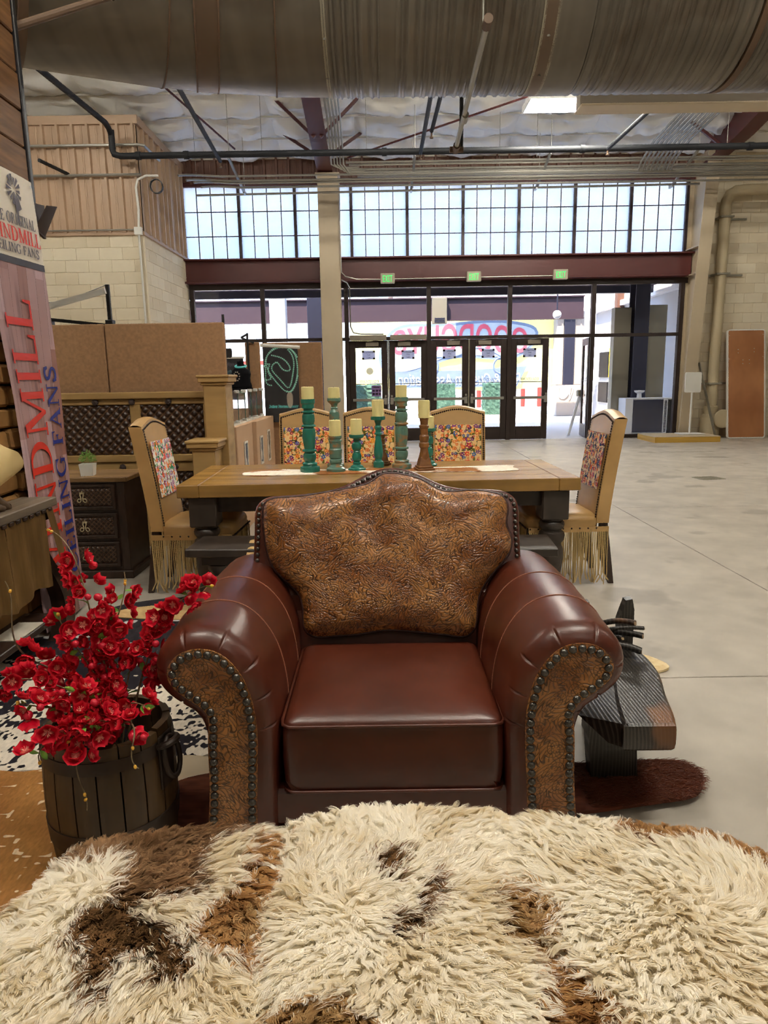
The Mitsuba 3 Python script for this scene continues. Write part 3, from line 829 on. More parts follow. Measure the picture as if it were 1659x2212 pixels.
struct('ground', 'pale paved forecourt outside the glass front', P(bx(-60, 60, YB + .06, 110, -.3, -.005)), m='ground_ext', cat='pavement')
k = thing('entrance_canopy', 'dark soffit and fascia over the entrance outside the glass', 'canopy')
part(k, 'soffit', P(bx(-9, 7.0, 15.9, 18.6, 3.62, 3.75)), m='steel_violet')
part(k, 'fascia', P(bx(-9, 7.0, 18.55, 18.7, 3.45, 3.95)), m='steel_navy')
k = thing('portal_beam', 'long dark violet steel beam crossing the forecourt outside', 'beam')
part(k, 'web', P(bx(-16, 6.2, 22, 22.06, 3.1, 3.74)), m='steel_violet')
part(k, 'flange', P(bx(-16, 6.2, 21.9, 22.16, 3.08, 3.11)), m='steel_violet')
part(k, 'flange', P(bx(-16, 6.2, 21.9, 22.16, 3.73, 3.76)), m='steel_violet')
k = solo('wall_vent', 'grey louvred vent box on the violet beam outside', 'vent', P(bx(1.55, 2.0, 21.75, 21.9, 2.98, 3.74, .01)), m='galv_dull')
part(k, 'louvre', P(join([bx(1.62, 1.93, 21.73, 21.75, z, z + .03) for z in (3.02, 3.07, 3.12)])), m='steel_navy')
for x0, x1, y, m, s in ((-2.05, -1.65, 20.0, 'steel_navy', 'dark navy steel post outside, just left of the middle column'), (-3.1, -2.65, 20.0, 'ext_block', 'grey post outside behind the second glass bay')):
    solo('steel_post', s, 'post', P(bx(x0, x1, y, y + .35, 0, 3.9, .01)), m=m)
k = thing('concrete_pier', 'pale concrete pier with a dark navy steel post outside the open doorway', 'pier')
part(k, 'plinth', P(bx(6.02, 7.0, 24.3, 25.2, 0, 1.05, .02)), m='pier_concrete')
part(k, 'jamb', P(bx(6.02, 6.27, 24.5, 25.2, 1.05, 4.6, .02)), m='pier_concrete')
part(k, 'jamb', P(bx(6.62, 6.95, 24.5, 25.2, 1.05, 4.6, .02)), m='pier_concrete')
part(k, 'post', P(bx(6.27, 6.62, 24.42, 24.8, 1.05, 4.8, .01)), m='steel_navy')
part(k, 'rope', P(tube(spline([(6.1, 24.28, 1.0), (6.25, 24.26, .6), (6.4, 24.26, .72), (6.5, 24.26, 1.0), (6.45, 24.26, .62), (6.6, 24.28, .95)], 40), .018, 5)), m='ext_white')
# car-club banner, seen from its back so that the lettering is mirrored
k = thing('hanging_banner', 'big pale yellow banner outside with mirrored red and blue lettering', 'banner')
part(k, 'cloth', P(grid(lambda u, v: (u, 25 + .05 * np.sin(u * 3) * (1 - v), .95 + .06 * np.sin(u * 1.2) + v * 2.5), 40, 6, -1.05, 6.15, 0, 1)[0], smooth=True), m='banner_yellow')


def btext(s, h, w, x, z, grow, y, mm, skew=0.0, arch=0.0):
    m = flat_text(s, h, .004, True, True, w)
    v = m.vertices
    if arch:
        v = v.copy(); c = v[:, 0] / (w / 2); v[:, 2] = v[:, 2] * (1 + arch * (1 - c * c)) + arch * .3 * (1 - c * c); m.vertices = v
    if skew:
        v = np.array(m.vertices); v[:, 0] -= skew * v[:, 2]; m.vertices = v
    return mv(m, x, y, z)


part(k, 'backdrop_shape', P(ext_xz(Polygon(spline([(.1, 1.75), (.35, 2.85), (1.7, 3.1), (3.4, 3.2), (4.9, 3.1), (5.35, 2.9), (5.05, 2.3), (4.2, 2.05), (2.4, 2.1), (.8, 1.6)], 80, True)).buffer(.1), 24.9, 24.895)), m='banner_blue')
part(k, 'backdrop_shape', P(ext_xz(Polygon(spline([(.1, 1.75), (.35, 2.85), (1.7, 3.1), (3.4, 3.2), (4.9, 3.1), (5.35, 2.9), (5.05, 2.3), (4.2, 2.05), (2.4, 2.1), (.8, 1.6)], 80, True)), 24.88, 24.875)), m='banner_pale')
part(k, 'lettering', P(btext('GOODGUYS', .75, 4.7, 2.75, 2.2, 0, 24.865, None, 0, .2)), m='banner_red')
part(k, 'ribbon', P(ext_xz(Polygon([(.4, 1.02), (4.75, 1.02), (5.1, 1.72), (2.9, 1.6), (.35, 1.6)]), 24.885, 24.88)), m='banner_blue')
part(k, 'lettering', P(btext('Rod & Custom Association', .36, 4.3, 2.75, 1.12, 0, 24.86, None, .15)), m='banner_pale')
part(k, 'emblem_drawing', P(join([tube(spline([(1.4, 24.86, 1.75), (1.8, 24.86, 2.05), (2.6, 24.86, 2.1), (3.2, 24.86, 2.35), (4.2, 24.86, 2.05), (4.6, 24.86, 1.8)], 40), .02, 4)] + [tube(np.stack([x + .28 * np.cos(ang[:31]), 24.86 + 0 * ang[:31], 1.75 + .28 * np.sin(ang[:31])], 1), .035, 4) for x in (1.7, 4.2)])), m='banner_blue')
for x0, x1, y, s in ((-.9, -.05, 22, 'leftmost clipped hedge box outside the glass doors'), (1.72, 2.35, 22.6, 'middle clipped hedge box outside the glass doors'), (3.25, 3.82, 22.2, 'rightmost clipped hedge box outside the glass doors')):
    kk = thing('hedge_planter', s, 'hedge', 'clipped hedges outside')
    m = trimesh.creation.box((x1 - x0, .7, 1.0)).subdivide().subdivide().subdivide().subdivide()
    nn = m.vertex_normals.copy()
    m.vertices = m.vertices + nn * ((meshkit.noise(m.vertices * 16 + x0 * 9, 2) - .5) * .1)[:, None]
    part(kk, 'foliage', P(mv(m, (x0 + x1) / 2, y + .35, .66), smooth=False), m='hedge_leaf')
    part(kk, 'planter', P(bx(x0 - .03, x1 + .03, y - .03, y + .73, 0, .2, .01)), m='pier_concrete')
for x, s in ((4.4, 'leftmost'), (6.4, 'middle'), (7.15, 'rightmost')):
    solo('bollard', s + ' red steel bollard far outside the doors', 'bollard', P(lathe([(0, 0), (.1, 0), (.1, 1.05), (.06, 1.12), (0, 1.13)], 14)), at(x, 32, 0), 'red_paint')
k = thing('far_building', 'far white metal building with a red awning seen above the violet beam', 'building')
part(k, 'wall', P(mv(ribbed(26, 6.5, .5, .08), 0.8, 46, 0), smooth=False), m='ext_white')
part(k, 'awning', P(hullmesh([(2.3, 43, 6.2), (5.2, 43, 6.2), (2.1, 45.9, 7.1), (5.2, 45.9, 7.1), (2.3, 43, 6.1), (5.2, 43, 6.1)])), m='red_paint')
part(k, 'roof', P(bx(.5, 27, 45.9, 60, 6.5, 6.7)), m='siding_dark')
part(k, 'wall', P(bx(.8, 27, 46.15, 60, 0, 6.5)), m='ext_block')
k = thing('low_building', 'low pale building far off on the left beyond the glass', 'building')
part(k, 'wall', P(bx(-40, -6, 60, 66, 0, 2.6)), m='ext_white')
part(k, 'roof', P(bx(-40.5, -5.5, 59.5, 66.5, 2.6, 2.9)), m='red_paint')
# side building beyond the open doorway
k = thing('side_building', 'grey block building with ribbed siding beyond the open doorway', 'building')
part(k, 'wall', P(join(bx(7.25, 12, 17.2, 24.2, 0, 3.5))), m='ext_block')
part(k, 'siding', P(mv(ribbed(7.0, 3.0, .32, .05), 7.22, 24.2, 3.5, rz=-90), smooth=False), m='ext_white')
part(k, 'siding', P(mv(ribbed(5, 3.0, .32, .05), 7.2, 24.2, 3.5, rz=180), smooth=False), m='ext_white')
part(k, 'ledge', P(bx(7.1, 7.25, 17.2, 24.2, 3.4, 3.55)), m='ext_white')
part(k, 'downpipe', P(bx(7.02, 7.24, 21.4, 21.65, 0, 5.5, .02)), m='siding_dark')
part(k, 'door_leaf', P(bx(7.18, 7.26, 18.6, 19.5, 0, 2.3, .01)), m='steel_navy')
part(k, 'window', P(join(bx(7.2, 7.26, 22.6, 23.5, 1.3, 2.1, .01), bx(7.2, 7.26, 22.6, 23.5, .5, 1.15, .01))), m='black_plastic')
part(k, 'notice', P(bx(7.17, 7.19, 21.95, 22.4, 1.3, 2.2)), m='sign_yellow')
part(k, 'notice_lettering', P(join([bx(7.16, 7.17, 22.02, 22.33, z, z + .03) for z in (1.45, 1.6, 1.75, 1.9, 2.05)])), m='siding_dark')
k = thing('entrance_column', 'huge dark navy steel column just outside the right glass bay', 'column')
part(k, 'flange', P(bx(5.98, 6.32, 16.9, 16.94, 0, 4.2, .005)), m='steel_navy')
part(k, 'web', P(bx(6.14, 6.17, 16.94, 17.3, 0, 4.2)), m='steel_navy')
part(k, 'flange', P(bx(5.98, 6.32, 17.3, 17.34, 0, 4.2, .005)), m='steel_navy')
part(k, 'casing', P(bx(5.55, 5.95, 17.05, 17.3, 0, 2.95, .01)), m='galv_dull')
part(k, 'casing', P(bx(6.36, 6.8, 17.05, 17.3, 0, 3.0, .01)), m='galv_dull')
k = thing('display_cabinet', 'low pale cabinet with a dark glass front outside the right glass bay', 'cabinet')
part(k, 'frame', P(join(bx(5.72, 5.9, 16.5, 17.0, 0, .84, .008), bx(6.62, 6.72, 16.5, 17.0, 0, .84, .008), bx(5.9, 6.62, 16.55, 17.0, .8, .84, .004), bx(6.72, 7.15, 16.5, 17.0, .8, .84, .004), bx(5.9, 6.62, 16.55, 17.0, 0, .04))), m='ext_white')
part(k, 'front', P(bx(5.9, 6.62, 16.52, 16.9, .04, .8, .004)), m='steel_navy')
part(k, 'perforated_strip', P(join([bx(6.64, 6.69, 16.49, 16.5, .05 + .035 * i, .07 + .035 * i) for i in range(21)])), m='steel_navy')
part(k, 'panel', P(bx(6.72, 7.15, 16.6, 17.0, 0, .8)), m='black_plastic')
part(k, 'cap', P(mv(lathe([(0, 0), (.06, 0), (.05, .1), (.12, .14), (.12, .17), (0, .18)], 12), 6.12, 16.75, .84)), m='ext_white')
k = thing('survey_stand', 'white folding tubular stand leaning outside the open doorway', 'stand')
part(k, 'leg', P(join(bar((4.28, 16.12, .02), (4.62, 16.5, .95), .05, .03, up=(1, 0, 0)), bar((4.33, 16.2, .02), (4.67, 16.55, .95), .05, .03, up=(1, 0, 0)))), m='ext_white')
part(k, 'leg', P(bar((4.62, 16.5, .95), (4.85, 16.7, 0), .03, .03)), m='ext_white')
part(k, 'head', P(bx(4.57, 4.71, 16.45, 16.6, .9, 1.05, .02)), m='galv_dull')
scene['lamp_globe'] = {'type': 'principled', 'base_color': {'type': 'rgb', 'value': [.9, .9, .9]}, 'roughness': .3}
k = thing('soffit_lamp', 'small white wall lamp outside near the pier', 'lamp')
part(k, 'globe', P(mv(trimesh.creation.icosphere(2, .12), 4.9, 20.0, 3.05), smooth=True), m='lamp_globe')
part(k, 'bracket', P(rod((4.9, 20, 3.1), (4.9, 20, 3.95), .02, 6)), m='steel_navy')

# ------------------------------------------------------------------ things along the right wall
mat('pipe_cream', '#b8a98a', 0.6)
k = thing('drain_pipe', 'thick cream painted drain pipe on the block wall with an elbow at the top', 'pipe')
part(k, 'pipe', P(tube(np.array([(7.2, 15.35, .55), (7.2, 15.35, 4.75), (7.21, 15.35, 4.9), (7.27, 15.35, 5.02), (7.4, 15.35, 5.09), (7.6, 15.35, 5.11), (10.5, 15.35, 5.13)]), .11, 16)), m='pipe_cream')
part(k, 'hub', P(mv(lathe([(0, 0), (.2, 0), (.2, .45), (.15, .52), (.15, .68), (.11, .7), (0, .7)], 18), 7.2, 15.36, 0)), m='pipe_cream')
part(k, 'cleanout_cover', P(mv(lathe([(0, 0), (.2, 0), (.2, .03), (.17, .05), (0, .05)], 20), 7.36, 15.13, .42, rx=90)), m='pipe_cream')
for z in (1.15, 3.42, 4.55):
    part(k, 'bracket', P(join(bx(6.75, 7.75, 15.53, 15.57, z, z + .04), bx(7.06, 7.34, 15.22, 15.55, z, z + .04, .005))), m='galv_dull')
mat('plywood', fn=lambda p, n, uv: mix(rgb('#8a5432'), rgb('#b07a4e'), fbm(p.x * 3 + .8 * fbm(p.x * 2, p.z * 1.5, 3, 2), p.z * 1.6, 2, 4)), rough=.55)
k = thing('folding_table_top', 'plywood folding table top with a pale rounded edge leaning on the block wall', 'table top')
o = sbox(-.41, 0, .41, 2.33).buffer(-.06).buffer(.06)
M = at(7.83, 15.0, 0.0, rx=-9)
part(k, 'board', P(ext_xz(o.buffer(-.02), -.02, .02)), M, 'plywood')
part(k, 'edge_band', P(ext_xz(o.difference(o.buffer(-.025)), -.028, .028)), M, 'white_metal')
part(k, 'screw', P(join([mv(dome(.012, .006, 6, 2), x, -.02, z, rx=90) for x, z in ((-.17, 1.9), (-.17, 1.83), (.17, 1.92), (.17, 1.85), (-.07, 1.68), (.07, 1.68), (-.07, 1.6), (.07, 1.6), (-.36, 2.2), (.36, 2.22), (-.36, 1.7), (.36, 1.75))])), M, 'steel', kind='stuff')
k = thing('blank_sign', 'white blank sign board on a thin white pole standing on the yellow platform', 'sign')
part(k, 'board', P(ext_xz(sbox(-.17, 0, .17, .42).buffer(-.03).buffer(.03), -.012, .012)), at(6.55, 14.85, 1.0), 'white_metal')
part(k, 'pole', P(rod((6.55, 14.87, .13), (6.55, 14.87, 1.15), .02, 8)), m='white_metal')
part(k, 'foot', P(bx(6.3, 6.8, 14.65, 15.05, .125, .145, .01)), m='white_metal')
mat('yellow_wood', fn=lambda p, n, uv: mix(rgb('#a8802c'), rgb('#d0a84e'), fbm(p.x * 2, p.y * 2, p.z * 30, 3)), rough=.6)
k = thing('platform', 'low yellow-edged wooden platform on the floor under the blank sign', 'platform')
part(k, 'edge_board', P(join(bx(5.6, 6.95, 14.3, 14.34, 0, .12, .003), bx(5.6, 5.64, 14.3, 15.3, 0, .12, .003), bx(6.91, 6.95, 14.3, 15.2, 0, .12, .003))), m='yellow_wood')
part(k, 'deck', P(bx(5.6, 6.95, 14.3, 15.2, .105, .125, .003)), m='column_paint')
k = solo('steel_brace', 'grey steel angle leaning against the wall beside the drain pipe', 'brace', P(bar((6.80, 15.2, 1.62), (7.16, 14.95, 0.02), .1, .012, up=(1, 0, .3))), m='galv_dull')
k = thing('wall_conduit', 'thin dark conduit with a small white box at the far right of the block wall', 'conduit')
part(k, 'tube', P(rod((8.45, 15.54, 4.05), (8.45, 15.54, 5.9), .02, 6)), m='siding_dark')
part(k, 'box', P(bx(8.35, 8.6, 15.46, 15.57, 3.92, 4.05, .006)), m='white_metal')
solo('floor_box', 'square steel floor box cover set in the concrete on the right', 'floor plate', P(mv(join(bx(-.17, .17, -.13, .13, 0, .006, .002), [bx(-.13, .13, -.1 + .05 * i, -.08 + .05 * i, .006, .009) for i in range(5)])), ), at(4.42, 9.35, 0, rz=10), 'galv_dull')

# ------------------------------------------------------------------ vendors' booths on the left
mat('plank_wood', fn=lambda p, n, uv: mix(rgb('#422a15'), rgb('#7a552f'), fbm(p.y * 2.2, p.z * 24, p.z * 3, 4)) * (0.75 + .5 * fbm(p.y * 8, p.z * 70, 1, 2)), rough=.6)
mat('stone_tan', fn=lambda p, n, uv: mix(rgb('#6d4a26'), rgb('#b98a50'), fbm(p.y * 7, p.z * 9, p.x * 9, 4)), rough=.75)
mat('mortar', '#4a3522', .9)


def _bannerwood(p, n, uv):
    y = p.y + .06 * p.z
    pl = dr.floor(y / .085)
    h = cell_rand(pl, dr.floor(p.z / .62 + 5 * cell_rand(pl, 3, 1)), 2)
    g = fbm(y * 26, p.z * 2.2, pl * 3.1, 4)
    f = y / .085 - pl
    seam = smoothstep(.03, .0, dr.minimum(f, 1 - f))
    c = mix(mix(rgb('#865648'), rgb('#b89a9e'), h), rgb('#543438'), smoothstep(.5, .8, g) * .65)
    return c * (1 - .55 * seam) * 1.05


mat('banner_print', fn=_bannerwood, rough=.45)
mat('banner_white', '#ded5c4', .5)
mat('banner_letter_red', '#cf2f22', .45)
mat('banner_letter_blue', '#1c2878', .45)
mat('ink_grey', '#5a5560', .6)
mat('black_strip', '#35323a', .5)
WX = -2.0
k = thing('display_wall', 'booth wall at the far left of rough stone below and wooden planks above', 'wall')
part(k, 'core', P(bx(WX - .14, WX - .03, 2.0, 4.26, 0, 3.5)), m='mortar')
for j in range(6):
    z = 2.33 + j * .195
    y = 2.0
    for L in ((1.1, 1.16), (.7, 1.56), (1.3, .96))[j % 3]:
        part(k, 'plank', P(bx(WX - .03, WX + .004 * (j % 2), y + .003, y + L - .003, z + .004, z + .191, .006)), m='plank_wood')
        y += L
part(k, 'end_trim', P(bx(WX - .15, WX + .012, 4.262, 4.30, 0, 3.5, .005)), m='black_plastic')
rng = np.random.default_rng(11)
for j in range(20):
    z, y = .03 + j * .115, 2.7 - .1 * (j % 3)
    while y < 4.2:
        L = min(rng.uniform(.2, .36), 4.26 - y)
        if L < .1: break
        d = rng.uniform(.01, .035)
        m = bx(WX - .03, WX + d, y + .006, y + L - .006, z + .006, z + .115 - rng.uniform(.006, .014), .012)
        m.vertices = m.vertices + rng.normal(size=m.vertices.shape) * .003
        part(k, 'stone', P(m, smooth=False), m='stone_tan')
        y += L
_ez, _ey = [0, .2, 1.35, 2.06, 2.6], [4.31, 4.275, 4.235, 4.15, 4.09]
yoff = lambda z: np.interp(z, _ez, _ey)
BXp = -1.925
k = thing('vertical_banner', 'tall banner printed with wooden planks reading WINDMILL CEILING FANS at the far left', 'banner')


def bsheet(z0, z1, dx, n):
    f = lambda u, v: (BXp + dx + .012 * np.sin(3 * u + 2.2 * v), yoff(v) - .56 * (1 - u), v)
    m, uv = grid(f, 14, n, 0, 1, z0, z1)
    return m


part(k, 'cloth', P(bsheet(.02, 2.045, 0, 40), smooth=True), m='banner_print')
part(k, 'header_cloth', P(bsheet(2.06, 2.5, .001, 12), smooth=True), m='banner_white')
part(k, 'strip', P(bsheet(2.035, 2.07, .003, 3), smooth=True), m='black_strip')


def on_banner(poly, dx=.006):
    """flat outline in (u across from the far edge leftwards < 0, z) laid on the cloth"""
    poly = poly.segmentize(.03)
    m = ext_yz(poly, 0, .0015)
    v = np.array(m.vertices)
    u = 1 + v[:, 1] / .56
    v[:, 0] += BXp + dx + .012 * np.sin(3 * u + 2.2 * v[:, 2])
    v[:, 1] += yoff(v[:, 2])
    m.vertices = v
    return m


def fit(poly, W, H):
    x0, y0, x1, y1 = poly.bounds
    return affinity.scale(affinity.translate(poly, -x0, -y0), W / (x1 - x0), H / (y1 - y0), origin=(0, 0))


up_ = lambda poly, u, z: affinity.translate(affinity.affine_transform(poly, [0, -1, 1, 0, 0, 0]), u, z)
part(k, 'lettering', P(on_banner(up_(fit(serif_text('WINDMILL', 1)[0], 1.62, .27), -.215, .24))), m='banner_letter_red')
part(k, 'lettering', P(on_banner(up_(fit(serif_text('CEILING FANS', 1)[0], 1.24, .135), -.04, .27))), m='banner_letter_blue')
T1 = fit(serif_text('THE ORIGINAL', 1)[0], .40, .056)
part(k, 'lettering', P(on_banner(affinity.translate(T1, -.455, 2.236), .008)), m='ink_grey')
part(k, 'lettering', P(on_banner(affinity.translate(fit(serif_text('WINDMILL', 1)[0], .47, .072), -.492, 2.153), .008)), m='banner_letter_red')
part(k, 'lettering', P(on_banner(affinity.translate(fit(serif_text('CEILING FANS', 1)[0], .42, .05), -.475, 2.092), .008)), m='ink_grey')
blades = []
for i in range(14):
    a = 2 * PI * i / 14
    r0, r1 = .02, .062 if i % 3 else .052
    q = lambda r, da: (r * math.cos(a + da), r * math.sin(a + da) * 1.1)
    blades.append(Polygon([q(r0, -.06), q(r1, -.15), q(r1, .12), q(r0, .05)]))
mill = unary_union(blades + [Polygon([(-.006, -.01), (.004, -.01), (.022, -.15), (.012, -.15)]), Polygon([(0, -.04), (.03, -.03), (.05, -.075), (.0, -.1)]), sbox(.008, -.1, .02, -.095)])
part(k, 'emblem', P(on_banner(affinity.translate(affinity.scale(mill, 1.1, 1.1, origin=(0, 0)), -.225, 2.41), .008)), m='ink_grey')
for z, u in ((2.47, -.03), (.05, -.03)):
    part(k, 'grommet', P(on_banner(Point(u, z).buffer(.008), .009)), m='steel')
k = thing('windmill_vane', 'dark rusty sheet-metal windmill vane sticking out behind the banner', 'windmill vane')
vane = Polygon([(3.98, 2.50), (4.09, 2.51), (4.16, 2.48), (4.22, 2.425), (4.36, 2.44), (4.34, 2.25), (4.23, 2.28), (4.17, 2.18), (4.12, 2.12), (4.0, 2.2)])
part(k, 'blade', P(ext_yz(vane, -1.985, -1.97)), m='siding_dark')
scene[k + '__blade']['bsdf'] = {'type': 'ref', 'id': 'rust_black'}
mat('rust_black', '#2b1c16', .6)
part(k, 'fold', P(hullmesh([(-1.97, 4.22, 2.29), (-1.97, 4.33, 2.26), (-1.90, 4.35, 2.43), (-1.90, 4.23, 2.41), (-1.89, 4.35, 2.43), (-1.89, 4.23, 2.41)])), m='rust_black')
part(k, 'bolt', P(bx(-1.97, -1.95, 4.16, 4.20, 2.2, 2.24, .004)), m='galv_dull')

# console with suede skirt
mat('suede', fn=lambda p, n, uv: mix(rgb('#46331c'), rgb('#6e5330'), fbm(p.y * 12, p.z * 5, p.x * 9, 4)) * (0.8 + .4 * fbm(p.y * 90, p.z * 6, 2, 2)), rough=.95, spec=.1)
mat('dark_wood', fn=lambda p, n, uv: mix(rgb('#150d08'), rgb('#38251a'), fbm(p.x * 9 + p.y * 9, p.z * 9, p.x * 40, 4)), rough=.45)
mat('grey_wood', fn=lambda p, n, uv: mix(rgb('#4a4036'), rgb('#756552'), fbm(p.x * 30, p.y * 3, p.z * 30, 4)), rough=.6)
k = thing('console_table', 'dark wooden console with a long brown suede skirt at the left edge', 'console table')
part(k, 'top', P(bx(-1.97, -1.775, 2.5, 3.72, .765, .812, .006)), m='grey_wood')
part(k, 'apron', P(bx(-1.95, -1.80, 2.55, 3.66, .70, .766)), m='dark_wood')
rng = np.random.default_rng(3)
for a, b in ((2.52, 2.86), (2.86, 3.2), (3.2, 3.60)):
    f = lambda u, v: (-1.788 + .012 * np.sin(u * 40) * (1 - v) + .01 * (1 - v), u + 0 * v, .31 + v * .455 + .02 * np.sin(u * 17) * (1 - v) + .05 * (u - 2.5) * (1 - v))
    m, _ = grid(f, 30, 8, a + .002, b - .002)
    part(k, 'suede_panel', P(m, smooth=True), m='suede')
part(k, 'suede_panel', P(grid(lambda u, v: (-1.787 + .03 * (1 - v) + .006 * np.sin(30 * u), u + .09 * (1 - v), .33 + v * .43), 8, 8, 3.6, 3.69)[0], smooth=True), m='suede')
scal = P(bx(-1.79, -1.778, -.02, .02, .745, .766, .004))
for i in range(18):
    part(k, 'scallop', scal, at(0, 2.54 + .065 * i, 0), 'dark_wood')
leg = spline([(3.60, .72), (3.64, .5), (3.78, .34), (3.86, .2), (3.84, .08), (3.78, 0)], 24)
leg2 = spline([(3.54, .72), (3.57, .5), (3.68, .34), (3.74, .2), (3.72, .08), (3.64, 0)], 24)
part(k, 'leg', P(ext_yz(Polygon(np.vstack([leg, leg2[::-1]])), -1.88, -1.80)), m='dark_wood')
part(k, 'leg', P(ext_yz(Polygon([(2.55, 0), (2.63, 0), (2.63, .72), (2.55, .72)]), -1.88, -1.80)), m='dark_wood')
part(k, 'shelf', P(bx(-1.97, -1.78, 2.6, 3.62, .15, .185, .004)), m='dark_wood')
solo('paper_sheet', 'white sheet of paper lying on the lower shelf of the console', 'paper', P(bx(-1.92, -1.79, 3.2, 3.46, .186, .19)), m='banner_white')
mat('rawhide', '#d8bd84', .6)
mat('driftwood', fn=lambda p, n, uv: mix(rgb('#2b1e14'), rgb('#6b5238'), fbm(p.x * 14, p.y * 7, p.z * 14, 4)), rough=.6)
k = thing('driftwood_lamp', 'driftwood lamp with a tilted cream rawhide shade on the console', 'lamp')
th = np.linspace(0, 2 * PI, 40, endpoint=False)
S = [[((r + .008 * math.sin(5 * a + h * 20) * (h > .2)) * math.cos(a), (r + .006 * math.sin(3 * a)) * math.sin(a), h + (.02 * math.sin(3 * a + 1) if h > .2 else 0)) for a in th] for h, r in ((0, .055), (.08, .07), (.16, .09), (.23, .105), (.229, .10), (.1, .066))]
part(k, 'shade', P(mv(loft(S), -1.86, 3.16, .945, rx=-58), smooth=True), m='rawhide')
part(k, 'wood_base', P(join(tube(spline([(-1.87, 2.82, .87), (-1.86, 3.0, .95), (-1.86, 3.15, .93), (-1.85, 3.28, .86), (-1.85, 3.36, .82)], 24), np.linspace(.06, .022, 24), 9), tube(spline([(-1.86, 2.85, .84), (-1.85, 3.1, .86), (-1.84, 3.3, .825)], 16), np.linspace(.05, .018, 16), 8), tube(spline([(-1.88, 2.7, .83), (-1.87, 2.95, .9), (-1.86, 3.08, .97)], 16), np.linspace(.05, .04, 16), 8)), smooth=True), m='driftwood')

# ------------------------------------------------------------------ headboard with tufted leather, posts
HS = 1.093
hx = lambda *a: [v * HS for v in a]
hz = lambda z: max(0.0, 1.42 + (z - 1.42) * HS)


def hb(x0, x1, y0, y1, z0, z1, b=.006):
    return bx(x0 * HS, x1 * HS, y0 * HS, y1 * HS, hz(z0), hz(z1), b)


mat('tan_wood', fn=lambda p, n, uv: mix(rgb('#86673c'), rgb('#b0905c'), fbm(p.x * 2.5 + p.y, p.z * 16, p.y * 5, 4)), rough=.5)
scene['tuft_leather'] = {'type': 'twosided', 'bsdf': {'type': 'principled', 'base_color': {'type': 'mesh_attribute', 'name': 'vertex_color'}, 'roughness': .4, 'specular': .5}}


def tuft(w, h, cell=.075, depth=.022, res=.0075):
    nu, nv = int(w / res) + 1, int(h / res) + 1
    def f(u, v):
        a, b = (u + v) / cell, (u - v) / cell
        s = np.abs(np.sin(PI * a / 1.0)) ** .6 * np.abs(np.sin(PI * b / 1.0)) ** .6
        e = np.minimum(np.minimum(u, w - u), np.minimum(v, h - v))
        return u, -(depth * s + .012 * np.clip(e / .02, 0, 1)), v
    m, uv = grid(f, nu, nv, 0, w, 0, h)
    a, b = (uv[:, 0] + uv[:, 1]) / cell, (uv[:, 0] - uv[:, 1]) / cell
    s = np.minimum(np.abs(np.sin(PI * a)), np.abs(np.sin(PI * b)))
    w_ = np.clip(1 - s / .42, 0, 1)[:, None] * (.5 + .5 * meshkit.fbm(np.c_[uv * 14, uv[:, :1] * 0], 2, 4))[:, None]
    col = np.array(rgb('#2a1810')) * (1 - w_) + np.array(rgb('#6e4e32')) * w_
    return mikit.ply(m, None, True, color=col)


k = thing('headboard', 'tan wooden bed headboard with diamond-tufted dark leather panels', 'headboard')
part(k, 'top_rail', P(hb(-2.9, -1.31, 5.37, 5.5, 1.285, 1.335)), m='tan_wood')
part(k, 'rail', P(hb(-2.9, -1.33, 5.4, 5.48, 1.24, 1.285)), m='tan_wood')
part(k, 'rail', P(hb(-2.9, -1.33, 5.38, 5.48, .80, .855)), m='tan_wood')
part(k, 'rail', P(hb(-2.9, -1.33, 5.4, 5.48, .72, .80)), m='tan_wood')
part(k, 'rail', P(hb(-2.9, -1.33, 5.4, 5.48, 0, .24)), m='tan_wood')
for a, b in ((-2.9, -2.47), (-1.945, -1.865), (-1.38, -1.33)):
    part(k, 'stile', P(hb(a, b, 5.4, 5.48, .24, 1.24)), m='tan_wood')
for a, b in ((-2.47, -1.945), (-1.865, -1.38)):
    for z0, z1 in ((.855, 1.24), (.24, .72)):
        part(k, 'tufted_panel', tuft((b - a) * HS, hz(z1) - hz(z0)), at(a * HS, 5.43 * HS, hz(z0)), 'tuft_leather')
ros = join(dome(.026, .018, 12, 4), [mv(dome(.009, .008, 8, 3), .02 * math.cos(a), .02 * math.sin(a), .008) for a in np.linspace(0, 2 * PI, 8, endpoint=False)])
rosP = P(mv(ros, rx=90), smooth=True)
for x, z in ((-2.2, 1.262), (-1.92, 1.262), (-1.64, 1.262), (-2.29, .76), (-2.03, .76), (-1.62, .76)):
    part(k, 'rosette', rosP, at(x * HS, 5.395 * HS, hz(z)), 'rust_black')
for x0, x1, y0, y1, z, nm in ((-1.32, -1.155, 5.2, 5.44, 1.40, 'tall_post'), (-1.37, -1.205, 4.97, 5.195, .94, 'low_post')):
    part(k, 'post', P(hb(x0, x1, y0, y1, 0, z)), m='tan_wood')
    part(k, 'post_cap', P(join(hb(x0 - .03, x1 + .03, y0 - .03, y1 + .03, z, z + .04), hb(x0 - .015, x1 + .015, y0 - .015, y1 + .015, z - .02, z), hb(x0 - .04, x1 + .04, y0 - .04, y1 + .04, z + .035, z + .055))), m='tan_wood')

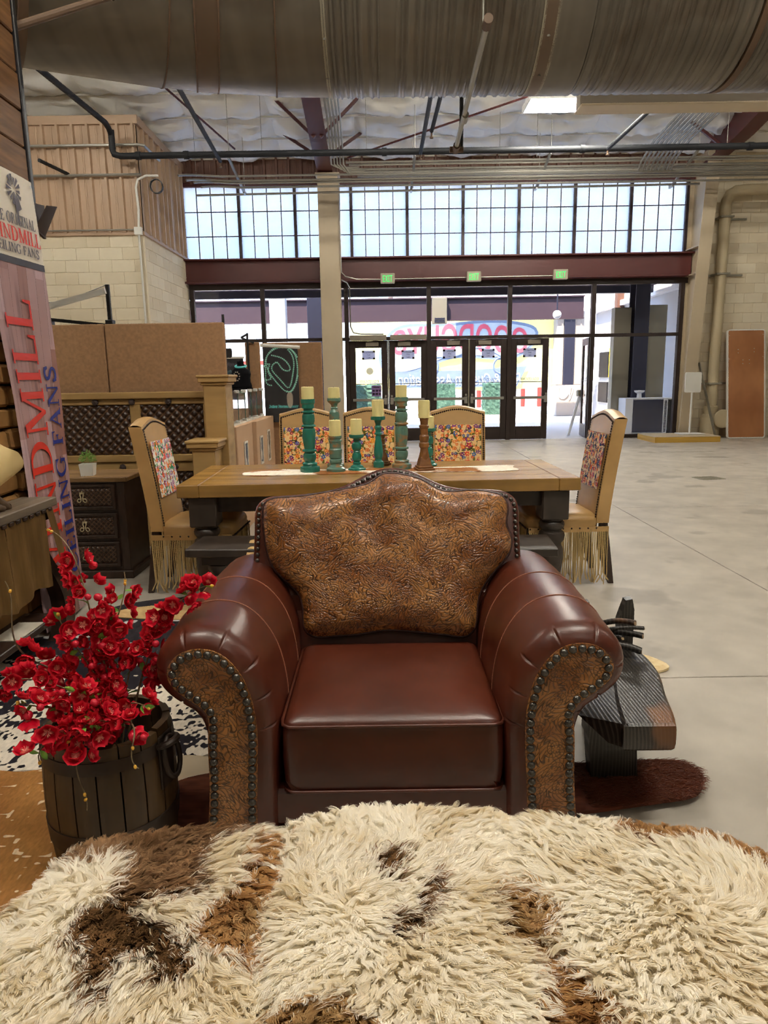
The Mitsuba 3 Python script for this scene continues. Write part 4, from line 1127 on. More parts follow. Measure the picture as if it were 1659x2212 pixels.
# nightstand
k = thing('nightstand', 'three-drawer dark wooden nightstand with quilted leather drawer fronts', 'nightstand')
NX0, NX1, NY0, NY1 = -2.46, -1.86, 4.93, 5.36
mat('brown_top', fn=lambda p, n, uv: mix(rgb('#5c4226'), rgb('#8a6a42'), fbm(p.x * 3, p.y * 22, 1, 4)), rough=.4)
part(k, 'top', P(bx(NX0 - .03, NX1 + .03, NY0 - .03, NY1, .715, .75, .006)), m='brown_top')
part(k, 'body', P(bx(NX0, NX1, NY0, NY1, .05, .715, .004)), m='dark_wood')
part(k, 'plinth', P(bx(NX0 - .025, NX1 + .025, NY0 - .025, NY1, 0, .06, .008)), m='dark_wood')
part(k, 'corner_stile', P(bx(NX1 - .055, NX1 + .004, NY0 - .012, NY0, .06, .715, .004)), m='dark_wood')
for j in range(3):
    z0 = .085 + j * .212
    a, b = NX0 + .03, NX1 - .065
    d = part(k, 'drawer', P(join(bx(a, b, NY0 - .02, NY0, z0, z0 + .028, .006), bx(a, b, NY0 - .02, NY0, z0 + .165, z0 + .19, .006), bx(a, a + .03, NY0 - .02, NY0, z0, z0 + .19, .006), bx(b - .03, b, NY0 - .02, NY0, z0, z0 + .19, .006))), m='dark_wood')
    part(d, 'quilted_front', tuft(b - a - .06, .137, .034, .007, .0042), at(a + .03, NY0 - .002, z0 + .028), 'tuft_leather')
    loop = [tube(spline([(0, 0, .035), (.012, -.012, .02), (.006, -.012, -.01), (.022, -.012, -.032), (.033, -.012, -.022), (.025, -.012, -.008), (.008, -.012, -.014)], 30), .0042, 6)]
    loop.append(mv(loop[0], s=(-1, 1, 1)))
    loop.append(tube([(-.018, -.004, .035), (.018, -.004, .035)], .0045, 6)); loop.append(tube([(0, -.004, .026), (0, -.004, .05)], .0045, 6))
    part(d, 'handle', P(mv(join(loop), (a + b) / 2 + .02, NY0 - .022, z0 + .095), smooth=True), m='rope_pale', label='pale rope-knot handle')
mat('rope_pale', '#a89878', .6)
k = thing('potted_plant', 'small green plant in a white square pot on the nightstand', 'potted plant')
pot = loft([[(sx * w + .0, sy * w, z) for sx, sy in ((-1, -1), (1, -1), (1, 1), (-1, 1))] for z, w in ((0, .042), (.085, .05), (.085, .044), (.06, .042))], cap=True)
part(k, 'pot', P(pot, smooth=False), at(-2.15, 5.03, .75, rz=8), 'white_metal')
rng = np.random.default_rng(8)
leafm = hullmesh([(0, 0, 0), (.006, .002, .006), (-.006, .002, .006), (0, .004, .014), (0, -.002, .007)])
lv = []
for i in range(170):
    d = rng.normal(size=3); d[2] = abs(d[2]) + .2; d /= np.linalg.norm(d)
    R = trimesh.geometry.align_vectors([0, 0, 1], d)
    m = leafm.copy(); m.apply_transform(R); m.apply_translation(d * rng.uniform(.02, .056) * [1, 1, 1.5]); lv.append(m)
part(k, 'foliage', P(join(lv), smooth=False), at(-2.15, 5.03, .845), 'plant_green', kind='stuff')
mat('plant_green', fn=lambda p, n, uv: mix(rgb('#2c5a24'), rgb('#8aa84a'), noise(p.x * 90, p.y * 90, p.z * 90)), rough=.6)

# ------------------------------------------------------------------ partitions, canopy frame
mat('carpet_tan', fn=lambda p, n, uv: mcol('#987658') * (.82 + .36 * fbm(p.x * 60 + p.y * 60, p.z * 60, p.y * 9, 3)), rough=.95, spec=.1)
for a, b, s in ((-3.35, -2.372, 'tan carpeted partition panel behind the headboard, left of the seam'), (-2.362, -1.346, 'wide tan carpeted partition panel behind the headboard and tall post')):
    solo('partition_panel', s, 'partition', P(bx(a, b, 6.12, 6.18, 0, 1.90, .008)), m='carpet_tan')
k = thing('canopy_frame', 'black folding canopy frame with a white crossbar behind the tan partition', 'canopy frame')
part(k, 'pole', P(bx(-3.04, -3.0, 8.0, 8.04, 0, 2.47, .004)), m='black_plastic')
part(k, 'pole', P(bx(-3.72, -3.68, 8.0, 8.04, 0, 2.1, .004)), m='black_plastic')
part(k, 'crossbar', P(bar((-3.9, 8.0, 2.19), (-3.03, 7.98, 2.40), .04, .06)), m='white_metal')
part(k, 'crossbar', P(join(bar((-3.9, 8.02, 2.13), (-3.03, 8.02, 2.03), .03, .035), bar((-3.9, 8.06, 2.04), (-3.03, 8.06, 2.0), .03, .03))), m='black_plastic')
part(k, 'joint', P(join(bx(-3.06, -2.98, 7.97, 8.07, 2.0, 2.09, .006), bx(-3.74, -3.66, 7.97, 8.07, 2.0, 2.09, .006))), m='black_plastic')
part(k, 'cord', P(tube(spline([(-3.9, 8.0, 2.30), (-3.5, 8, 2.31), (-3.2, 8, 2.40), (-3.03, 8.0, 2.46)], 20), .004, 4)), m='black_plastic')

# ------------------------------------------------------------------ jewellery booth
mat('counter_tan', '#b39274', .85)
mat('frame_white', '#d5cfc2', .5)
mat('photo_dark', '#454a58', .5)
mat('photo_brown', '#5a4636', .5)
mat('silver', '#d8d4cc', .25, .8)
k = thing('jewelry_counter', 'row of tan pedestal counters running back behind the far dining chairs', 'counter')
for i, (a, b) in enumerate(((6.25, 7.02), (7.03, 8.15))):
    part(k, 'pedestal', P(bx(-1.9, -1.31 + .04 * i, a, b, 0, 1.0, .006)), m='counter_tan')
for y, z0, z1, w, m in ((6.62, .52, .84, .15, 'photo_dark'), (7.25, .55, .84, .14, 'photo_dark'), (7.72, .53, .87, .14, 'photo_brown')):
    kk = thing('picture_frame', 'small framed jewelry photo on the tan counter, %s' % {6.62: 'nearest to the tall post', 7.25: 'middle one of the three', 7.72: 'farthest of the three'}[y], 'picture frame')
    X = -1.31 + (.04 if y > 7.02 else 0)
    part(kk, 'frame', P(join(bx(X, X + .012, y - w / 2, y + w / 2, z0, z0 + .018), bx(X, X + .012, y - w / 2, y + w / 2, z1 - .018, z1), bx(X, X + .012, y - w / 2, y - w / 2 + .015, z0, z1), bx(X, X + .012, y + w / 2 - .015, y + w / 2, z0, z1))), m='frame_white')
    part(kk, 'photo', P(bx(X, X + .006, y - w / 2, y + w / 2, z0, z1)), m=m)
    part(kk, 'printed_pendant', P(mv(dome(.022, .003, 12, 2), X + .006, y, (z0 + z1) / 2 - .05, ry=90, s=(2.6, 1, 1))), m='silver')
k = thing('glass_display_case', 'row of frameless glass display cases on the tan counters', 'display case')
for y in (6.3, 6.62, 6.95, 7.28, 7.6, 7.95):
    part(k, 'glass_pane', P(grid(lambda u, v: (u, u * 0, v), 2, 2, -1.82, -1.36, 1.02, 1.31)[0]), at(0, y, 0), 'pane_glass')
    part(k, 'glass_edge', P(bx(-1.362, -1.355, y - .003, y + .003, 1.01, 1.31)), m='case_edge')
    for z in (1.305, 1.02):
        part(k, 'clip', P(bx(-1.39, -1.345, y - .018, y + .018, z - .015, z + .015, .004)), m='clip_clear')
part(k, 'glass_pane', P(grid(lambda u, v: (u * 0, u, v), 2, 2, 6.3, 7.95, 1.02, 1.31)[0]), at(-1.358, 0, 0), 'pane_glass')
part(k, 'glass_pane', P(grid(lambda u, v: (v, u, u * 0), 2, 2, 6.3, 7.95, -1.82, -1.36)[0]), at(0, 0, 1.315), 'pane_glass')
part(k, 'base', P(bx(-1.84, -1.35, 6.27, 7.98, 1.0, 1.015)), m='frame_white')
mat('case_edge', '#3c5a50', .3)
mat('clip_clear', '#d8dcd8', .3)
mat('bust_fabric', '#2a6a66', .8)
for i, y in enumerate((6.42, 6.75, 7.1, 7.45)):
    solo('jewelry_pad', f'{ORD[i]} small beige jewelry pad from the front inside the glass case', 'jewelry pad', P(hullmesh([(-1.7, y, 1.016), (-1.45, y, 1.016), (-1.7, y + .15, 1.11), (-1.45, y + .15, 1.11), (-1.7, y + .16, 1.016), (-1.45, y + .16, 1.016)])), m='counter_tan', group='jewelry pads in the glass case')
solo('partition_panel', 'tan carpeted partition panel behind the necklace poster', 'partition', P(bx(-1.38, -.70, 8.3, 8.36, 0, 1.83, .008)), m='carpet_tan')
solo('partition_panel', 'narrow tan partition panel left of the necklace poster', 'partition', P(bx(-1.55, -1.39, 8.1, 8.16, 0, 1.83, .008)), m='carpet_tan')
solo('booth_pole', 'thin black booth pole rising behind the wide partition panel', 'pole', P(bx(-1.372, -1.352, 6.19, 6.21, 0, 1.97)), m='black_plastic')
solo('booth_pole', 'thin black booth pole with a hook left of the necklace poster', 'pole', P(join(bx(-1.52, -1.5, 8.05, 8.07, 0, 1.93), bar((-1.58, 8.06, 1.88), (-1.44, 8.06, 1.82), .02, .02), bar((-1.58, 8.06, 1.88), (-1.50, 8.06, 1.92), .02, .02))), m='black_plastic')
k = thing('necklace_poster', 'black hanging poster with a turquoise bead necklace and silver pendant', 'poster')
mat('poster_black', '#17161a', .6)
mat('bead_print', '#8cc8b8', .5)
mat('cyan_ink', '#5cc0c0', .5)
PX, PY = -1.165, 8.2
part(k, 'sheet', P(bx(PX - .2, PX + .2, PY, PY + .004, .92, 1.78)), m='poster_black')
part(k, 'top_rod', P(rod((PX - .225, PY, 1.80), (PX + .225, PY, 1.77), .02, 8)), m='white_metal')
strands = [[(-.02, .31), (-.12, .26), (-.17, .14), (-.12, .0), (-.03, -.12), (.08, -.2), (.16, -.1), (.19, .1), (.15, .25), (.05, .32), (-.05, .31)],
           [(.19, .2), (.08, .3), (-.08, .28), (-.17, .18), (-.18, .02), (-.17, -.1), (-.12, -.12)],
           [(-.1, .22), (-.02, .2), (.06, .15), (.1, .05), (.02, .06), (-.05, .14), (-.1, .1), (-.02, -.05), (.08, -.15), (.13, -.02), (.14, .2), (.09, .28)],
           [(.19, -.02), (.15, -.14), (.09, -.2), (.06, -.19)], [(-.19, .1), (-.13, .12), (-.15, .03), (-.12, -.03), (-.17, -.06)]]
bd = []
one = mv(dome(.0095, .004, 8, 3), rx=90)
for s in strands:
    q = spline(s, 200)
    for x, z in resample(q, max(6, int(LineString(q).length / .021))):
        bd.append(mv(one, x, -.001, z))
part(k, 'printed_beads', P(mv(join(bd), PX, PY, 1.465), smooth=True), m='bead_print', kind='stuff')
part(k, 'printed_pendant', P(mv(join(ext_xz(Polygon(spline([(0, .07), (.025, .05), (.035, -.02), (.025, -.09), (0, -.12), (-.025, -.09), (-.035, -.02), (-.025, .05)], 40, True)), -.003, 0)), PX + .09, PY, 1.20)), m='silver')
m = flat_text('Indiana Voorhees Jewelry', .034, .002, False, True, .34)
v = np.array(m.vertices); v[:, 0] += .25 * v[:, 2]; m.vertices = v
part(k, 'lettering', P(mv(m, PX + .01, PY - .001, 1.085)), m='cyan_ink')
k = thing('black_sign', 'small black sign with pale script behind the glass cases, left of the poster', 'sign')
part(k, 'board', P(bx(-1.95, -1.5, 7.7, 7.71, 1.2, 1.64)), m='poster_black')
part(k, 'top_edge', P(bx(-1.96, -1.49, 7.69, 7.72, 1.64, 1.66)), m='frame_white')
for s, h, w, x, z, mm in (('Indiana', .04, .16, -1.66, 1.56, 'ink_grey'), ('Voorhees', .045, .2, -1.66, 1.48, 'cyan_dull'), ('Jewelry', .045, .17, -1.66, 1.41, 'cyan_dull'), ('HAND SELECTED-COLLECTED', .018, .34, -1.68, 1.31, 'ink_grey')):
    m = flat_text(s, h, .002, False, False, w)
    v = np.array(m.vertices); v[:, 0] += .25 * v[:, 2] * (h > .03); m.vertices = v
    part(k, 'lettering', P(mv(m, x, 7.699, z)), m=mm)
mat('cyan_dull', '#5c8894', .5)
k = thing('jewelry_bust', 'black velvet jewelry bust with a blue and silver necklace beside the poster', 'jewelry bust')
pr = [(.0, 0), (.14, 0), (.15, .04), (.12, .12), (.14, .2), (.13, .25), (.06, .30), (.045, .35), (.05, .38), (0, .4)]
part(k, 'torso', P(mv(lathe(pr, 20), -1.5, 7.55, 1.32, s=(.75, .6, .75)), smooth=True), m='velvet_black')
mat('velvet_black', '#0c0c10', .9, spec=.1)
part(k, 'plinth', P(bx(-1.62, -1.4, 7.45, 7.66, 1.315, 1.33)), m='velvet_black')
part(k, 'necklace', P(tube(np.stack([-1.5 + .055 * np.cos(th), 7.55 + .05 * np.sin(th), 1.32 + .235 + .012 * np.sin(th)], 1), .012, 6, closed=True)), m='cyan_ink')
part(k, 'brooch', P(mv(join([mv(dome(.008, .005, 6, 3), .03 * math.cos(a) , .045 * math.sin(a), 0) for a in np.linspace(0, 2 * PI, 11)]), -1.53, 7.46, 1.45, rx=90)), m='silver')
k = thing('clip_lamp', 'small black clip lamp above the black sign', 'lamp')
part(k, 'head', P(mv(lathe([(0, 0), (.03, 0), (.045, .09), (.04, .09), (0, .03)], 14), -1.78, 7.66, 1.60, rx=20)), m='black_plastic')
part(k, 'arm', P(tube(spline([(-1.78, 7.66, 1.66), (-1.72, 7.68, 1.74), (-1.66, 7.69, 1.72)], 14), .008, 6)), m='black_plastic')
part(k, 'clip', P(bx(-1.69, -1.62, 7.68, 7.73, 1.65, 1.75, .008)), m='black_plastic')

# ------------------------------------------------------------------ dining chairs
mat('chair_leather', fn=lambda p, n, uv: mix(rgb('#a07c4a'), rgb('#ba9560'), fbm(p.x * 6, p.y * 6, p.z * 6, 4)), rough=.38, spec=.5)
mat('nail_dark', '#2a1c14', .3, .7)


def _flowers(bg, pal, vine, cell):
    def fn(p, n, uv):
        c = mi.Color3f(*rgb(bg))
        # winding stems and leaves
        w = fbm(uv.x * 22 + 7, uv.y * 22, 3.0, 2)
        c = mix(c, rgb(vine[0]), smoothstep(.035, .02, dr.abs(w - .5)))
        w2 = noise(uv.x * 60, uv.y * 38, 9.0)
        c = mix(c, rgb(vine[1]), smoothstep(.70, .74, w2))
        for s, k in ((cell, 0.0), (cell * .62, 5.0)):
            x, y = uv.x / s + k, uv.y / s + k * 1.7
            for a in (-1, 0, 1):
                for b in (-1, 0, 1):
                    cx, cy = dr.floor(x) + a, dr.floor(y) + b
                    h1, h2, h3, h4 = (cell_rand(cx, cy, q + k) for q in (1, 2, 3, 4))
                    dx, dy = x - cx - .25 - .5 * h1, y - cy - .25 - .5 * h2
                    d = dr.sqrt(dx * dx + dy * dy)
                    ang = dr.atan2(dy, dx) + h3 * 6.28
                    npet = 5 + dr.floor(h4 * 4)
                    pet = .31 + .10 * dr.cos(npet * ang)
                    R = (.75 + .45 * h2)
                    col = mi.Color3f(*rgb(pal[-1]))
                    for q in range(len(pal) - 1):
                        col = dr.select((h3 >= q / (len(pal) - 1)) & (h3 < (q + 1) / (len(pal) - 1)), mi.Color3f(*rgb(pal[q])), col)
                    on = (h4 < .8)
                    c = dr.select(on & (d < pet * R), col, c)
                    c = dr.select(on & (d < pet * R * .62) & (d > pet * R * .48), col * .35, c)
                    c = dr.select(on & (d < .1 * R), mi.Color3f(*rgb('#f4d070')), c)
        return c
    return fn


mat('embroidery_warm', fn=_flowers('#ecc88e', ('#e2632a', '#d93a28', '#f0a032', '#b2264c', '#e88a4a', '#7a2f86', '#3b62b0', '#e0452e'), ('#3a2a14', '#5a5a24'), .058), rough=.85, spec=.1)
mat('embroidery_white', fn=_flowers('#e8e2d6', ('#e8622e', '#b58ac2', '#d8444e', '#f0943c', '#8a2a66', '#a884b8', '#e2724c', '#5c2a7a'), ('#1d6a44', '#2a7a4e'), .058), rough=.85, spec=.1)
mat('embroidery_violet', fn=_flowers('#d8bfa0', ('#a2264c', '#3c2a78', '#d0502c', '#c23a6a', '#26356e', '#8a2f66', '#e08a3a', '#5a3a86'), ('#2a2438', '#1f3350'), .05), rough=.85, spec=.1)
HW, SD = .225, .25      # half width, half depth of the seat
byl = lambda z: SD - .035 + .10 * np.clip((z - .45) / .72, 0, 1) ** 1.2 + .01   # front face of the back, leaning
TOPZ = lambda x: 1.125 + .045 * np.cos(np.clip(x / HW, -1, 1) * PI * .5) ** 1.3


def back_mesh():
    xs = np.linspace(-HW, HW, 15)
    def side(dy, inset):
        return lambda u, v: (u * (1 - inset), byl(.43 + v * (TOPZ(u) - .43)) + dy(u, v), .43 + v * (TOPZ(u) - .43))
    S = []
    for v in np.linspace(0, 1, 16):
        ring = []
        for x in xs:
            z = .43 + v * (TOPZ(x) - .43)
            ring.append((x, byl(z) - .012 * (1 - (x / HW) ** 6) * math.sin(PI * min(1, v * 1.02)), z))
        for x in xs[::-1]:
            z = .43 + v * (TOPZ(x) - .43)
            ring.append((x, byl(z) + .085, z + 0 * x))
        S.append(ring)
    top = np.array(S[-1])
    m = loft(np.array(S), closed=True)
    n = len(xs)
    cap, _ = grid(lambda u, v: (u, byl(TOPZ(u)) + .085 * v, TOPZ(u) + .012 * np.sin(PI * v)), 15, 4, -HW, HW)
    return join(m, cap)


def seat_mesh():
    def ring(z, e):
        t = np.linspace(0, 2 * PI, 40, endpoint=False)
        c, s = np.cos(t), np.sin(t)
        k = .32
        return np.stack([np.sign(c) * np.abs(c) ** k * (HW + .015 - e), np.sign(s) * np.abs(s) ** k * (SD - e), np.full(40, z)], 1)
    S = [ring(.385, .012), ring(.39, 0), ring(.45, -.004), ring(.475, .006), ring(.492, .03), ring(.503, .08), ring(.507, .15)]
    return loft(np.array(S), cap=True)


def nails_along(pts, nrm, r=.0080, gap=.0168):
    one = dome(r, r * .8, 6, 3)
    R = trimesh.geometry.align_vectors([0, 0, 1], nrm)
    one.apply_transform(R)
    return [mv(one, *q) for q in resample(pts, max(2, int(plen(pts) / gap)))]


def chair_parts():
    Z = np.linspace(.47, 1.0, 14)
    edge = [(-HW + .014, byl(z) - .004, z) for z in np.r_[Z, TOPZ(-HW + .014) - .022]]
    xs = np.linspace(-HW + .014, HW - .014, 20)
    top = [(x, byl(TOPZ(x)) - .004, TOPZ(x) - .022) for x in xs]
    nl = nails_along(edge + top + [(-x, y, z) for x, y, z in edge[::-1]], [0, -1, .1])
    for sx in (-1, 1):
        nl += nails_along([(sx * (HW + .016), -SD + .02, .40), (sx * (HW + .016), SD - .03, .40)], [sx, 0, 0], .008, .05)
    nl += nails_along([(-HW, -SD - .002, .405), (HW, -SD - .002, .405)], [0, -1, 0])
    rg = np.random.default_rng(21)
    strips = []
    lines = [((sx * (HW + .017), y), (0, 1)) for sx in (-1, 1) for y in np.linspace(-SD + .02, SD + .05, 44)]
    lines += [((x, -SD - .004), (1, 0)) for x in np.linspace(-HW, HW, 40)]
    for (x, y), (tx, ty) in lines:
        zz = np.linspace(.395, rg.uniform(.005, .05), 8)
        sway = np.cumsum(rg.normal(size=(8, 2)) * .0022, 0) * np.linspace(0, 1, 8)[:, None]
        flare = np.where(zz < .05, .03, 0)[:, None] * rg.normal(size=(1, 2))
        P0 = np.stack([x + sway[:, 0] + flare[:, 0] * .6, y + sway[:, 1] + flare[:, 1] * .6, zz], 1)
        tw = rg.uniform(-.5, .5)
        d = np.array([tx * math.cos(tw) - ty * math.sin(tw), ty * math.cos(tw) + tx * math.sin(tw), 0]) * .0046
        strips.append(loft(np.stack([P0 - d, P0 + d], 1), closed=False))
        strips.append(loft(np.stack([P0 - d * .9 + [ty * .0012, tx * .0012, 0], P0 + d * .9 + [ty * .0012, tx * .0012, 0]], 1), closed=False))
    m, uv = grid(lambda u, v: (u, byl(v) - .0165 - .004 * np.cos(u * 6), v), 12, 12, -HW + .034, HW - .034, .655, 1.025)
    return dict(
        seat=P(seat_mesh(), smooth=40), backrest=P(back_mesh(), smooth=45), embroidered_panel=mikit.ply(m, None, True, uv=uv),
        nail_trim=P(join(nl), smooth=True), fringe=P(join(strips), smooth=False),
        fringe_band=P(join([bx(sx * (HW + .014), sx * (HW + .019), -SD + .01, SD + .055, .375, .41) for sx in (-1, 1)])),
        rear_leg=P(hullmesh([(x + sx, y + sy, z) for x, y, z, k in ((0, SD + .03, .46, .021), (0, SD + .02, .25, .02), (0, SD + .10, 0, .017)) for sx in (-k, k) for sy in (-k, k)])),
        front_leg=P(hullmesh([(sx * k, -SD + .035 + sy * k, z) for z, k in ((.40, .025), (0, .018)) for sx in (-1, 1) for sy in (-1, 1)])))


CP = chair_parts()


def dining_chair(x, y, rz, label, emb, group=None):
    k = thing('dining_chair', label, 'chair', group)
    M = at(x, y, 0, rz=rz)
    for nm, m in (('seat', 'chair_leather'), ('backrest', 'chair_leather'), ('embroidered_panel', emb)):
        part(k, nm, CP[nm], M, m)
    part(k, 'nail_trim', CP['nail_trim'], M, 'nail_dark', kind='stuff')
    part(k, 'fringe_band', CP['fringe_band'], M, 'chair_leather')
    part(k, 'fringe', CP['fringe'], M, 'fringe_suede', kind='stuff')
    for sx in (-1, 1):
        part(k, 'leg', CP['rear_leg'], M @ T4().translate([sx * (HW - .03), 0, 0]), 'dark_wood')
        part(k, 'leg', CP['front_leg'], M @ T4().translate([sx * (HW - .03), 0, 0]), 'dark_wood')
    return k


mat('fringe_suede', '#a78e60', .9, spec=.1)
TY = math.radians(1.6)
TC = np.array([-.035, 4.86])
tt = lambda x, y: (TC[0] + x * math.cos(TY) - y * math.sin(TY), TC[1] + x * math.sin(TY) + y * math.cos(TY))
dining_chair(-1.24, 4.74, 88, 'leather dining chair with white floral embroidery at the left end of the table', 'embroidery_white')
dining_chair(1.20, 4.80, -88, 'leather dining chair with violet floral embroidery at the right end of the table', 'embroidery_violet')
for x, s in ((-.615, 'left'), (-.09, 'middle'), (.618, 'right')):
    dining_chair(x, 5.46 + .03 * (x > 0), 2 - 3 * (x > 0), f'{s} one of the three orange floral embroidered chairs on the far side of the table', 'embroidery_warm', 'embroidered chairs on the far side of the table')

# ------------------------------------------------------------------ dining table and bench
mat('table_wood', fn=lambda p, n, uv: mix(rgb('#62451e'), rgb('#a07a3e'), fbm(p.x * 1.6, p.y * 20, p.z * 14, 4)) * (.85 + .3 * fbm(p.x * 9, p.y * 60, 2, 2)), rough=.3, spec=.55)
mat('ebony', fn=lambda p, n, uv: mix(rgb('#15110e'), rgb('#352a22'), fbm(p.x * 12, p.y * 12, p.z * 4, 4)), rough=.45)
k = thing('dining_table', 'long honey-brown wooden dining table with thick top and black turned legs', 'table')
MT = at(TC[0], TC[1], 0, rz=math.degrees(TY))
L2, W2 = 1.285, .51
for sx in (-1, 1):
    part(k, 'end_board', P(bx(sx * (L2 - .14), sx * L2, -W2, W2, .688, .77, .006)), MT, 'table_wood')
yy = np.linspace(-W2, W2, 6)
for j in range(5):
    part(k, 'plank', P(bx(-L2 + .141, L2 - .141, yy[j] + .0012, yy[j + 1] - .0012, .688, .77, .004)), MT, 'table_wood')
part(k, 'apron', P(join(bx(-L2 + .14, L2 - .14, -W2 + .09, -W2 + .115, .58, .688), bx(-L2 + .14, L2 - .14, W2 - .115, W2 - .09, .58, .688), bx(-L2 + .14, -L2 + .165, -W2 + .09, W2 - .09, .58, .688), bx(L2 - .165, L2 - .14, -W2 + .09, W2 - .09, .58, .688))), MT, 'ebony')
legp = [(0, .0), (.055, 0), (.06, .03), (.075, .06), (.06, .1), (.07, .14), (.082, .22), (.08, .28), (.066, .31), (.066, .325), (.082, .345), (.086, .37), (.082, .395), (.066, .405), (.066, .415), (.080, .43), (.084, .45), (.078, .468), (.068, .475), (.075, .49), (0, .49)]
legm = join(lathe(legp, 24), bx(-.088, .088, -.088, .088, .49, .688, .008))
LP = P(legm, smooth=40)
for sx in (-1, 1):
    for sy in (-1, 1):
        part(k, 'leg', LP, MT @ T4().translate([sx * (L2 - .15), sy * (W2 - .12), 0]), 'ebony')
k = thing('bench', 'low dark wooden bench with turned legs between the table and the armchair', 'bench')
MB = at(-.08, 4.06, 0, rz=-3)
part(k, 'seat', P(bx(-1.08, 1.08, -.18, .18, .40, .45, .006)), MB, 'ebony')
part(k, 'apron', P(bx(-1.0, 1.0, -.14, .14, .34, .40, .004)), MB, 'ebony')
bl = P(lathe([(0, 0), (.06, 0), (.07, .03), (.05, .06), (.085, .12), (.095, .18), (.085, .24), (.06, .28), (.075, .31), (.075, .34), (0, .34)], 20), smooth=40)
for sx in (-1, 1):
    for sy in (-1, 1):
        part(k, 'leg', bl, MB @ T4().translate([sx * .9, sy * .08, 0]), 'ebony')
mat('tan_fur', fn=lambda p, n, uv: mix(rgb('#a98450'), rgb('#d8bc8c'), fbm(p.x * 30, p.y * 30, p.z * 30, 3)), rough=.95, spec=.1)
m, _ = grid(lambda u, v: (u + .02 * np.sin(v * 9), -.2 + .4 * v, .458 + .008 * np.sin(u * 20) + .006 * np.sin(v * 14) - .06 * np.clip((.06 - v) / .06, 0, 1)), 24, 14, -.72, -.25)
solo('bench_throw', 'tan hair-on hide lying over the dark bench behind the armchair', 'hide', P(m, smooth=True), MB, 'tan_fur')
mat('runner_hide', fn=lambda p, n, uv: mix(rgb('#e2d8c8'), rgb('#8a5a34'), smoothstep(.5, .62, fbm(p.x * 5 + 3, p.y * 9, 1, 4))) * (.85 + .3 * fbm(p.x * 60, p.y * 20, 2, 2)), rough=.9, spec=.1)
o = np.array([(-.92, -.13), (-.7, -.17), (-.3, -.15), (.1, -.16), (.5, -.15), (.8, -.17), (.98, -.10), (.96, .02), (.99, .1), (.7, .12), (.3, .1), (-.1, .12), (-.5, .1), (-.86, .13), (-.94, .03)])
solo('table_runner', 'brown and white cowhide runner lying along the dining table', 'table runner', P(mv(ext(Polygon(spline(o, 90, True)), .004), 0, .02, .771)), MT, 'runner_hide')

# ------------------------------------------------------------------ candle holders and candles
mat('teal_paint', fn=lambda p, n, uv: mix(rgb('#155346'), rgb('#2a7766'), fbm(p.x * 20, p.y * 20, p.z * 6, 3)), rough=.22, clear=.6)
mat('teal_worn', fn=lambda p, n, uv: mix(rgb('#55786a'), rgb('#8a6a44'), smoothstep(.48, .66, fbm(p.x * 16 + 5, p.y * 16, p.z * 22, 4))), rough=.25, clear=.4)
mat('candle_brown', fn=lambda p, n, uv: mix(rgb('#4e2f1a'), rgb('#86592f'), fbm(p.x * 20, p.y * 20, p.z * 20, 4)), rough=.4)
scene['wax'] = {'type': 'principled', 'base_color': {'type': 'rgb', 'value': rgb('#ecdf9c')}, 'roughness': .45, 'specular': .4, 'flatness': .6}
TALL = [(0, 0), (106, 0), (109, 12), (109, 40), (103, 56), (80, 62), (76, 76), (84, 88), (78, 98), (56, 104), (54, 112), (66, 135), (71, 165), (68, 195), (54, 212), (54, 218), (75, 224), (78, 234), (74, 245), (54, 250), (56, 262), (66, 320), (73, 410), (66, 470), (56, 484), (56, 490), (75, 496), (77, 504), (73, 514), (55, 520), (66, 548), (69, 590), (64, 626), (54, 640), (54, 646), (72, 651), (72, 661), (50, 668), (50, 690), (68, 698), (66, 740), (72, 746), (77, 752), (77, 792), (64, 793), (0, 786)]
STOUT = [(0, 0), (105, 0), (106, 30), (80, 50), (76, 62), (60, 74), (60, 90), (70, 105), (70, 130), (56, 146), (68, 152), (66, 165), (68, 200), (72, 245), (62, 262), (64, 270), (64, 330), (72, 338), (70, 352), (62, 358), (64, 372), (72, 378), (72, 400), (0, 400)]
SMALL = [(0, 0), (100, 0), (98, 14), (74, 26), (70, 40), (56, 50), (40, 62), (46, 74), (44, 84), (32, 92), (48, 110), (54, 150), (44, 186), (34, 196), (40, 206), (34, 216), (50, 236), (56, 270), (48, 300), (32, 318), (36, 332), (30, 340), (34, 352), (72, 362), (82, 372), (84, 398), (0, 398)]
SLIM = [(0, 0), (60, 0), (62, 40), (56, 60), (40, 74), (36, 90), (50, 120), (54, 170), (46, 230), (34, 300), (28, 345), (42, 352), (42, 366), (30, 372), (30, 400), (40, 412), (42, 430), (30, 446), (32, 470), (40, 490), (44, 500), (80, 506), (82, 540), (0, 541)]
BULB = [(0, 0), (100, 0), (98, 30), (60, 50), (56, 90), (70, 120), (60, 400), (50, 430), (60, 440), (50, 455), (48, 470), (60, 500), (56, 560), (36, 590), (44, 600), (32, 612), (36, 630), (50, 650), (68, 658), (78, 672), (78, 700), (0, 700)]
KNOB = [(0, 120), (56, 120), (58, 150), (46, 200), (40, 240), (54, 262), (56, 300), (42, 316), (50, 330), (54, 380), (42, 400), (44, 470), (54, 482), (54, 500), (40, 510), (46, 560), (50, 585), (0, 585)]


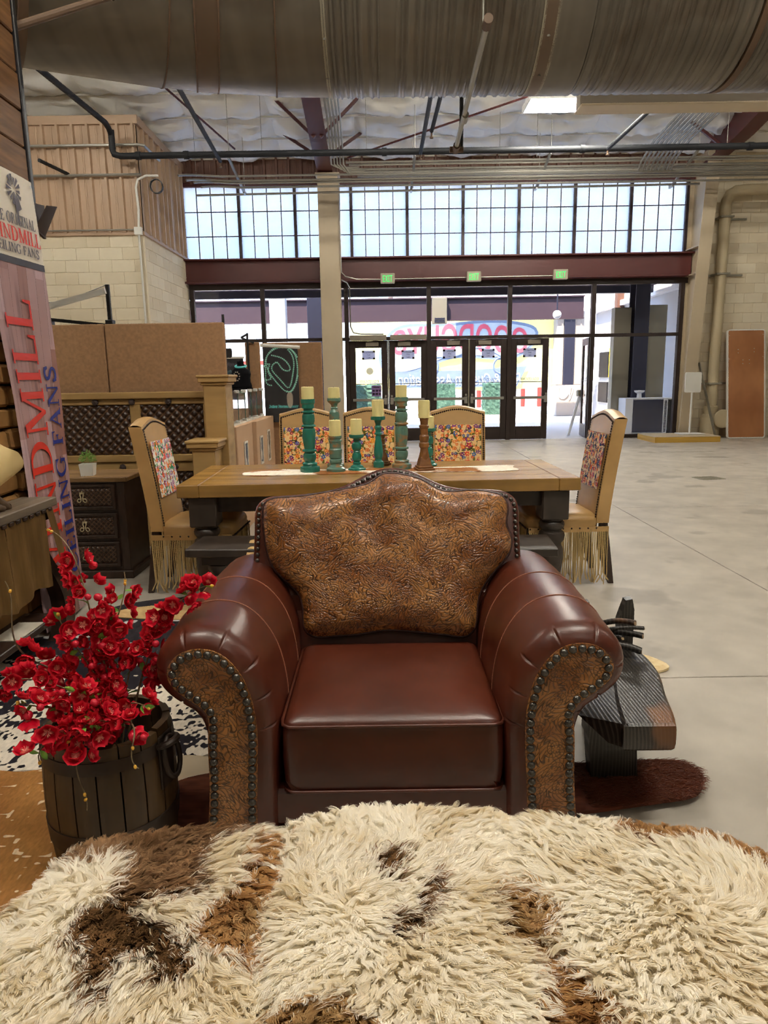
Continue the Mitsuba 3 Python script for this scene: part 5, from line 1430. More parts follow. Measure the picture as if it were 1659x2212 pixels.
def holder(x, y, prof, ztop, m, label, cz=None, cr=.0405, square=False, wscale=1.0):
    pr = np.array(prof, float)
    H = ztop - .775
    pr = np.stack([pr[:, 0] * .00064 * wscale, pr[:, 1] / pr[:, 1].max() * H], 1)
    k = thing('candle_holder', label, 'candle holder', 'candle holders on the dining table')
    part(k, 'turned_stem', P(lathe(pr, 36), smooth=26), at(x, y, .775), m)
    if square:
        part(k, 'square_base', P(join(bx(-.062, .062, -.062, .062, 0, .016, .004), bx(-.054, .054, -.054, .054, .016, .03, .004), hullmesh([(sx * w, sy * w, z) for z, w in ((.03, .044), (.07, .036), (.09, .03)) for sx in (-1, 1) for sy in (-1, 1)]))), at(x, y, .775, rz=12), m)
    if cz:
        h = cz - ztop
        cand = lathe([(0, 0), (cr - .002, 0), (cr, .003), (cr, h - .006), (cr - .004, h), (cr * .5, h - .003), (0, h - .005)], 28)
        kk = thing('candle', 'cream pillar candle on the ' + label.split(' candle holder')[0] + ' holder', 'candle', 'cream pillar candles')
        part(kk, 'wax_body', P(cand, smooth=35), at(x, y, ztop), 'wax')
        part(kk, 'wick', P(rod((0, 0, 0), (0, 0, .012), .0012, 5)), at(x, y, cz - .006), 'black_plastic')


holder(-.515, 4.86, TALL, 1.278, 'teal_paint', 'tallest glossy teal candle holder, leftmost on the table', 1.362, .0435)
holder(-.350, 5.10, BULB, 1.275, 'teal_worn', 'worn green bulb-necked candle holder behind the short stout one', 1.352, .042)
holder(-.333, 4.86, STOUT, 1.022, 'teal_worn', 'short stout worn green and brown candle holder', 1.132, .041)
holder(-.187, 4.92, SMALL, 1.024, 'teal_paint', 'small dark teal spool-shaped candle holder', 1.133, .041)
holder(-.033, 5.03, SLIM, 1.143, 'teal_paint', 'slim teal baluster candle holder with a wide plate', 1.262, .043)
holder(.133, 4.94, TALL, 1.279, 'teal_worn', 'tall thick worn green candle holder right of the middle', 1.362, .040)
holder(.288, 4.86, KNOB, 1.137, 'candle_brown', 'knobbly brown wooden candle holder with a square base, rightmost', 1.258, .0405, True)
holder(.335, 5.10, SMALL, 1.048, 'teal_paint', 'pale teal plate candle holder half hidden behind the knobbly brown one', 1.135, .04)
holder(-.012, 5.2, KNOB, 1.0, 'candle_brown', 'short brown wooden candle holder hidden behind the slim teal one', None, .04, True)

# ------------------------------------------------------------------ the leather armchair
def _ox(p, n, uv):
    a = fbm(p.x * 5, p.y * 5, p.z * 5, 4)
    b = fbm(p.x * 1.9 + 3, p.y * 1.9, p.z * 1.9, 3)
    return mix(mix(rgb('#31130a'), rgb('#522315'), a), rgb('#70381e'), smoothstep(.5, .72, b) * .55)


mat('oxblood', fn=_ox, rough=.34, spec=.55, bump=lambda p, n, uv: fbm(p.x * 160, p.y * 160, p.z * 160, 2), bscale=.00035, eps=.0015)


def _scroll(a, b):
    """tooled scrollwork: spiral fronds around scattered centres, ribbed leaves between; 0 in the grooves, 1 on the relief"""
    s = .078
    x, y = a / s, b / s
    wx, wy = x + .22 * dr.sin(y * 2.1), y + .22 * dr.sin(x * 2.4)
    best, who, bdx, bdy = mi.Float(9), mi.Float(0), mi.Float(0), mi.Float(0)
    for i in (-1, 0, 1):
        for j in (-1, 0, 1):
            cx, cy = dr.floor(wx) + i, dr.floor(wy) + j
            dx, dy = wx - cx - .15 - .7 * cell_rand(cx, cy, 1), wy - cy - .15 - .7 * cell_rand(cx, cy, 2)
            d = dx * dx + dy * dy
            nearer = d < best
            who = dr.select(nearer, cell_rand(cx, cy, 3), who)
            bdx, bdy, best = dr.select(nearer, dx, bdx), dr.select(nearer, dy, bdy), dr.select(nearer, d, best)
    r = dr.sqrt(best)
    th = dr.atan2(bdy, bdx) + who * 6.2832
    sgn = dr.select(who > .5, 1.0, -1.0)
    arms = dr.sin(th * 4 * sgn + 19 * r + 2.2 * dr.sin(3 * r * 6.28))
    comb = dr.sin(th * 13 * sgn - 30 * r)
    groove = smoothstep(.62, .95, arms)
    ribs = smoothstep(.25, .8, comb) * smoothstep(-.9, -.2, -arms) * smoothstep(.14, .24, r)
    bloom = smoothstep(.2, .7, dr.sin(th * 6)) * smoothstep(.05, .08, r)
    rim = smoothstep(.03, .0, dr.abs(r - .17))
    dark = dr.maximum(dr.select(r < .17, bloom * .8, dr.maximum(groove, ribs * .7)), rim)
    return 1 - dark


def _tooled(p, n, uv):
    h = _scroll(p.x + .35 * p.y, p.z + .3 * p.y)
    a = fbm(p.x * 13, p.y * 13, p.z * 13, 4)
    hi = mix(rgb('#7e4920'), rgb('#ac7640'), smoothstep(.3, .7, a))
    return mix(rgb('#3a1e0d'), hi, .1 + .9 * h)


mat('tooled', fn=_tooled, rough=.27, spec=.6, clear=.6, bump=lambda p, n, uv: _scroll(p.x + .35 * p.y, p.z + .3 * p.y), bscale=.0022, eps=.0012)
mat('piping_dark', '#2e130d', .4)
mat('nail_pewter', '#57544f', .28, .85)
AC = thing('armchair', 'large oxblood leather armchair with tooled brown leather cushion and arm fronts, studded with pewter nailheads', 'armchair')
YF, YR_ = 1.89, 2.80      # front and rear of the arms
stem = [(-.404, 0), (-.400, .15), (-.392, .30), (-.388, .40), (-.394, .47), (-.412, .545), (-.445, .605), (-.487, .643), (-.530, .655), (-.575, .650), (-.612, .628), (-.632, .590), (-.626, .555), (-.600, .525), (-.568, .500), (-.540, .478), (-.524, .452), (-.524, .40), (-.530, .25), (-.542, .1), (-.552, 0)]


def arm(sx, dx):
    base = spline(stem, 700)
    base = resample(base, 700)
    t = np.gradient(base, axis=0); t /= np.linalg.norm(t, axis=1, keepdims=True)
    nrm = np.stack([t[:, 1], -t[:, 0]], 1)        # outward (the outline runs counter-clockwise seen from the front: inner side up, over, outer down)
    s = np.linspace(0, 1, 700)
    # thickness of the padding round the tooled panel: thin at the notch under the scroll and on the outer side
    w = np.interp(s, [0, .25, .45, .62, .70, .745, .78, 1], [.060, .055, .052, .050, .046, .010, .004, .004])
    if nrm[90, 0] < 0: nrm = -nrm
    S = []
    for d, q in [(0, .0), (.001, .12), (.004, .32), (.009, .48), (.015, .62), (.022, .75), (.030, .85), (.040, .93), (.050, .975), (.062, 1.0), (.075, 1.0), (.09, 1.0)] + [(x, 1.0) for x in np.linspace(.12, YR_ - YF, 22)]:
        r = w * q
        # gathered pleats on the rounded front
        if .001 < d < .06:
            for c in np.linspace(.27, .76, 9):
                r = r - .0065 * np.exp(-((s - c) / .0019) ** 2) * math.sin(PI * min(1, (d / .06) ** .7))
        bulge = 1 + .1 * math.sin(PI * min(1, d / .9))
        px = base[:, 0] + nrm[:, 0] * r * bulge
        pz = base[:, 1] + nrm[:, 1] * r
        # arms grow a little taller and fuller towards the middle
        pz = pz + .012 * math.sin(PI * min(1, d / .9)) * np.clip((base[:, 1] - .4) / .25, 0, 1)
        pz = np.maximum(pz, .03)
        S.append(np.stack([sx * px + dx, np.full(700, YF + d), pz], 1))
    S = np.array(S)
    m = loft(S, closed=False)
    if sx > 0: m.invert()
    rear = trimesh.creation.triangulate_polygon(Polygon(S[-1][:, [0, 2]]).buffer(0), engine='earcut')
    rv = np.c_[rear[0][:, 0], np.full(len(rear[0]), YR_), rear[0][:, 1]]
    a = part(AC, 'arm', P(join(m, tm(rv, rear[1])), smooth=40), m='oxblood')
    # seams stitched across the arm
    for i in (16, 23):
        q = S[i][40:520:5] + (S[i][40:520:5] - S[i][40:520:5].mean(0)) * .004
        part(a, 'seam', P(tube(q, .0022, 5)), m='stitch')
    # tooled front panel and its nailheads
    o = Polygon([(sx * x + dx, max(z, .03)) for x, z in base]).buffer(0)
    part(a, 'front_panel', P(ext_xz(o.buffer(.004), YF - .004, YF + .01)), m='tooled')
    q = np.stack([sx * base[:, 0] + dx, np.full(700, YF - .004), base[:, 1]], 1)
    c3 = Polygon(q[:, [0, 2]]).buffer(0).buffer(-.0115)
    co = np.array(c3.exterior.coords)
    co = co[(co[:, 1] > .06)]
    # order from the inner foot up and over to the outer foot
    k0 = np.argmax(np.linalg.norm(np.diff(np.vstack([co, co[:1]]), axis=0), axis=1))
    co = np.roll(co[:-1] if np.allclose(co[0], co[-1]) else co, -(k0 + 1), axis=0)
    L = LineString(co).length
    for x, z in resample(co, int(L / .0262)):
        part(a, 'nail', NAIL, T4().translate([x, YF - .005, z]).rotate([1, 0, 0], 90), 'nail_pewter')
    return a


NAIL = P(join(dome(.0122, .0095, 14, 5)), smooth=True)
mat('stitch', '#8a5a44', .7)
arm(1, 0.0)
arm(-1, 0.022)
# base, seat deck
part(AC, 'front_rail', P(bx(-.36, .385, YF + .05, YF + .11, .05, .172, .012)), m='oxblood')
part(AC, 'base', P(bx(-.42, .445, YF + .1, YR_ - .02, .05, .165, .01)), m='piping_dark')
for x in (-.48, .50):
    for y in (1.97, 2.74):
        part(AC, 'foot', P(lathe([(0, 0), (.025, 0), (.04, .03), (.035, .05), (0, .05)], 14)), at(x, y, 0), 'dark_wood')
# seat cushion: a crowned box with piping
CX0_, CX1_, CY0_, CY1_, CZ0_, CZ1_ = -.318, .352, 1.925, 2.56, .176, .392


def rr(e, z, crown=0, n=96):
    x0, x1, y0, y1 = CX0_ + e, CX1_ - e, CY0_ + e, CY1_ - e
    o = np.array(sbox(x0, y0, x1, y1).buffer(-.032 + min(e, .02)).buffer(.032 - min(e, .02), quad_segs=6).exterior.coords)[:-1]
    o = resample(o, n, True)
    k = np.argmin(np.abs(np.arctan2(o[:, 1] - 2.24, o[:, 0]) + PI * .75))
    o = np.roll(o, -k, 0)
    return np.c_[o, np.full(n, z)]


S = [rr(.10, CZ0_ - .012), rr(.03, CZ0_ - .008), rr(.004, CZ0_), rr(-.002, CZ0_ + .03), rr(-.006, .28), rr(-.003, CZ1_ - .03), rr(.003, CZ1_), rr(.012, CZ1_ + .012), rr(.035, CZ1_ + .024), rr(.08, CZ1_ + .034), rr(.15, CZ1_ + .041), rr(.23, CZ1_ + .043), rr(.30, CZ1_ + .044)]
sc = part(AC, 'seat_cushion', P(loft(np.array(S), cap=True), smooth=50), m='oxblood')
for e, z in ((.001, CZ1_), (.002, CZ0_)):
    q = rr(e - .004, z)
    part(sc, 'piping', P(tube(q, .0055, 7, closed=True), smooth=True), m='oxblood')
# back frame and pillow: outlines in (x, height along the leaning plane)
LEAN = math.radians(19)
pil = [(-.462, .985), (-.418, .996), (-.345, .999), (-.230, 1.012), (-.105, 1.03), (-.05, 1.045), (-.01, 1.068), (.03, 1.074), (.08, 1.068), (.155, 1.048), (.212, 1.018), (.24, 1.01), (.345, 1.012), (.42, 1.004), (.470, .988), (.488, .948), (.478, .90), (.493, .86), (.490, .81), (.452, .765), (.395, .71), (.362, .66), (.352, .60), (.342, .56), (.315, .535), (.255, .535), (.16, .545), (.05, .555), (-.02, .555), (-.10, .545), (-.20, .54), (-.275, .54), (-.305, .555), (-.318, .62), (-.335, .675), (-.385, .72), (-.44, .775), (-.466, .85), (-.475, .92)]


def leaned(v, y0, z0=.44):
    """(x, height from the camera-facing design, depth forward) -> the plane leaning back from y0 at z0"""
    h = (v[:, 1] - .44)
    return np.c_[v[:, 0], y0 + h * math.sin(LEAN) - v[:, 2] * math.cos(LEAN), z0 + h * math.cos(LEAN) + v[:, 2] * math.sin(LEAN)]


mat('back_leather', fn=_ox, rough=.3, spec=.6)
PH = 1.125
poly = Polygon(spline([(x, .44 + (z - .535) * 1.185) for x, z in pil], 260, True)).buffer(0)
pts, h, tri, B = puff(poly, .085, .13, .0115)
wr = meshkit.fbm(np.c_[pts * [7, 9], pts[:, :1] * 0], 3, 4) - .5
wr2 = np.abs(meshkit.noise(np.c_[pts[:, 0] * 5 + 2 * pts[:, 1], pts[:, 1] * 11 - pts[:, 0] * 4, pts[:, :1] * 0], 9) - .5)
edge = np.clip(h / .085, 0, 1)
upper = np.clip((pts[:, 1] - .75) / .2, 0, 1)
hh = h + edge * (wr * .02 + (wr2 - .2) * .05 * upper) - .018 * np.exp(-((pts[:, 0] + .03) / .03) ** 2) * edge * upper * .5
front = leaned(np.c_[pts, hh], 2.53)
backv = leaned(np.c_[pts, -h * .6], 2.53)
mf, mb = tm(front, tri), tm(backv, tri[:, ::-1])
pk = part(AC, 'back_pillow', P(join(mf, mb), smooth=60), m='tooled')
part(pk, 'piping', P(tube(leaned(np.c_[B, np.zeros(len(B))], 2.53), .0062, 7, closed=True), smooth=True), m='piping_dark')
fr = [(-.545, .36), (-.548, .80), (-.545, .93), (-.535, .985), (-.505, 1.008), (-.44, 1.018), (-.30, 1.026), (-.17, 1.05), (-.08, 1.088), (.0, 1.112), (.07, 1.112), (.15, 1.09), (.24, 1.052), (.33, 1.035), (.45, 1.030), (.52, 1.018), (.557, .992), (.568, .93), (.568, .80), (.565, .36)]
fo = Polygon(np.vstack([spline([(x * .957, .44 + (z - .535) * PH) for x, z in fr], 140)])).buffer(0)
Y0 = 2.60
ring = resample(np.array(fo.exterior.coords)[:-1], 200, True)
cen = ring.mean(0)
S = []
for d, e in ((.03, .055), (.03, .03), (.024, .012), (.012, .003), (0, 0), (-.10, 0), (-.13, .006), (-.14, .03)):
    o = resample(np.array(fo.buffer(-e).exterior.coords)[:-1], 200, True)
    o = np.roll(o, -np.argmin(np.linalg.norm(o - (ring[0] + (cen - ring[0]) * e), axis=1)), 0)
    S.append(leaned(np.c_[o, np.full(200, d)], Y0))
bm = loft(np.array(S))
pf, ff = trimesh.creation.triangulate_polygon(fo.buffer(-.055), engine='earcut')
inner = tm(leaned(np.c_[pf, np.full(len(pf), .028)], Y0), ff)
innerb = tm(leaned(np.c_[pf, np.full(len(pf), -.138)], Y0), ff[:, ::-1])
bk = part(AC, 'back_frame', P(clean(join(bm, inner, innerb)), smooth=45), m='back_leather')
no = np.array(fo.buffer(-.021).exterior.coords)[:-1]
no = no[no[:, 1] > .62]
k0 = np.argmax(np.linalg.norm(np.diff(np.vstack([no, no[:1]]), axis=0), axis=1))
no = np.roll(no, -(k0 + 1), axis=0)
for x, z in resample(no, int(LineString(no).length / .0225)):
    q = leaned(np.array([[x, z, .0285]]), Y0)[0]
    part(bk, 'nail', NAIL, T4().translate(q.tolist()).rotate([1, 0, 0], 90 - math.degrees(LEAN)).scale(.72), 'nail_pewter')
part(AC, 'inner_back', P(bx(-.5, .52, 2.60, 2.72, .17, .62, .03)), m='back_leather')

# ------------------------------------------------------------------ hides on the floor
def hide(name, label, pts, m, z=0.003, t=.006, n=120, wav=.02, seed=1, cat='hide rug'):
    o = spline(pts, n, True)
    c = o.mean(0)
    w = meshkit.noise(np.c_[o * 9, np.full(n, seed)], seed) - .5
    d = (o - c) / np.linalg.norm(o - c, axis=1, keepdims=True)
    poly = Polygon(o + d * (w * wav * 2)[:, None]).buffer(0)
    mesh = ext(poly, t)
    mesh.apply_translation((0, 0, z))
    return solo(name, label, cat, P(mesh), m=m)


def _cow(p, n, uv):
    a = fbm(p.x * 2.2 + 4, p.y * 2.6 + 1.5, 2, 3)
    sp = noise(p.x * 38, p.y * 38, 2.0) * .6 + noise(p.x * 80, p.y * 55, 5.0) * .4
    band = smoothstep(.40, .60, a)
    thr = .40 + .45 * band
    white = smoothstep(thr - .05, thr + .03, sp)
    return mix(rgb('#17141a'), rgb('#cfc4b4'), white) * (.85 + .3 * fbm(p.x * 120, p.y * 40, 1, 2))


def _axis(p, n, uv):
    s = noise(p.x * 44, p.y * 62, 3.0)
    c = mix(rgb('#6e4524'), rgb('#a87844'), fbm(p.x * 5, p.y * 5, 1, 3))
    return mix(c, rgb('#e2cfae'), smoothstep(.80, .88, s) * .8) * (.8 + .4 * fbm(p.x * 150, p.y * 60, 1, 2))


mat('cow_black_white', fn=_cow, rough=.9, spec=.15)
mat('cow_black', fn=lambda p, n, uv: mix(rgb('#121014'), rgb('#2a262a'), fbm(p.x * 60, p.y * 30, 1, 2)) + mi.Color3f(.5) * smoothstep(.735, .76, fbm(p.x * 5 + 2, p.y * 7, 3, 3)), rough=.85, spec=.15)
mat('axis_hide', fn=_axis, rough=.9, spec=.15)
mat('hair_hide', fn=lambda p, n, uv: mix(rgb('#27120c'), rgb('#5a2c1a'), fbm(p.x * 14 + 3 * p.y, p.y * 60, 1, 4)), rough=.85, spec=.2)
mat('pale_hide', '#b0a088', .9, spec=.15)
mat('ivory_hide', fn=lambda p, n, uv: mix(rgb('#c8ac7c'), rgb('#e6d6b0'), fbm(p.x * 40, p.y * 40, 1, 3)), rough=.9, spec=.1)
hide('cowhide_rug', 'black and white speckled cowhide rug on the floor behind the barrel', [(-2.3, 3.1), (-1.75, 2.36), (-1.3, 2.345), (-.8, 2.37), (-.66, 2.45), (-.7, 2.8), (-.85, 3.2), (-1.2, 3.42), (-1.7, 3.45)], 'cow_black_white', z=.009, wav=.012)
hide('cowhide_rug', 'plain black cowhide rug with small white marks below the nightstand side', [(-2.4, 3.5), (-1.9, 3.3), (-1.2, 3.3), (-.85, 3.25), (-.95, 3.7), (-1.05, 4.0), (-1.35, 4.1), (-1.65, 4.04), (-1.9, 3.75)], 'cow_black', z=.003, seed=4)
hide('cowhide_rug', 'tan and white hide lying by the fringe of the left dining chair', [(-1.70, 4.08), (-1.62, 4.18), (-1.3, 4.22), (-.9, 4.2), (-.8, 4.0), (-1.2, 3.95), (-1.5, 4.0)], 'tan_fur', z=.011, seed=6)
hide('cowhide_rug', 'narrow black hide behind the tan hide near the left dining chair', [(-1.72, 4.2), (-1.6, 4.32), (-1.4, 4.4), (-1.15, 4.42), (-1.0, 4.3), (-1.25, 4.2), (-1.5, 4.15)], 'cow_black', z=.004, seed=7)
hide('deer_hide', 'brown axis deer hide with white spots on the floor left of the barrel', [(-2.3, 2.2), (-1.9, 2.33), (-1.3, 2.33), (-1.05, 2.31), (-.98, 2.1), (-.95, 1.8), (-1.0, 1.55), (-1.3, 1.4), (-1.8, 1.5), (-2.2, 1.7)], 'axis_hide', z=.016, seed=9)
hide('beige_hide', 'pale beige hide edge between the barrel and the armchair', [(-1.05, 2.3), (-.8, 2.395), (-.6, 2.40), (-.5, 2.25), (-.6, 2.12), (-.75, 2.15), (-.95, 2.2)], 'pale_hide', z=.016, seed=12)
BH = [(-.78, 2.06), (-.74, 2.22), (-.64, 2.27), (-.3, 2.3), (.3, 2.32), (.68, 2.30), (.91, 2.31), (1.05, 2.305), (1.10, 2.25), (1.085, 2.17), (1.04, 2.11), (.92, 2.07), (.77, 2.04), (.5, 2.0), (.1, 1.95), (-.4, 1.92), (-.7, 1.95)]
bh = hide('brown_hide', 'dark reddish brown cowhide under the armchair, its furry end showing on the right', BH, 'hair_hide', z=.022, t=.012, seed=15, wav=.006)
hide('cream_hide', 'tip of a cream hide on the concrete right of the charred wood stool', [(.8, 3.2), (1.1, 3.32), (1.30, 3.33), (1.36, 3.25), (1.375, 3.17), (1.31, 3.125), (1.1, 3.13), (.85, 3.1)], 'ivory_hide', t=.012, wav=.004)



def ribbons(P_, R_, up_, cols):
    """many narrow tapering hair ribbons at once, lying broadside to the directions up_ (n, 3)"""
    n, k, _ = P_.shape
    t = np.gradient(P_, axis=1); t /= np.linalg.norm(t, axis=2, keepdims=True) + 1e-9
    a = np.cross(t, up_[:, None]); a /= np.linalg.norm(a, axis=2, keepdims=True) + 1e-6
    v = np.stack([P_ - a * R_[..., None], P_ + a * R_[..., None]], 2)
    i = np.arange(k - 1) * 2
    q = np.vstack([np.c_[i, i + 1, i + 3], np.c_[i, i + 3, i + 2]])
    f = (q[None] + (np.arange(n) * k * 2)[:, None, None]).reshape(-1, 3)
    return mikit.ply(tm(v.reshape(-1, 3), f), None, True, color=np.repeat(cols, k * 2, 0))


def locks(P_, R_, cols=None, sides=3):
    """many tapered tubes at once. P_: (n, k, 3) points, R_: (n, k) radii, cols: (n, 3) colour of each"""
    n, k, _ = P_.shape
    t = np.gradient(P_, axis=1); t /= np.linalg.norm(t, axis=2, keepdims=True) + 1e-9
    ref = np.random.default_rng(4).normal(size=(n, 1, 3))
    a = np.cross(t, ref); a /= np.linalg.norm(a, axis=2, keepdims=True) + 1e-9
    b = np.cross(t, a)
    g = np.arange(sides) * 2 * PI / sides
    v = P_[:, :, None] + R_[:, :, None, None] * (np.cos(g)[:, None] * a[:, :, None] + np.sin(g)[:, None] * b[:, :, None])
    nr = (np.cos(g)[:, None] * a[:, :, None] + np.sin(g)[:, None] * b[:, :, None])
    i, j = np.meshgrid(np.arange(k - 1), np.arange(sides), indexing='ij')
    q = np.stack([i * sides + j, i * sides + (j + 1) % sides, (i + 1) * sides + (j + 1) % sides, (i + 1) * sides + j], -1).reshape(-1, 4)
    q = np.vstack([q[:, [0, 1, 2]], q[:, [0, 2, 3]]])
    f = (q[None] + (np.arange(n) * k * sides)[:, None, None]).reshape(-1, 3)
    m = tm(v.reshape(-1, 3), f)
    return mikit.ply(m, None, True, color=None if cols is None else np.repeat(cols, k * sides, 0))


mat('hair_brown', '#5a2a16', .5, spec=.4, two=False)
rng = np.random.default_rng(31)
n = 3500
R0 = np.c_[rng.uniform(.66, 1.1, n), rng.uniform(2.04, 2.31, n)]
pb = Polygon(spline(BH, 200, True))
import shapely
R0 = R0[shapely.contains_xy(pb, R0[:, 0], R0[:, 1])]
n = len(R0)
dirs = np.c_[.9 + .3 * rng.normal(size=n), -.35 + .4 * rng.normal(size=n), .25 + .15 * rng.random(n)] * .022
tt_ = np.linspace(-.2, 1.1, 5)
Pc = np.array([np.c_[R0[i, 0] + dirs[i, 0] * tt_, R0[i, 1] + dirs[i, 1] * tt_, .034 + dirs[i, 2] * np.sin(np.clip(tt_, 0, 1) * 2.4)] for i in range(n)])
part(bh, 'hair', locks(Pc, np.broadcast_to([.0014, .0012, .001, .0008, .0003], (n, 5))), m='hair_brown', kind='stuff')

# ------------------------------------------------------------------ sheepskin ottoman in the foreground
OUT = [(-.775, 1.249), (-.755, 1.288), (-.742, 1.375), (-.69, 1.43), (-.59, 1.462), (-.438, 1.488), (-.26, 1.50), (-.16, 1.535), (-.01, 1.545), (.184, 1.54), (.352, 1.52), (.51, 1.485), (.613, 1.465), (.71, 1.44), (.80, 1.395), (.87, 1.30), (.90, 1.1), (.90, .8), (.84, .66), (.5, .6), (0, .58), (-.5, .6), (-.76, .68), (-.81, .85), (-.80, 1.1)]
op = Polygon(spline(OUT, 240, True)).buffer(0)
ring_o = shapely.LinearRing(op.exterior.coords)
SEAMS = [[(-.262, 1.5), (-.237, 1.245), (-.239, 1.07), (-.217, .92), (-.2, .6)], [(.310, 1.5), (.25, 1.234), (.273, 1.05), (.285, .91), (.29, .6)]]
seamL = [LineString(spline(s, 40)) for s in SEAMS]


def otop(x, y):
    pt = shapely.points(x, y)
    d = np.where(shapely.contains_xy(op, x, y), shapely.distance(ring_o, pt), 0)
    e = np.clip(d / .16, 0, 1)
    z = .315 + .100 * np.sqrt(np.clip(1 - (1 - e) ** 2, 0, 1))
    for s in seamL:
        z = z - .022 * np.exp(-(shapely.distance(s, pt) / .035) ** 2)
    z = z + .018 * (meshkit.fbm(np.stack([x * 6, y * 6, x * 0], -1), 3, 3) - .5)
    return z


blob = {
    'taupe': [[(-.70, 1.345), (-.665, 1.45), (-.54, 1.52), (-.36, 1.52), (-.33, 1.43), (-.40, 1.36), (-.40, 1.29), (-.385, 1.235), (-.484, 1.20), (-.56, 1.235), (-.583, 1.31), (-.643, 1.31)]],
    'dark': [[(-.518, 1.212), (-.6, 1.148), (-.569, 1.087), (-.527, 1.026), (-.489, .963), (-.473, .98), (-.491, 1.035), (-.473, 1.064), (-.44, 1.064), (-.408, 1.015), (-.363, 1.023), (-.375, 1.083), (-.436, 1.144), (-.484, 1.169)],
             [(.079, 1.251), (.093, 1.199), (.031, 1.118), (-.003, 1.102), (-.016, 1.13), (.033, 1.164)], [(-.026, 1.324), (.004, 1.316), (.003, 1.239), (-.025, 1.253)]],
    'rust': [[(-.252, 1.407), (-.291, 1.392), (-.313, 1.346), (-.313, 1.246), (-.363, 1.149), (-.354, 1.115), (-.329, 1.082), (-.258, 1.06), (-.239, 1.021), (-.225, 1.04), (-.245, 1.124), (-.24, 1.245), (-.245, 1.329), (-.236, 1.43)],
             [(.255, 1.10), (.318, 1.04), (.345, .97), (.345, .86), (.25, .86), (.255, .98), (.25, 1.04)],
             [(.525, 1.42), (.60, 1.46), (.70, 1.44), (.67, 1.33), (.603, 1.345), (.545, 1.36)], [(.69, 1.44), (.80, 1.43), (.90, 1.35), (.87, 1.20), (.79, 1.26), (.71, 1.32)], [(.30, 1.54), (.325, 1.54), (.33, 1.48), (.31, 1.475)]],
    'tan': [[(.24, 1.24), (.29, 1.22), (.315, 1.14), (.285, 1.06), (.245, 1.06), (.212, 1.09)], [(-.80, 1.2), (-.77, 1.35), (-.70, 1.44), (-.672, 1.40), (-.73, 1.33), (-.75, 1.22)],
            [(-.186, .961), (-.035, .942), (.02, .88), (.0, .8), (-.2, .8), (-.22, .9)], [(-.275, 1.19), (-.255, 1.2), (-.25, 1.12), (-.28, 1.1)]]}
blob = {k: [Polygon(spline(q, 60, True)).buffer(0) for q in v] for k, v in blob.items()}
names = ['cream', 'taupe', 'dark', 'rust', 'tan']


def kind_of(x, y, rg=None):
    j = .5 * (meshkit.fbm(np.stack([x * 26, y * 26, x * 0], -1), 3, 5) - .5) * .09
    j2 = .5 * (meshkit.fbm(np.stack([x * 26, y * 26, x * 0 + 9], -1), 3, 8) - .5) * .09
    X, Y = x + j, y + j2
    if rg is not None:
        X, Y = X + rg.normal(size=len(x)) * .011, Y + rg.normal(size=len(x)) * .011
    out = np.zeros(len(x), int)
    for i, nm in enumerate(names[1:]):
        for q in blob[nm]:
            out[shapely.contains_xy(q, X, Y)] = i + 1
    return out


fcol = {'cream': '#e8dfca', 'taupe': '#6f4e31', 'dark': '#3a2414', 'rust': '#80501f', 'tan': '#9c7444'}
mat('wool_body', '#dccfb0', .8, spec=.2)
scene['wool'] = {'type': 'principledthin', 'base_color': {'type': 'mesh_attribute', 'name': 'vertex_color'}, 'roughness': .7, 'diff_trans': .9, 'spec_trans': 0.0, 'eta': 1.25}
scene['pelt_skin'] = {'type': 'twosided', 'bsdf': {'type': 'principled', 'base_color': {'type': 'mesh_attribute', 'name': 'vertex_color'}, 'roughness': .9, 'specular': .1}}
OT = thing('ottoman', 'large ottoman covered in shaggy cream sheepskin with brown patches in the foreground', 'ottoman')
# three sewn pelts as the skin, split at the two seams
zones = []
rest = op
from shapely.ops import split as ssplit
for s in seamL:
    c = np.array(s.coords); c = np.vstack([c[0] + (c[0] - c[1]) * 20, c, c[-1] + (c[-1] - c[-2]) * 20])
    parts_ = sorted(ssplit(rest, LineString(c)).geoms, key=lambda g: g.centroid.x)
    zones.append(parts_[0]); rest = unary_union(parts_[1:])
zones.append(rest)
for zn in zones:
    pts, h, tri, B = puff(zn.buffer(-.002), .01, .02, .014)
    z = otop(pts[:, 0], pts[:, 1]) - .004
    kk = kind_of(pts[:, 0], pts[:, 1])
    col = np.array([np.array(rgb(fcol[nm])) * .95 for nm in names])[kk]
    m = tm(np.c_[pts, z], tri)
    part(OT, 'pelt', mikit.ply(m, 'pelt_skin', True, color=col))
ro = resample(np.array(op.exterior.coords)[:-1], 200, True)
side = loft(np.array([np.c_[ro * .97 + op.centroid.coords[0] * np.array([.03, .03]), np.full(200, z)] for z in (.03, .31)]))
part(OT, 'body', P(side, smooth=True), m='wool_body')
for x, y in ((-.6, .75), (.7, .75), (-.6, 1.3), (.7, 1.25)):
    part(OT, 'foot', P(bx(x - .03, x + .03, y - .03, y + .03, 0, .05, .004)), m='dark_wood')
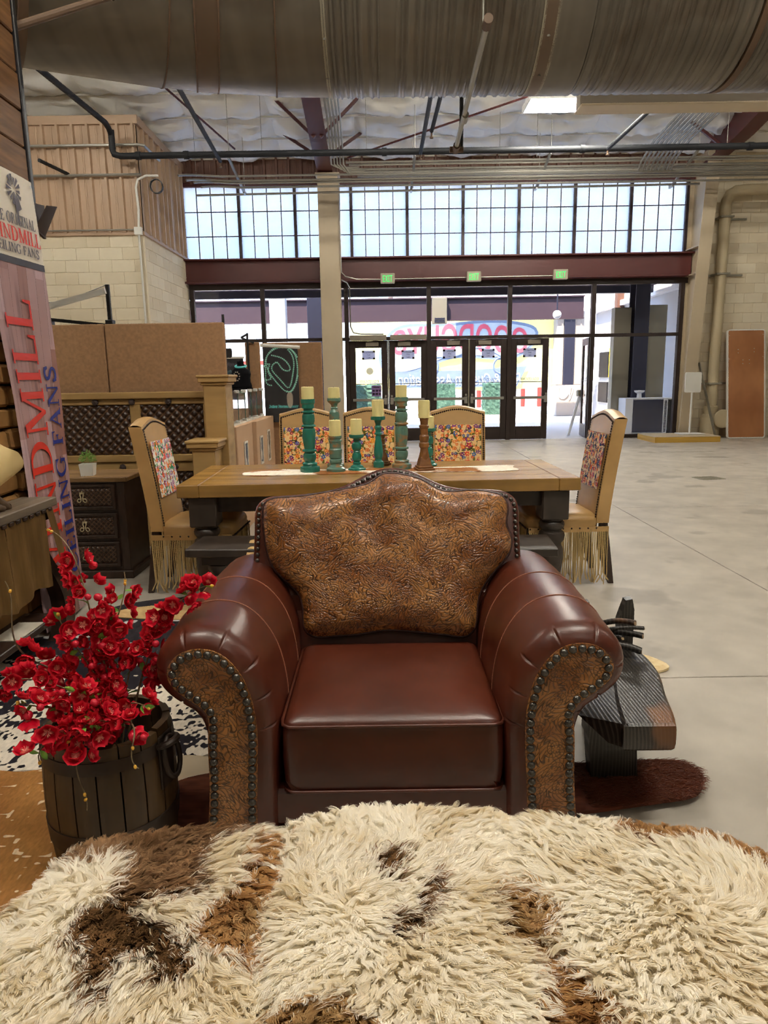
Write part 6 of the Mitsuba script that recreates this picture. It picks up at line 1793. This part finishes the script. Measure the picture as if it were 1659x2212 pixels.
# fleece: curly locks
rng = np.random.default_rng(77)
N = 134000
xy = np.c_[rng.uniform(-.83, .92, N * 2), rng.uniform(.80, 1.55, N * 2)]
xy = xy[shapely.contains_xy(op, xy[:, 0], xy[:, 1])][:N]
xo = np.c_[rng.uniform(-.83, .92, 44000), rng.uniform(.58, .80, 44000)]
xo = xo[shapely.contains_xy(op, xo[:, 0], xo[:, 1])][:24000]
xy = np.vstack([xy, xo])
N = len(xy)
x, y = xy.T
z = otop(x, y)
e = 2e-3
nx, ny = -(otop(x + e, y) - otop(x - e, y)) / (2 * e), -(otop(x, y + e) - otop(x, y - e)) / (2 * e)
nn = np.c_[nx, ny, np.ones(N)]; nn /= np.linalg.norm(nn, axis=1, keepdims=True)
kd = kind_of(x, y, rng)
# lie of the wool: away from the crown of each pelt, partings at the seams
C = np.array([(-.55, 1.2), (-.07, 1.165), (.62, 1.12)])
zone = (x > np.interp(y, [.6, .92, 1.07, 1.245, 1.5], [-.2, -.217, -.239, -.237, -.262])).astype(int) + (x > np.interp(y, [.6, .91, 1.05, 1.234, 1.5], [.29, .285, .273, .25, .31])).astype(int)
lie = xy - C[zone]
lie /= np.linalg.norm(lie, axis=1, keepdims=True) + .02
wob = np.c_[meshkit.noise(np.c_[xy * 7, xy[:, :1] * 0], 1) - .5, meshkit.noise(np.c_[xy * 7, xy[:, :1] * 0 + 5], 2) - .5]
lie = lie + wob * 2.0 + rng.normal(size=(N, 2)) * .35 + np.array([.0, -.15])
L3 = np.c_[lie, np.zeros(N)]
L3 = L3 - nn * (L3 * nn).sum(1, keepdims=True)
L3 /= np.linalg.norm(L3, axis=1, keepdims=True) + 1e-6
B3 = np.cross(nn, L3)
curly = np.where(kd > 0, 1.0, np.where(zone == 0, .25, np.where(zone == 1, .8, .6)))
ln = rng.uniform(.034, .06, N) * np.where(kd > 0, .8, 1.0)
rc = (.0022 + .0075 * curly * rng.random(N)) 
om = rng.uniform(6.5, 11.5, N) * (.5 + .6 * curly) * rng.choice([-1, 1], N)
ph = rng.uniform(0, 2 * PI, N)
K = 9
t = np.linspace(0, 1, K)
up = rng.uniform(.38, .72, N)
# hairs gather into locks: each follows the curl of the nearest of some thousand lock centres
from scipy.spatial import cKDTree
Mc = 9000
cid = rng.choice(N, Mc, replace=False)
own = cKDTree(xy[cid]).query(xy)[1]
ci = cid[own]
Pts = np.zeros((N, K, 3))
rcl = np.where(kd > 0, 1.0, np.where(zone == 0, .35, np.where(zone == 1, .9, .7))) * rng.uniform(.4, 1.1, N) * .0066
clump = np.where(zone == 0, .10, .26)
for i, s in enumerate(t):
    L_ = .5 * ln + .5 * ln[ci]
    lift = (L_ * up[ci] * (s - .30 * s * s))[:, None] * nn
    fwd_ = (L_ * (.15 * s + .55 * s * s))[:, None] * L3[ci]
    a_ = (ph[ci] + om[ci] * s + .25 * (ph - PI))[:, None]
    rad = (rcl[ci] * s ** .8)[:, None]
    own_off = (1 - clump * min(1.0, s * 1.5))[:, None] * np.c_[xy - xy[ci], np.zeros(N)]
    base_ = np.c_[xy[ci], z]
    Pts[:, i] = base_ + own_off + lift + fwd_ + rad * (np.cos(a_) * B3[ci] + np.sin(a_) * (nn * .7 + L3[ci] * .5))
rad0 = (rng.uniform(.0007, .0014, N) * np.where(y < .8, 1.8, 1.0))[:, None] * np.where(kd > 0, 1.0, np.where(zone == 0, .8, 1.0))[:, None]
Rad = rad0 * np.interp(t, [0, .5, 1], [1.1, 1.0, .35])[None]
tone = meshkit.fbm(np.c_[xy * 11, xy[:, :1] * 0], 3, 12) + (rng.normal(size=N) * .07)[ci] + rng.normal(size=N) * .05
side_up = nn + rng.normal(size=(N, 3)) * .22
lo_hi = {'cream': ('#f0e4c8', '#fffaee'), 'taupe': ('#6e4f36', '#b08c68'), 'dark': ('#3c2818', '#8e6a46'), 'rust': ('#8a5c34', '#c49a66'), 'tan': ('#94703f', '#d2b080')}
for i, nm in enumerate(names):
    w = kd == i
    q = np.clip((tone[w] - .14) / .46, 0, 1)[:, None]
    col = np.array(rgb(lo_hi[nm][0])) * (1 - q) + np.array(rgb(lo_hi[nm][1])) * q
    part(OT, 'fleece', ribbons(Pts[w], Rad[w], side_up[w], col), m='wool', kind='stuff', label={'cream': 'cream', 'taupe': 'grey-brown', 'dark': 'dark brown', 'rust': 'rusty brown', 'tan': 'tan'}[nm] + ' curly fleece')

# ------------------------------------------------------------------ charred wood stool beside the armchair
def _grain(p):
    return (p.x + .07 * fbm(p.x * 5, p.y * 1.6, p.z * 1.8, 3)) * 540


def _char(p, n, uv):
    g = dr.sin(_grain(p))
    burn = smoothstep(.6, .76, fbm(p.x * 7 + 2, p.y * 4, p.z * 6, 3))
    c = mix(rgb('#1a1714'), rgb('#3a342e'), smoothstep(-.2, 1, g) * fbm(p.x * 9, p.y * 3, p.z * 3, 2) * 1.3)
    return mix(c, rgb('#74461f'), burn * .6)


mat('charred', fn=_char, rough=.36, spec=.5, bump=lambda p, n, uv: smoothstep(-.6, 1, dr.sin(_grain(p))), bscale=.0004, eps=.0008)
k = thing('charred_stool', 'rustic charred black wood slab stool with a back post, right of the armchair', 'stool')
right_ = spline([(.893, 1.973), (.912, 2.03), (.945, 2.18), (.985, 2.33), (1.0, 2.45), (.99, 2.6), (.95, 2.72)], 30)
left_ = spline([(.86, 2.72), (.84, 2.5), (.80, 2.3), (.765, 2.17), (.742, 2.06), (.726, 1.973)], 30)
pl = np.vstack([right_, left_])
S = []
for z, e in ((.258, .022), (.262, .012), (.272, .003), (.29, 0), (.335, 0), (.348, .003), (.355, .012)):
    o = resample(np.array(Polygon(pl).buffer(-e).exterior.coords)[:-1], 120, True)
    o = np.roll(o, -np.argmin(((o - pl[0]) ** 2).sum(1)), 0)
    S.append(np.c_[o, np.full(120, z)])
m = loft(np.array(S))
pf, ff = trimesh.creation.triangulate_polygon(Polygon(pl).buffer(-.012), engine='earcut')
pg, fg = trimesh.creation.triangulate_polygon(Polygon(pl).buffer(-.022), engine='earcut')
part(k, 'slab', P(clean(join(m, tm(np.c_[pf, np.full(len(pf), .355)], ff), tm(np.c_[pg, np.full(len(pg), .258)], fg[:, ::-1]))), smooth=30), m='charred')
part(k, 'slab_underside', P(hullmesh([(.70, 2.02, .27), (.74, 1.99, .27), (.70, 2.6, .27), (.84, 2.6, .27), (.735, 2.0, .345), (.80, 2.3, .35), (.64, 2.15, .30), (.66, 2.5, .30)])), m='charred')
part(k, 'leg', P(hullmesh([(xx, yy, zz) for yy in (2.20, 2.26) for xx, zz in ((.712, 0), (.872, 0), (.85, .32), (.68, .32))])), m='charred')
part(k, 'leg', P(hullmesh([(xx, yy, zz) for yy in (2.58, 2.64) for xx, zz in ((.80, 0), (.93, 0), (.93, .27), (.80, .27))])), m='charred')
part(k, 'post', P(hullmesh([(.93, 2.62, .3), (.985, 2.62, .3), (.93, 2.66, .3), (.985, 2.66, .3), (.925, 2.62, .46), (.985, 2.62, .50), (.95, 2.62, .54), (.975, 2.62, .545), (.95, 2.66, .54), (.975, 2.66, .545), (.985, 2.66, .50), (.925, 2.66, .46)])), m='charred')
part(k, 'post', P(hullmesh([(x_, y_, z_) for x_ in (.772, .806) for y_ in (2.62, 2.66) for z_ in (.3, .535)])), m='charred')
for a, b, r in (((.80, 2.62, .395), (.985, 2.52, .43), .012), ((.78, 2.55, .42), (1.01, 2.58, .438), .008), ((.82, 2.60, .44), (.945, 2.50, .49), .011), ((.80, 2.50, .40), (.965, 2.48, .385), .014), ((.84, 2.58, .37), (.90, 2.50, .43), .009)):
    pp = spline([a, (np.array(a) + b) / 2 + [0, .01, .012], b], 10)
    tw = part(k, 'twig', P(tube(pp, r, 9), smooth=40), m='charred')
    d = np.array(b) - a; d /= np.linalg.norm(d)
    part(tw, 'cut_end', P(rod(np.array(b) - d * .002, np.array(b) + d * .0015, r * .88, 10)), m='twig_end')
mat('twig_end', '#8a7458', .8)

# ------------------------------------------------------------------ barrel planter
mat('barrel_wood', fn=lambda p, n, uv: mix(rgb('#241709'), rgb('#4a351b'), fbm(p.x * 16 + 9 * p.y, p.y * 9, p.z * 3.2, 4)) * (.75 + .5 * fbm(p.x * 70, p.y * 70, p.z * 5, 2)), rough=.5)
mat('iron', fn=lambda p, n, uv: mix(rgb('#1d1815'), rgb('#3a2c22'), fbm(p.x * 20, p.y * 20, p.z * 20, 3)), rough=.45, metal=.4)
k = thing('barrel_planter', 'old wooden half barrel with iron hoops and ring handles holding the red blossom branches', 'barrel')
BC = (-.852, 1.955)
brad = lambda z: .178 + .014 * math.sin(PI * min(1, max(0, z / .44))) 
NS = 18
for i in range(NS):
    a0, a1 = 2 * PI * i / NS + .012, 2 * PI * (i + 1) / NS - .012
    A_ = np.linspace(a0, a1, 5)
    dz = .004 * math.sin(i * 2.3)
    S = []
    for z in np.linspace(0, .405 + dz, 9):
        r = brad(z)
        S.append([(r * math.cos(a), r * math.sin(a), z) for a in A_] + [((r - .022) * math.cos(a), (r - .022) * math.sin(a), z) for a in A_[::-1]])
    part(k, 'stave', P(loft(np.array(S), cap=True), smooth=30), at(*BC, 0), 'barrel_wood')
part(k, 'bottom', P(lathe([(0, .03), (.16, .03), (.16, .05), (0, .05)], 28)), at(*BC, 0), 'barrel_wood')
part(k, 'packing', P(lathe([(0, .30), (.165, .29), (.165, .27), (0, .27)], 24)), at(*BC, 0), 'velvet_black')
for z0, z1 in ((.085, .145), (.335, .372)):
    part(k, 'hoop', P(lathe([(brad(z0) + .0005, z0), (brad(z0) + .004, z0), (brad(z1) + .004, z1), (brad(z1) + .0005, z1)], 40), smooth=40), at(*BC, 0), 'iron')
for a in (-14, 166):
    ca, sa = math.cos(math.radians(a)), math.sin(math.radians(a))
    h_ = part(k, 'handle', P(mv(tube(np.stack([0 * th + .012, .038 * np.cos(th), .062 * np.sin(th) - .045], 1), .008, 8, closed=True), .195, 0, .36, ry=-8), smooth=True), at(*BC, 0, rz=a), 'iron')
    part(h_, 'lug', P(mv(join(tube(spline([(.0, -.03, .0), (.03, -.02, .01), (.03, .02, .01), (0, .03, 0)], 14), .011, 8), bx(-.002, .006, -.035, .035, -.14, .03, .003)), .19, 0, .36)), at(*BC, 0, rz=a), 'iron')
# flowering branches
scene['petal_red'] = {'type': 'principledthin', 'base_color': proc(lambda p, n, uv: mix(mix(rgb('#f2a08c'), rgb('#b80f26'), smoothstep(.0, .3, uv.x)), rgb('#ee3f4c'), smoothstep(.55, 1.0, uv.x) * .7)), 'roughness': .6, 'diff_trans': .5, 'spec_trans': 0.0, 'eta': 1.2}
mat('stamen_pale', '#e8b0a0', .6)
mat('bud_red', '#b8122a', .5)
mat('bud_yellow', '#d8a63c', .6)
mat('leaf_green', fn=lambda p, n, uv: mix(rgb('#3f7a2c'), rgb('#8cbc4e'), noise(p.x * 60, p.y * 60, p.z * 60)), rough=.5)
mat('twig_bark', fn=lambda p, n, uv: mix(rgb('#3a2a20'), rgb('#8c7a58'), noise(p.x * 40, p.y * 40, p.z * 40)), rough=.7)


def petals(R, cup, seed, layers):
    rg = np.random.default_rng(seed); ms = []; uvs = []
    for ly in range(layers):
        for q in range(5):
            a = 2 * PI * (q + .5 * ly) / 5 + rg.normal() * .08
            c_ = cup + .5 * ly + rg.normal() * .1
            def f(u, v):
                r = u * R * (1 - .25 * ly)
                w = R * .62 * np.sqrt(np.clip(1 - (1.55 * (u - .56)) ** 2, 0, 1)) * (1 - .25 * ly)
                lx, ly_, lz = r * np.cos(c_ * u * .9), v * w, r * np.sin(c_ * u * .9) + R * .22 * v * v + .04 * R * np.sin(9 * v + q)
                return lx * np.cos(a) - ly_ * np.sin(a), lx * np.sin(a) + ly_ * np.cos(a), lz
            m, uv = grid(f, 5, 5, 0.0, 1.0, -1, 1)
            ms.append(m); uvs.append(uv)
    m = join(ms)
    return mikit.ply(m, None, True, uv=np.vstack(uvs))


PET = [petals(.025, .5, 1, 1), petals(.023, .75, 2, 2), petals(.022, 1.0, 3, 1), petals(.0265, .35, 4, 2)]
STA = P(join([tube([(0, 0, 0), (.004 * math.cos(a), .004 * math.sin(a), .006), (.0085 * math.cos(a), .0085 * math.sin(a), .0105)], .00045, 4) for a in np.linspace(0, 2 * PI, 11)[:-1]]), smooth=True)
BUD = P(mv(trimesh.creation.icosphere(2, .0105), 0, 0, .010, s=(1, 1, 1.15)), smooth=True)
LEAF = P(grid(lambda u, v: (v * .008 * np.sin(PI * np.clip(u * .94 + .04, 0, 1)), .005 * np.sin(2.5 * u) + .002 * v * v, u * .034), 6, 3, 0, 1, -1, 1)[0], smooth=True)
YB_ = P(mv(trimesh.creation.icosphere(1, .0045), 0, 0, .004, s=(1, 1, 1.4)), smooth=True)
BR = [
    ('tallest red blossom branch, its bare tip reaching up to the banner', [(-.806, 1.930, .444), (-.851, 1.950, .643), (-.872, 1.950, .787), (-.908, 1.970, .915), (-.956, 2.0, .971), (-1.008, 2.02, .992)], (.22, .80), 26),
    ('upright red blossom branch ending beside the nightstand foot', [(-.820, 1.950, .449), (-.828, 1.970, .605), (-.808, 2.0, .725), (-.787, 2.02, .806), (-.789, 2.03, .854)], (.35, .92), 17),
    ('red blossom branch leaning right over the armchair arm', [(-.776, 1.980, .434), (-.728, 2.0, .590), (-.652, 2.02, .730), (-.580, 2.03, .792), (-.530, 2.03, .806)], (.25, 1.0), 30),
    ('red blossom branch with a long bare tip at the far left', [(-.840, 1.930, .460), (-.950, 1.9, .593), (-1.029, 1.88, .646), (-1.052, 1.87, .692), (-1.053, 1.87, .789), (-1.062, 1.87, .877)], (.25, .66), 16),
    ('short red blossom branch leaning upper left', [(-.824, 1.930, .475), (-.888, 1.92, .627), (-.934, 1.92, .713), (-.949, 1.92, .756)], (.3, 1.0), 18),
    ('red blossom branch stretching to the left edge', [(-.828, 1.900, .460), (-.938, 1.84, .578), (-1.031, 1.8, .612), (-1.075, 1.78, .581)], (.2, .95), 17),
    ('drooping red blossom branch hanging left of the barrel', [(-.826, 1.860, .452), (-.871, 1.76, .505), (-.919, 1.72, .473), (-.944, 1.72, .412)], (.2, 1.0), 15),
    ('drooping red blossom branch hanging down the barrel front with a bare tip', [(-.804, 1.840, .462), (-.824, 1.76, .463), (-.854, 1.74, .392), (-.852, 1.74, .35), (-.839, 1.74, .25)], (.15, .68), 14),
    ('short red blossom branch over the right rim of the barrel', [(-.801, 1.930, .429), (-.715, 1.86, .508), (-.682, 1.84, .503)], (.3, 1.0), 9),
    ('low red blossom branch reaching left over the rim', [(-.828, 1.860, .466), (-.915, 1.78, .537), (-.992, 1.74, .572)], (.2, 1.0), 19),
    ('small drooping red sprig right of the middle with green leaves', [(-.759, 1.860, .451), (-.701, 1.77, .455), (-.707, 1.76, .419), (-.692, 1.76, .363)], (.45, .8), 4),
    ('dense red blossom branch in the middle of the barrel', [(-.827, 1.950, .450), (-.843, 1.95, .584), (-.831, 1.96, .682), (-.846, 1.96, .74)], (.35, 1.0), 17),
    ('short upright red blossom branch right of the middle', [(-.800, 1.970, .439), (-.784, 1.99, .551), (-.757, 2.01, .617)], (.4, 1.0), 9),
    ('red blossom branch arching left of the middle', [(-.820, 1.880, .456), (-.853, 1.82, .558), (-.923, 1.78, .578)], (.25, 1.0), 15),
    ('lowest red blossom branch lying over the front rim', [(-.797, 1.850, .442), (-.812, 1.77, .499), (-.861, 1.73, .467)], (.2, 1.0), 15)]
rng = np.random.default_rng(123)


def orient(d, spin):
    d = np.asarray(d) / np.linalg.norm(d)
    R = trimesh.geometry.align_vectors([0, 0, 1], d) @ trimesh.transformations.rotation_matrix(spin, [0, 0, 1])
    return R


for label, pts, (t0, t1), nf in BR:
    nf = int(nf * 1.5)
    k = thing('blossom_branch', label, 'flower branch', 'red blossom branches in the barrel')
    c = spline([(BC[0] + .4 * (pts[0][0] - BC[0]), BC[1] + .4 * (pts[0][1] - BC[1]), .28)] + pts, 60)
    part(k, 'stem', P(tube(c, np.linspace(.0042, .0015, 60), 6), smooth=True), m='twig_bark')
    tan = np.gradient(c, axis=0)
    for j in range(nf):
        s = t0 + (t1 - t0) * (j + rng.random()) / nf
        i = min(59, int((.12 + .88 * s) * 59))
        d = rng.normal(size=3); d -= tan[i] * (d @ tan[i]) / (tan[i] @ tan[i]); d /= np.linalg.norm(d)
        d = d + np.array([0, -.45, .25])
        d /= np.linalg.norm(d)
        off = rng.uniform(.008, .042)
        p = c[i] + d * off
        sp = rng.uniform(0, 6.28)
        u = rng.random()
        sc_ = rng.uniform(.85, 1.2)
        A4 = trimesh.transformations.translation_matrix(p) @ orient(d + rng.normal(size=3) * .35, sp) @ np.diag([sc_, sc_, sc_, 1])
        M = T4(A4.tolist())
        if u < .80:
            fl = part(k, 'flower', PET[rng.integers(4)], M, 'petal_red')
            part(fl, 'stamens', STA, M, 'stamen_pale')
        else:
            part(k, 'bud', BUD, M, 'bud_red')
        if rng.random() < .28:
            A4 = trimesh.transformations.translation_matrix(c[i]) @ orient(d + rng.normal(size=3) * .6 + [0, -.3, .2], sp)
            part(k, 'leaf', LEAF, T4(A4.tolist()), 'leaf_green')
    for s in rng.uniform(max(t1, .5), 1.0, 2):
        i = int(s * 59)
        part(k, 'catkin', YB_, T4((trimesh.transformations.translation_matrix(c[i]) @ orient(tan[i] + rng.normal(size=3) * .003, 0)).tolist()), 'bud_yellow')

# ------------------------------------------------------------------ the vendors' warm track spots (above and behind the viewer)
for i, (x, y, z, tx, ty_, tz) in enumerate(((-2.3, .6, 3.6, -1.6, 2.6, .3), (.7, .2, 3.9, .15, 1.15, .4))):
    k = thing('track_spot', 'small black track spotlight above the viewer on the ' + ('left' if x < 0 else 'right'), 'spotlight')
    d = np.array([tx - x, ty_ - y, tz - z]); d /= np.linalg.norm(d)
    A4 = trimesh.transformations.translation_matrix([x, y, z]) @ orient(d, 0)
    part(k, 'can', P(lathe([(0, -.12), (.05, -.12), (.06, 0), (.055, 0), (.045, -.1), (0, -.1)], 20)), T4(A4.tolist()), 'black_plastic')
    part(k, 'lens', P(lathe([(0, -.012), (.05, -.012), (0, -.0121)][:2] + [(.05, -.02), (0, -.02)], 20), smooth=False, emitter={'type': 'area', 'radiance': {'type': 'rgb', 'value': list(SPOT_WARM)}}), T4(A4.tolist()), 'lamp_white')
    part(k, 'stem', P(rod((x, y, z), (x, y, 7.8), .012, 6)), m='black_plastic')
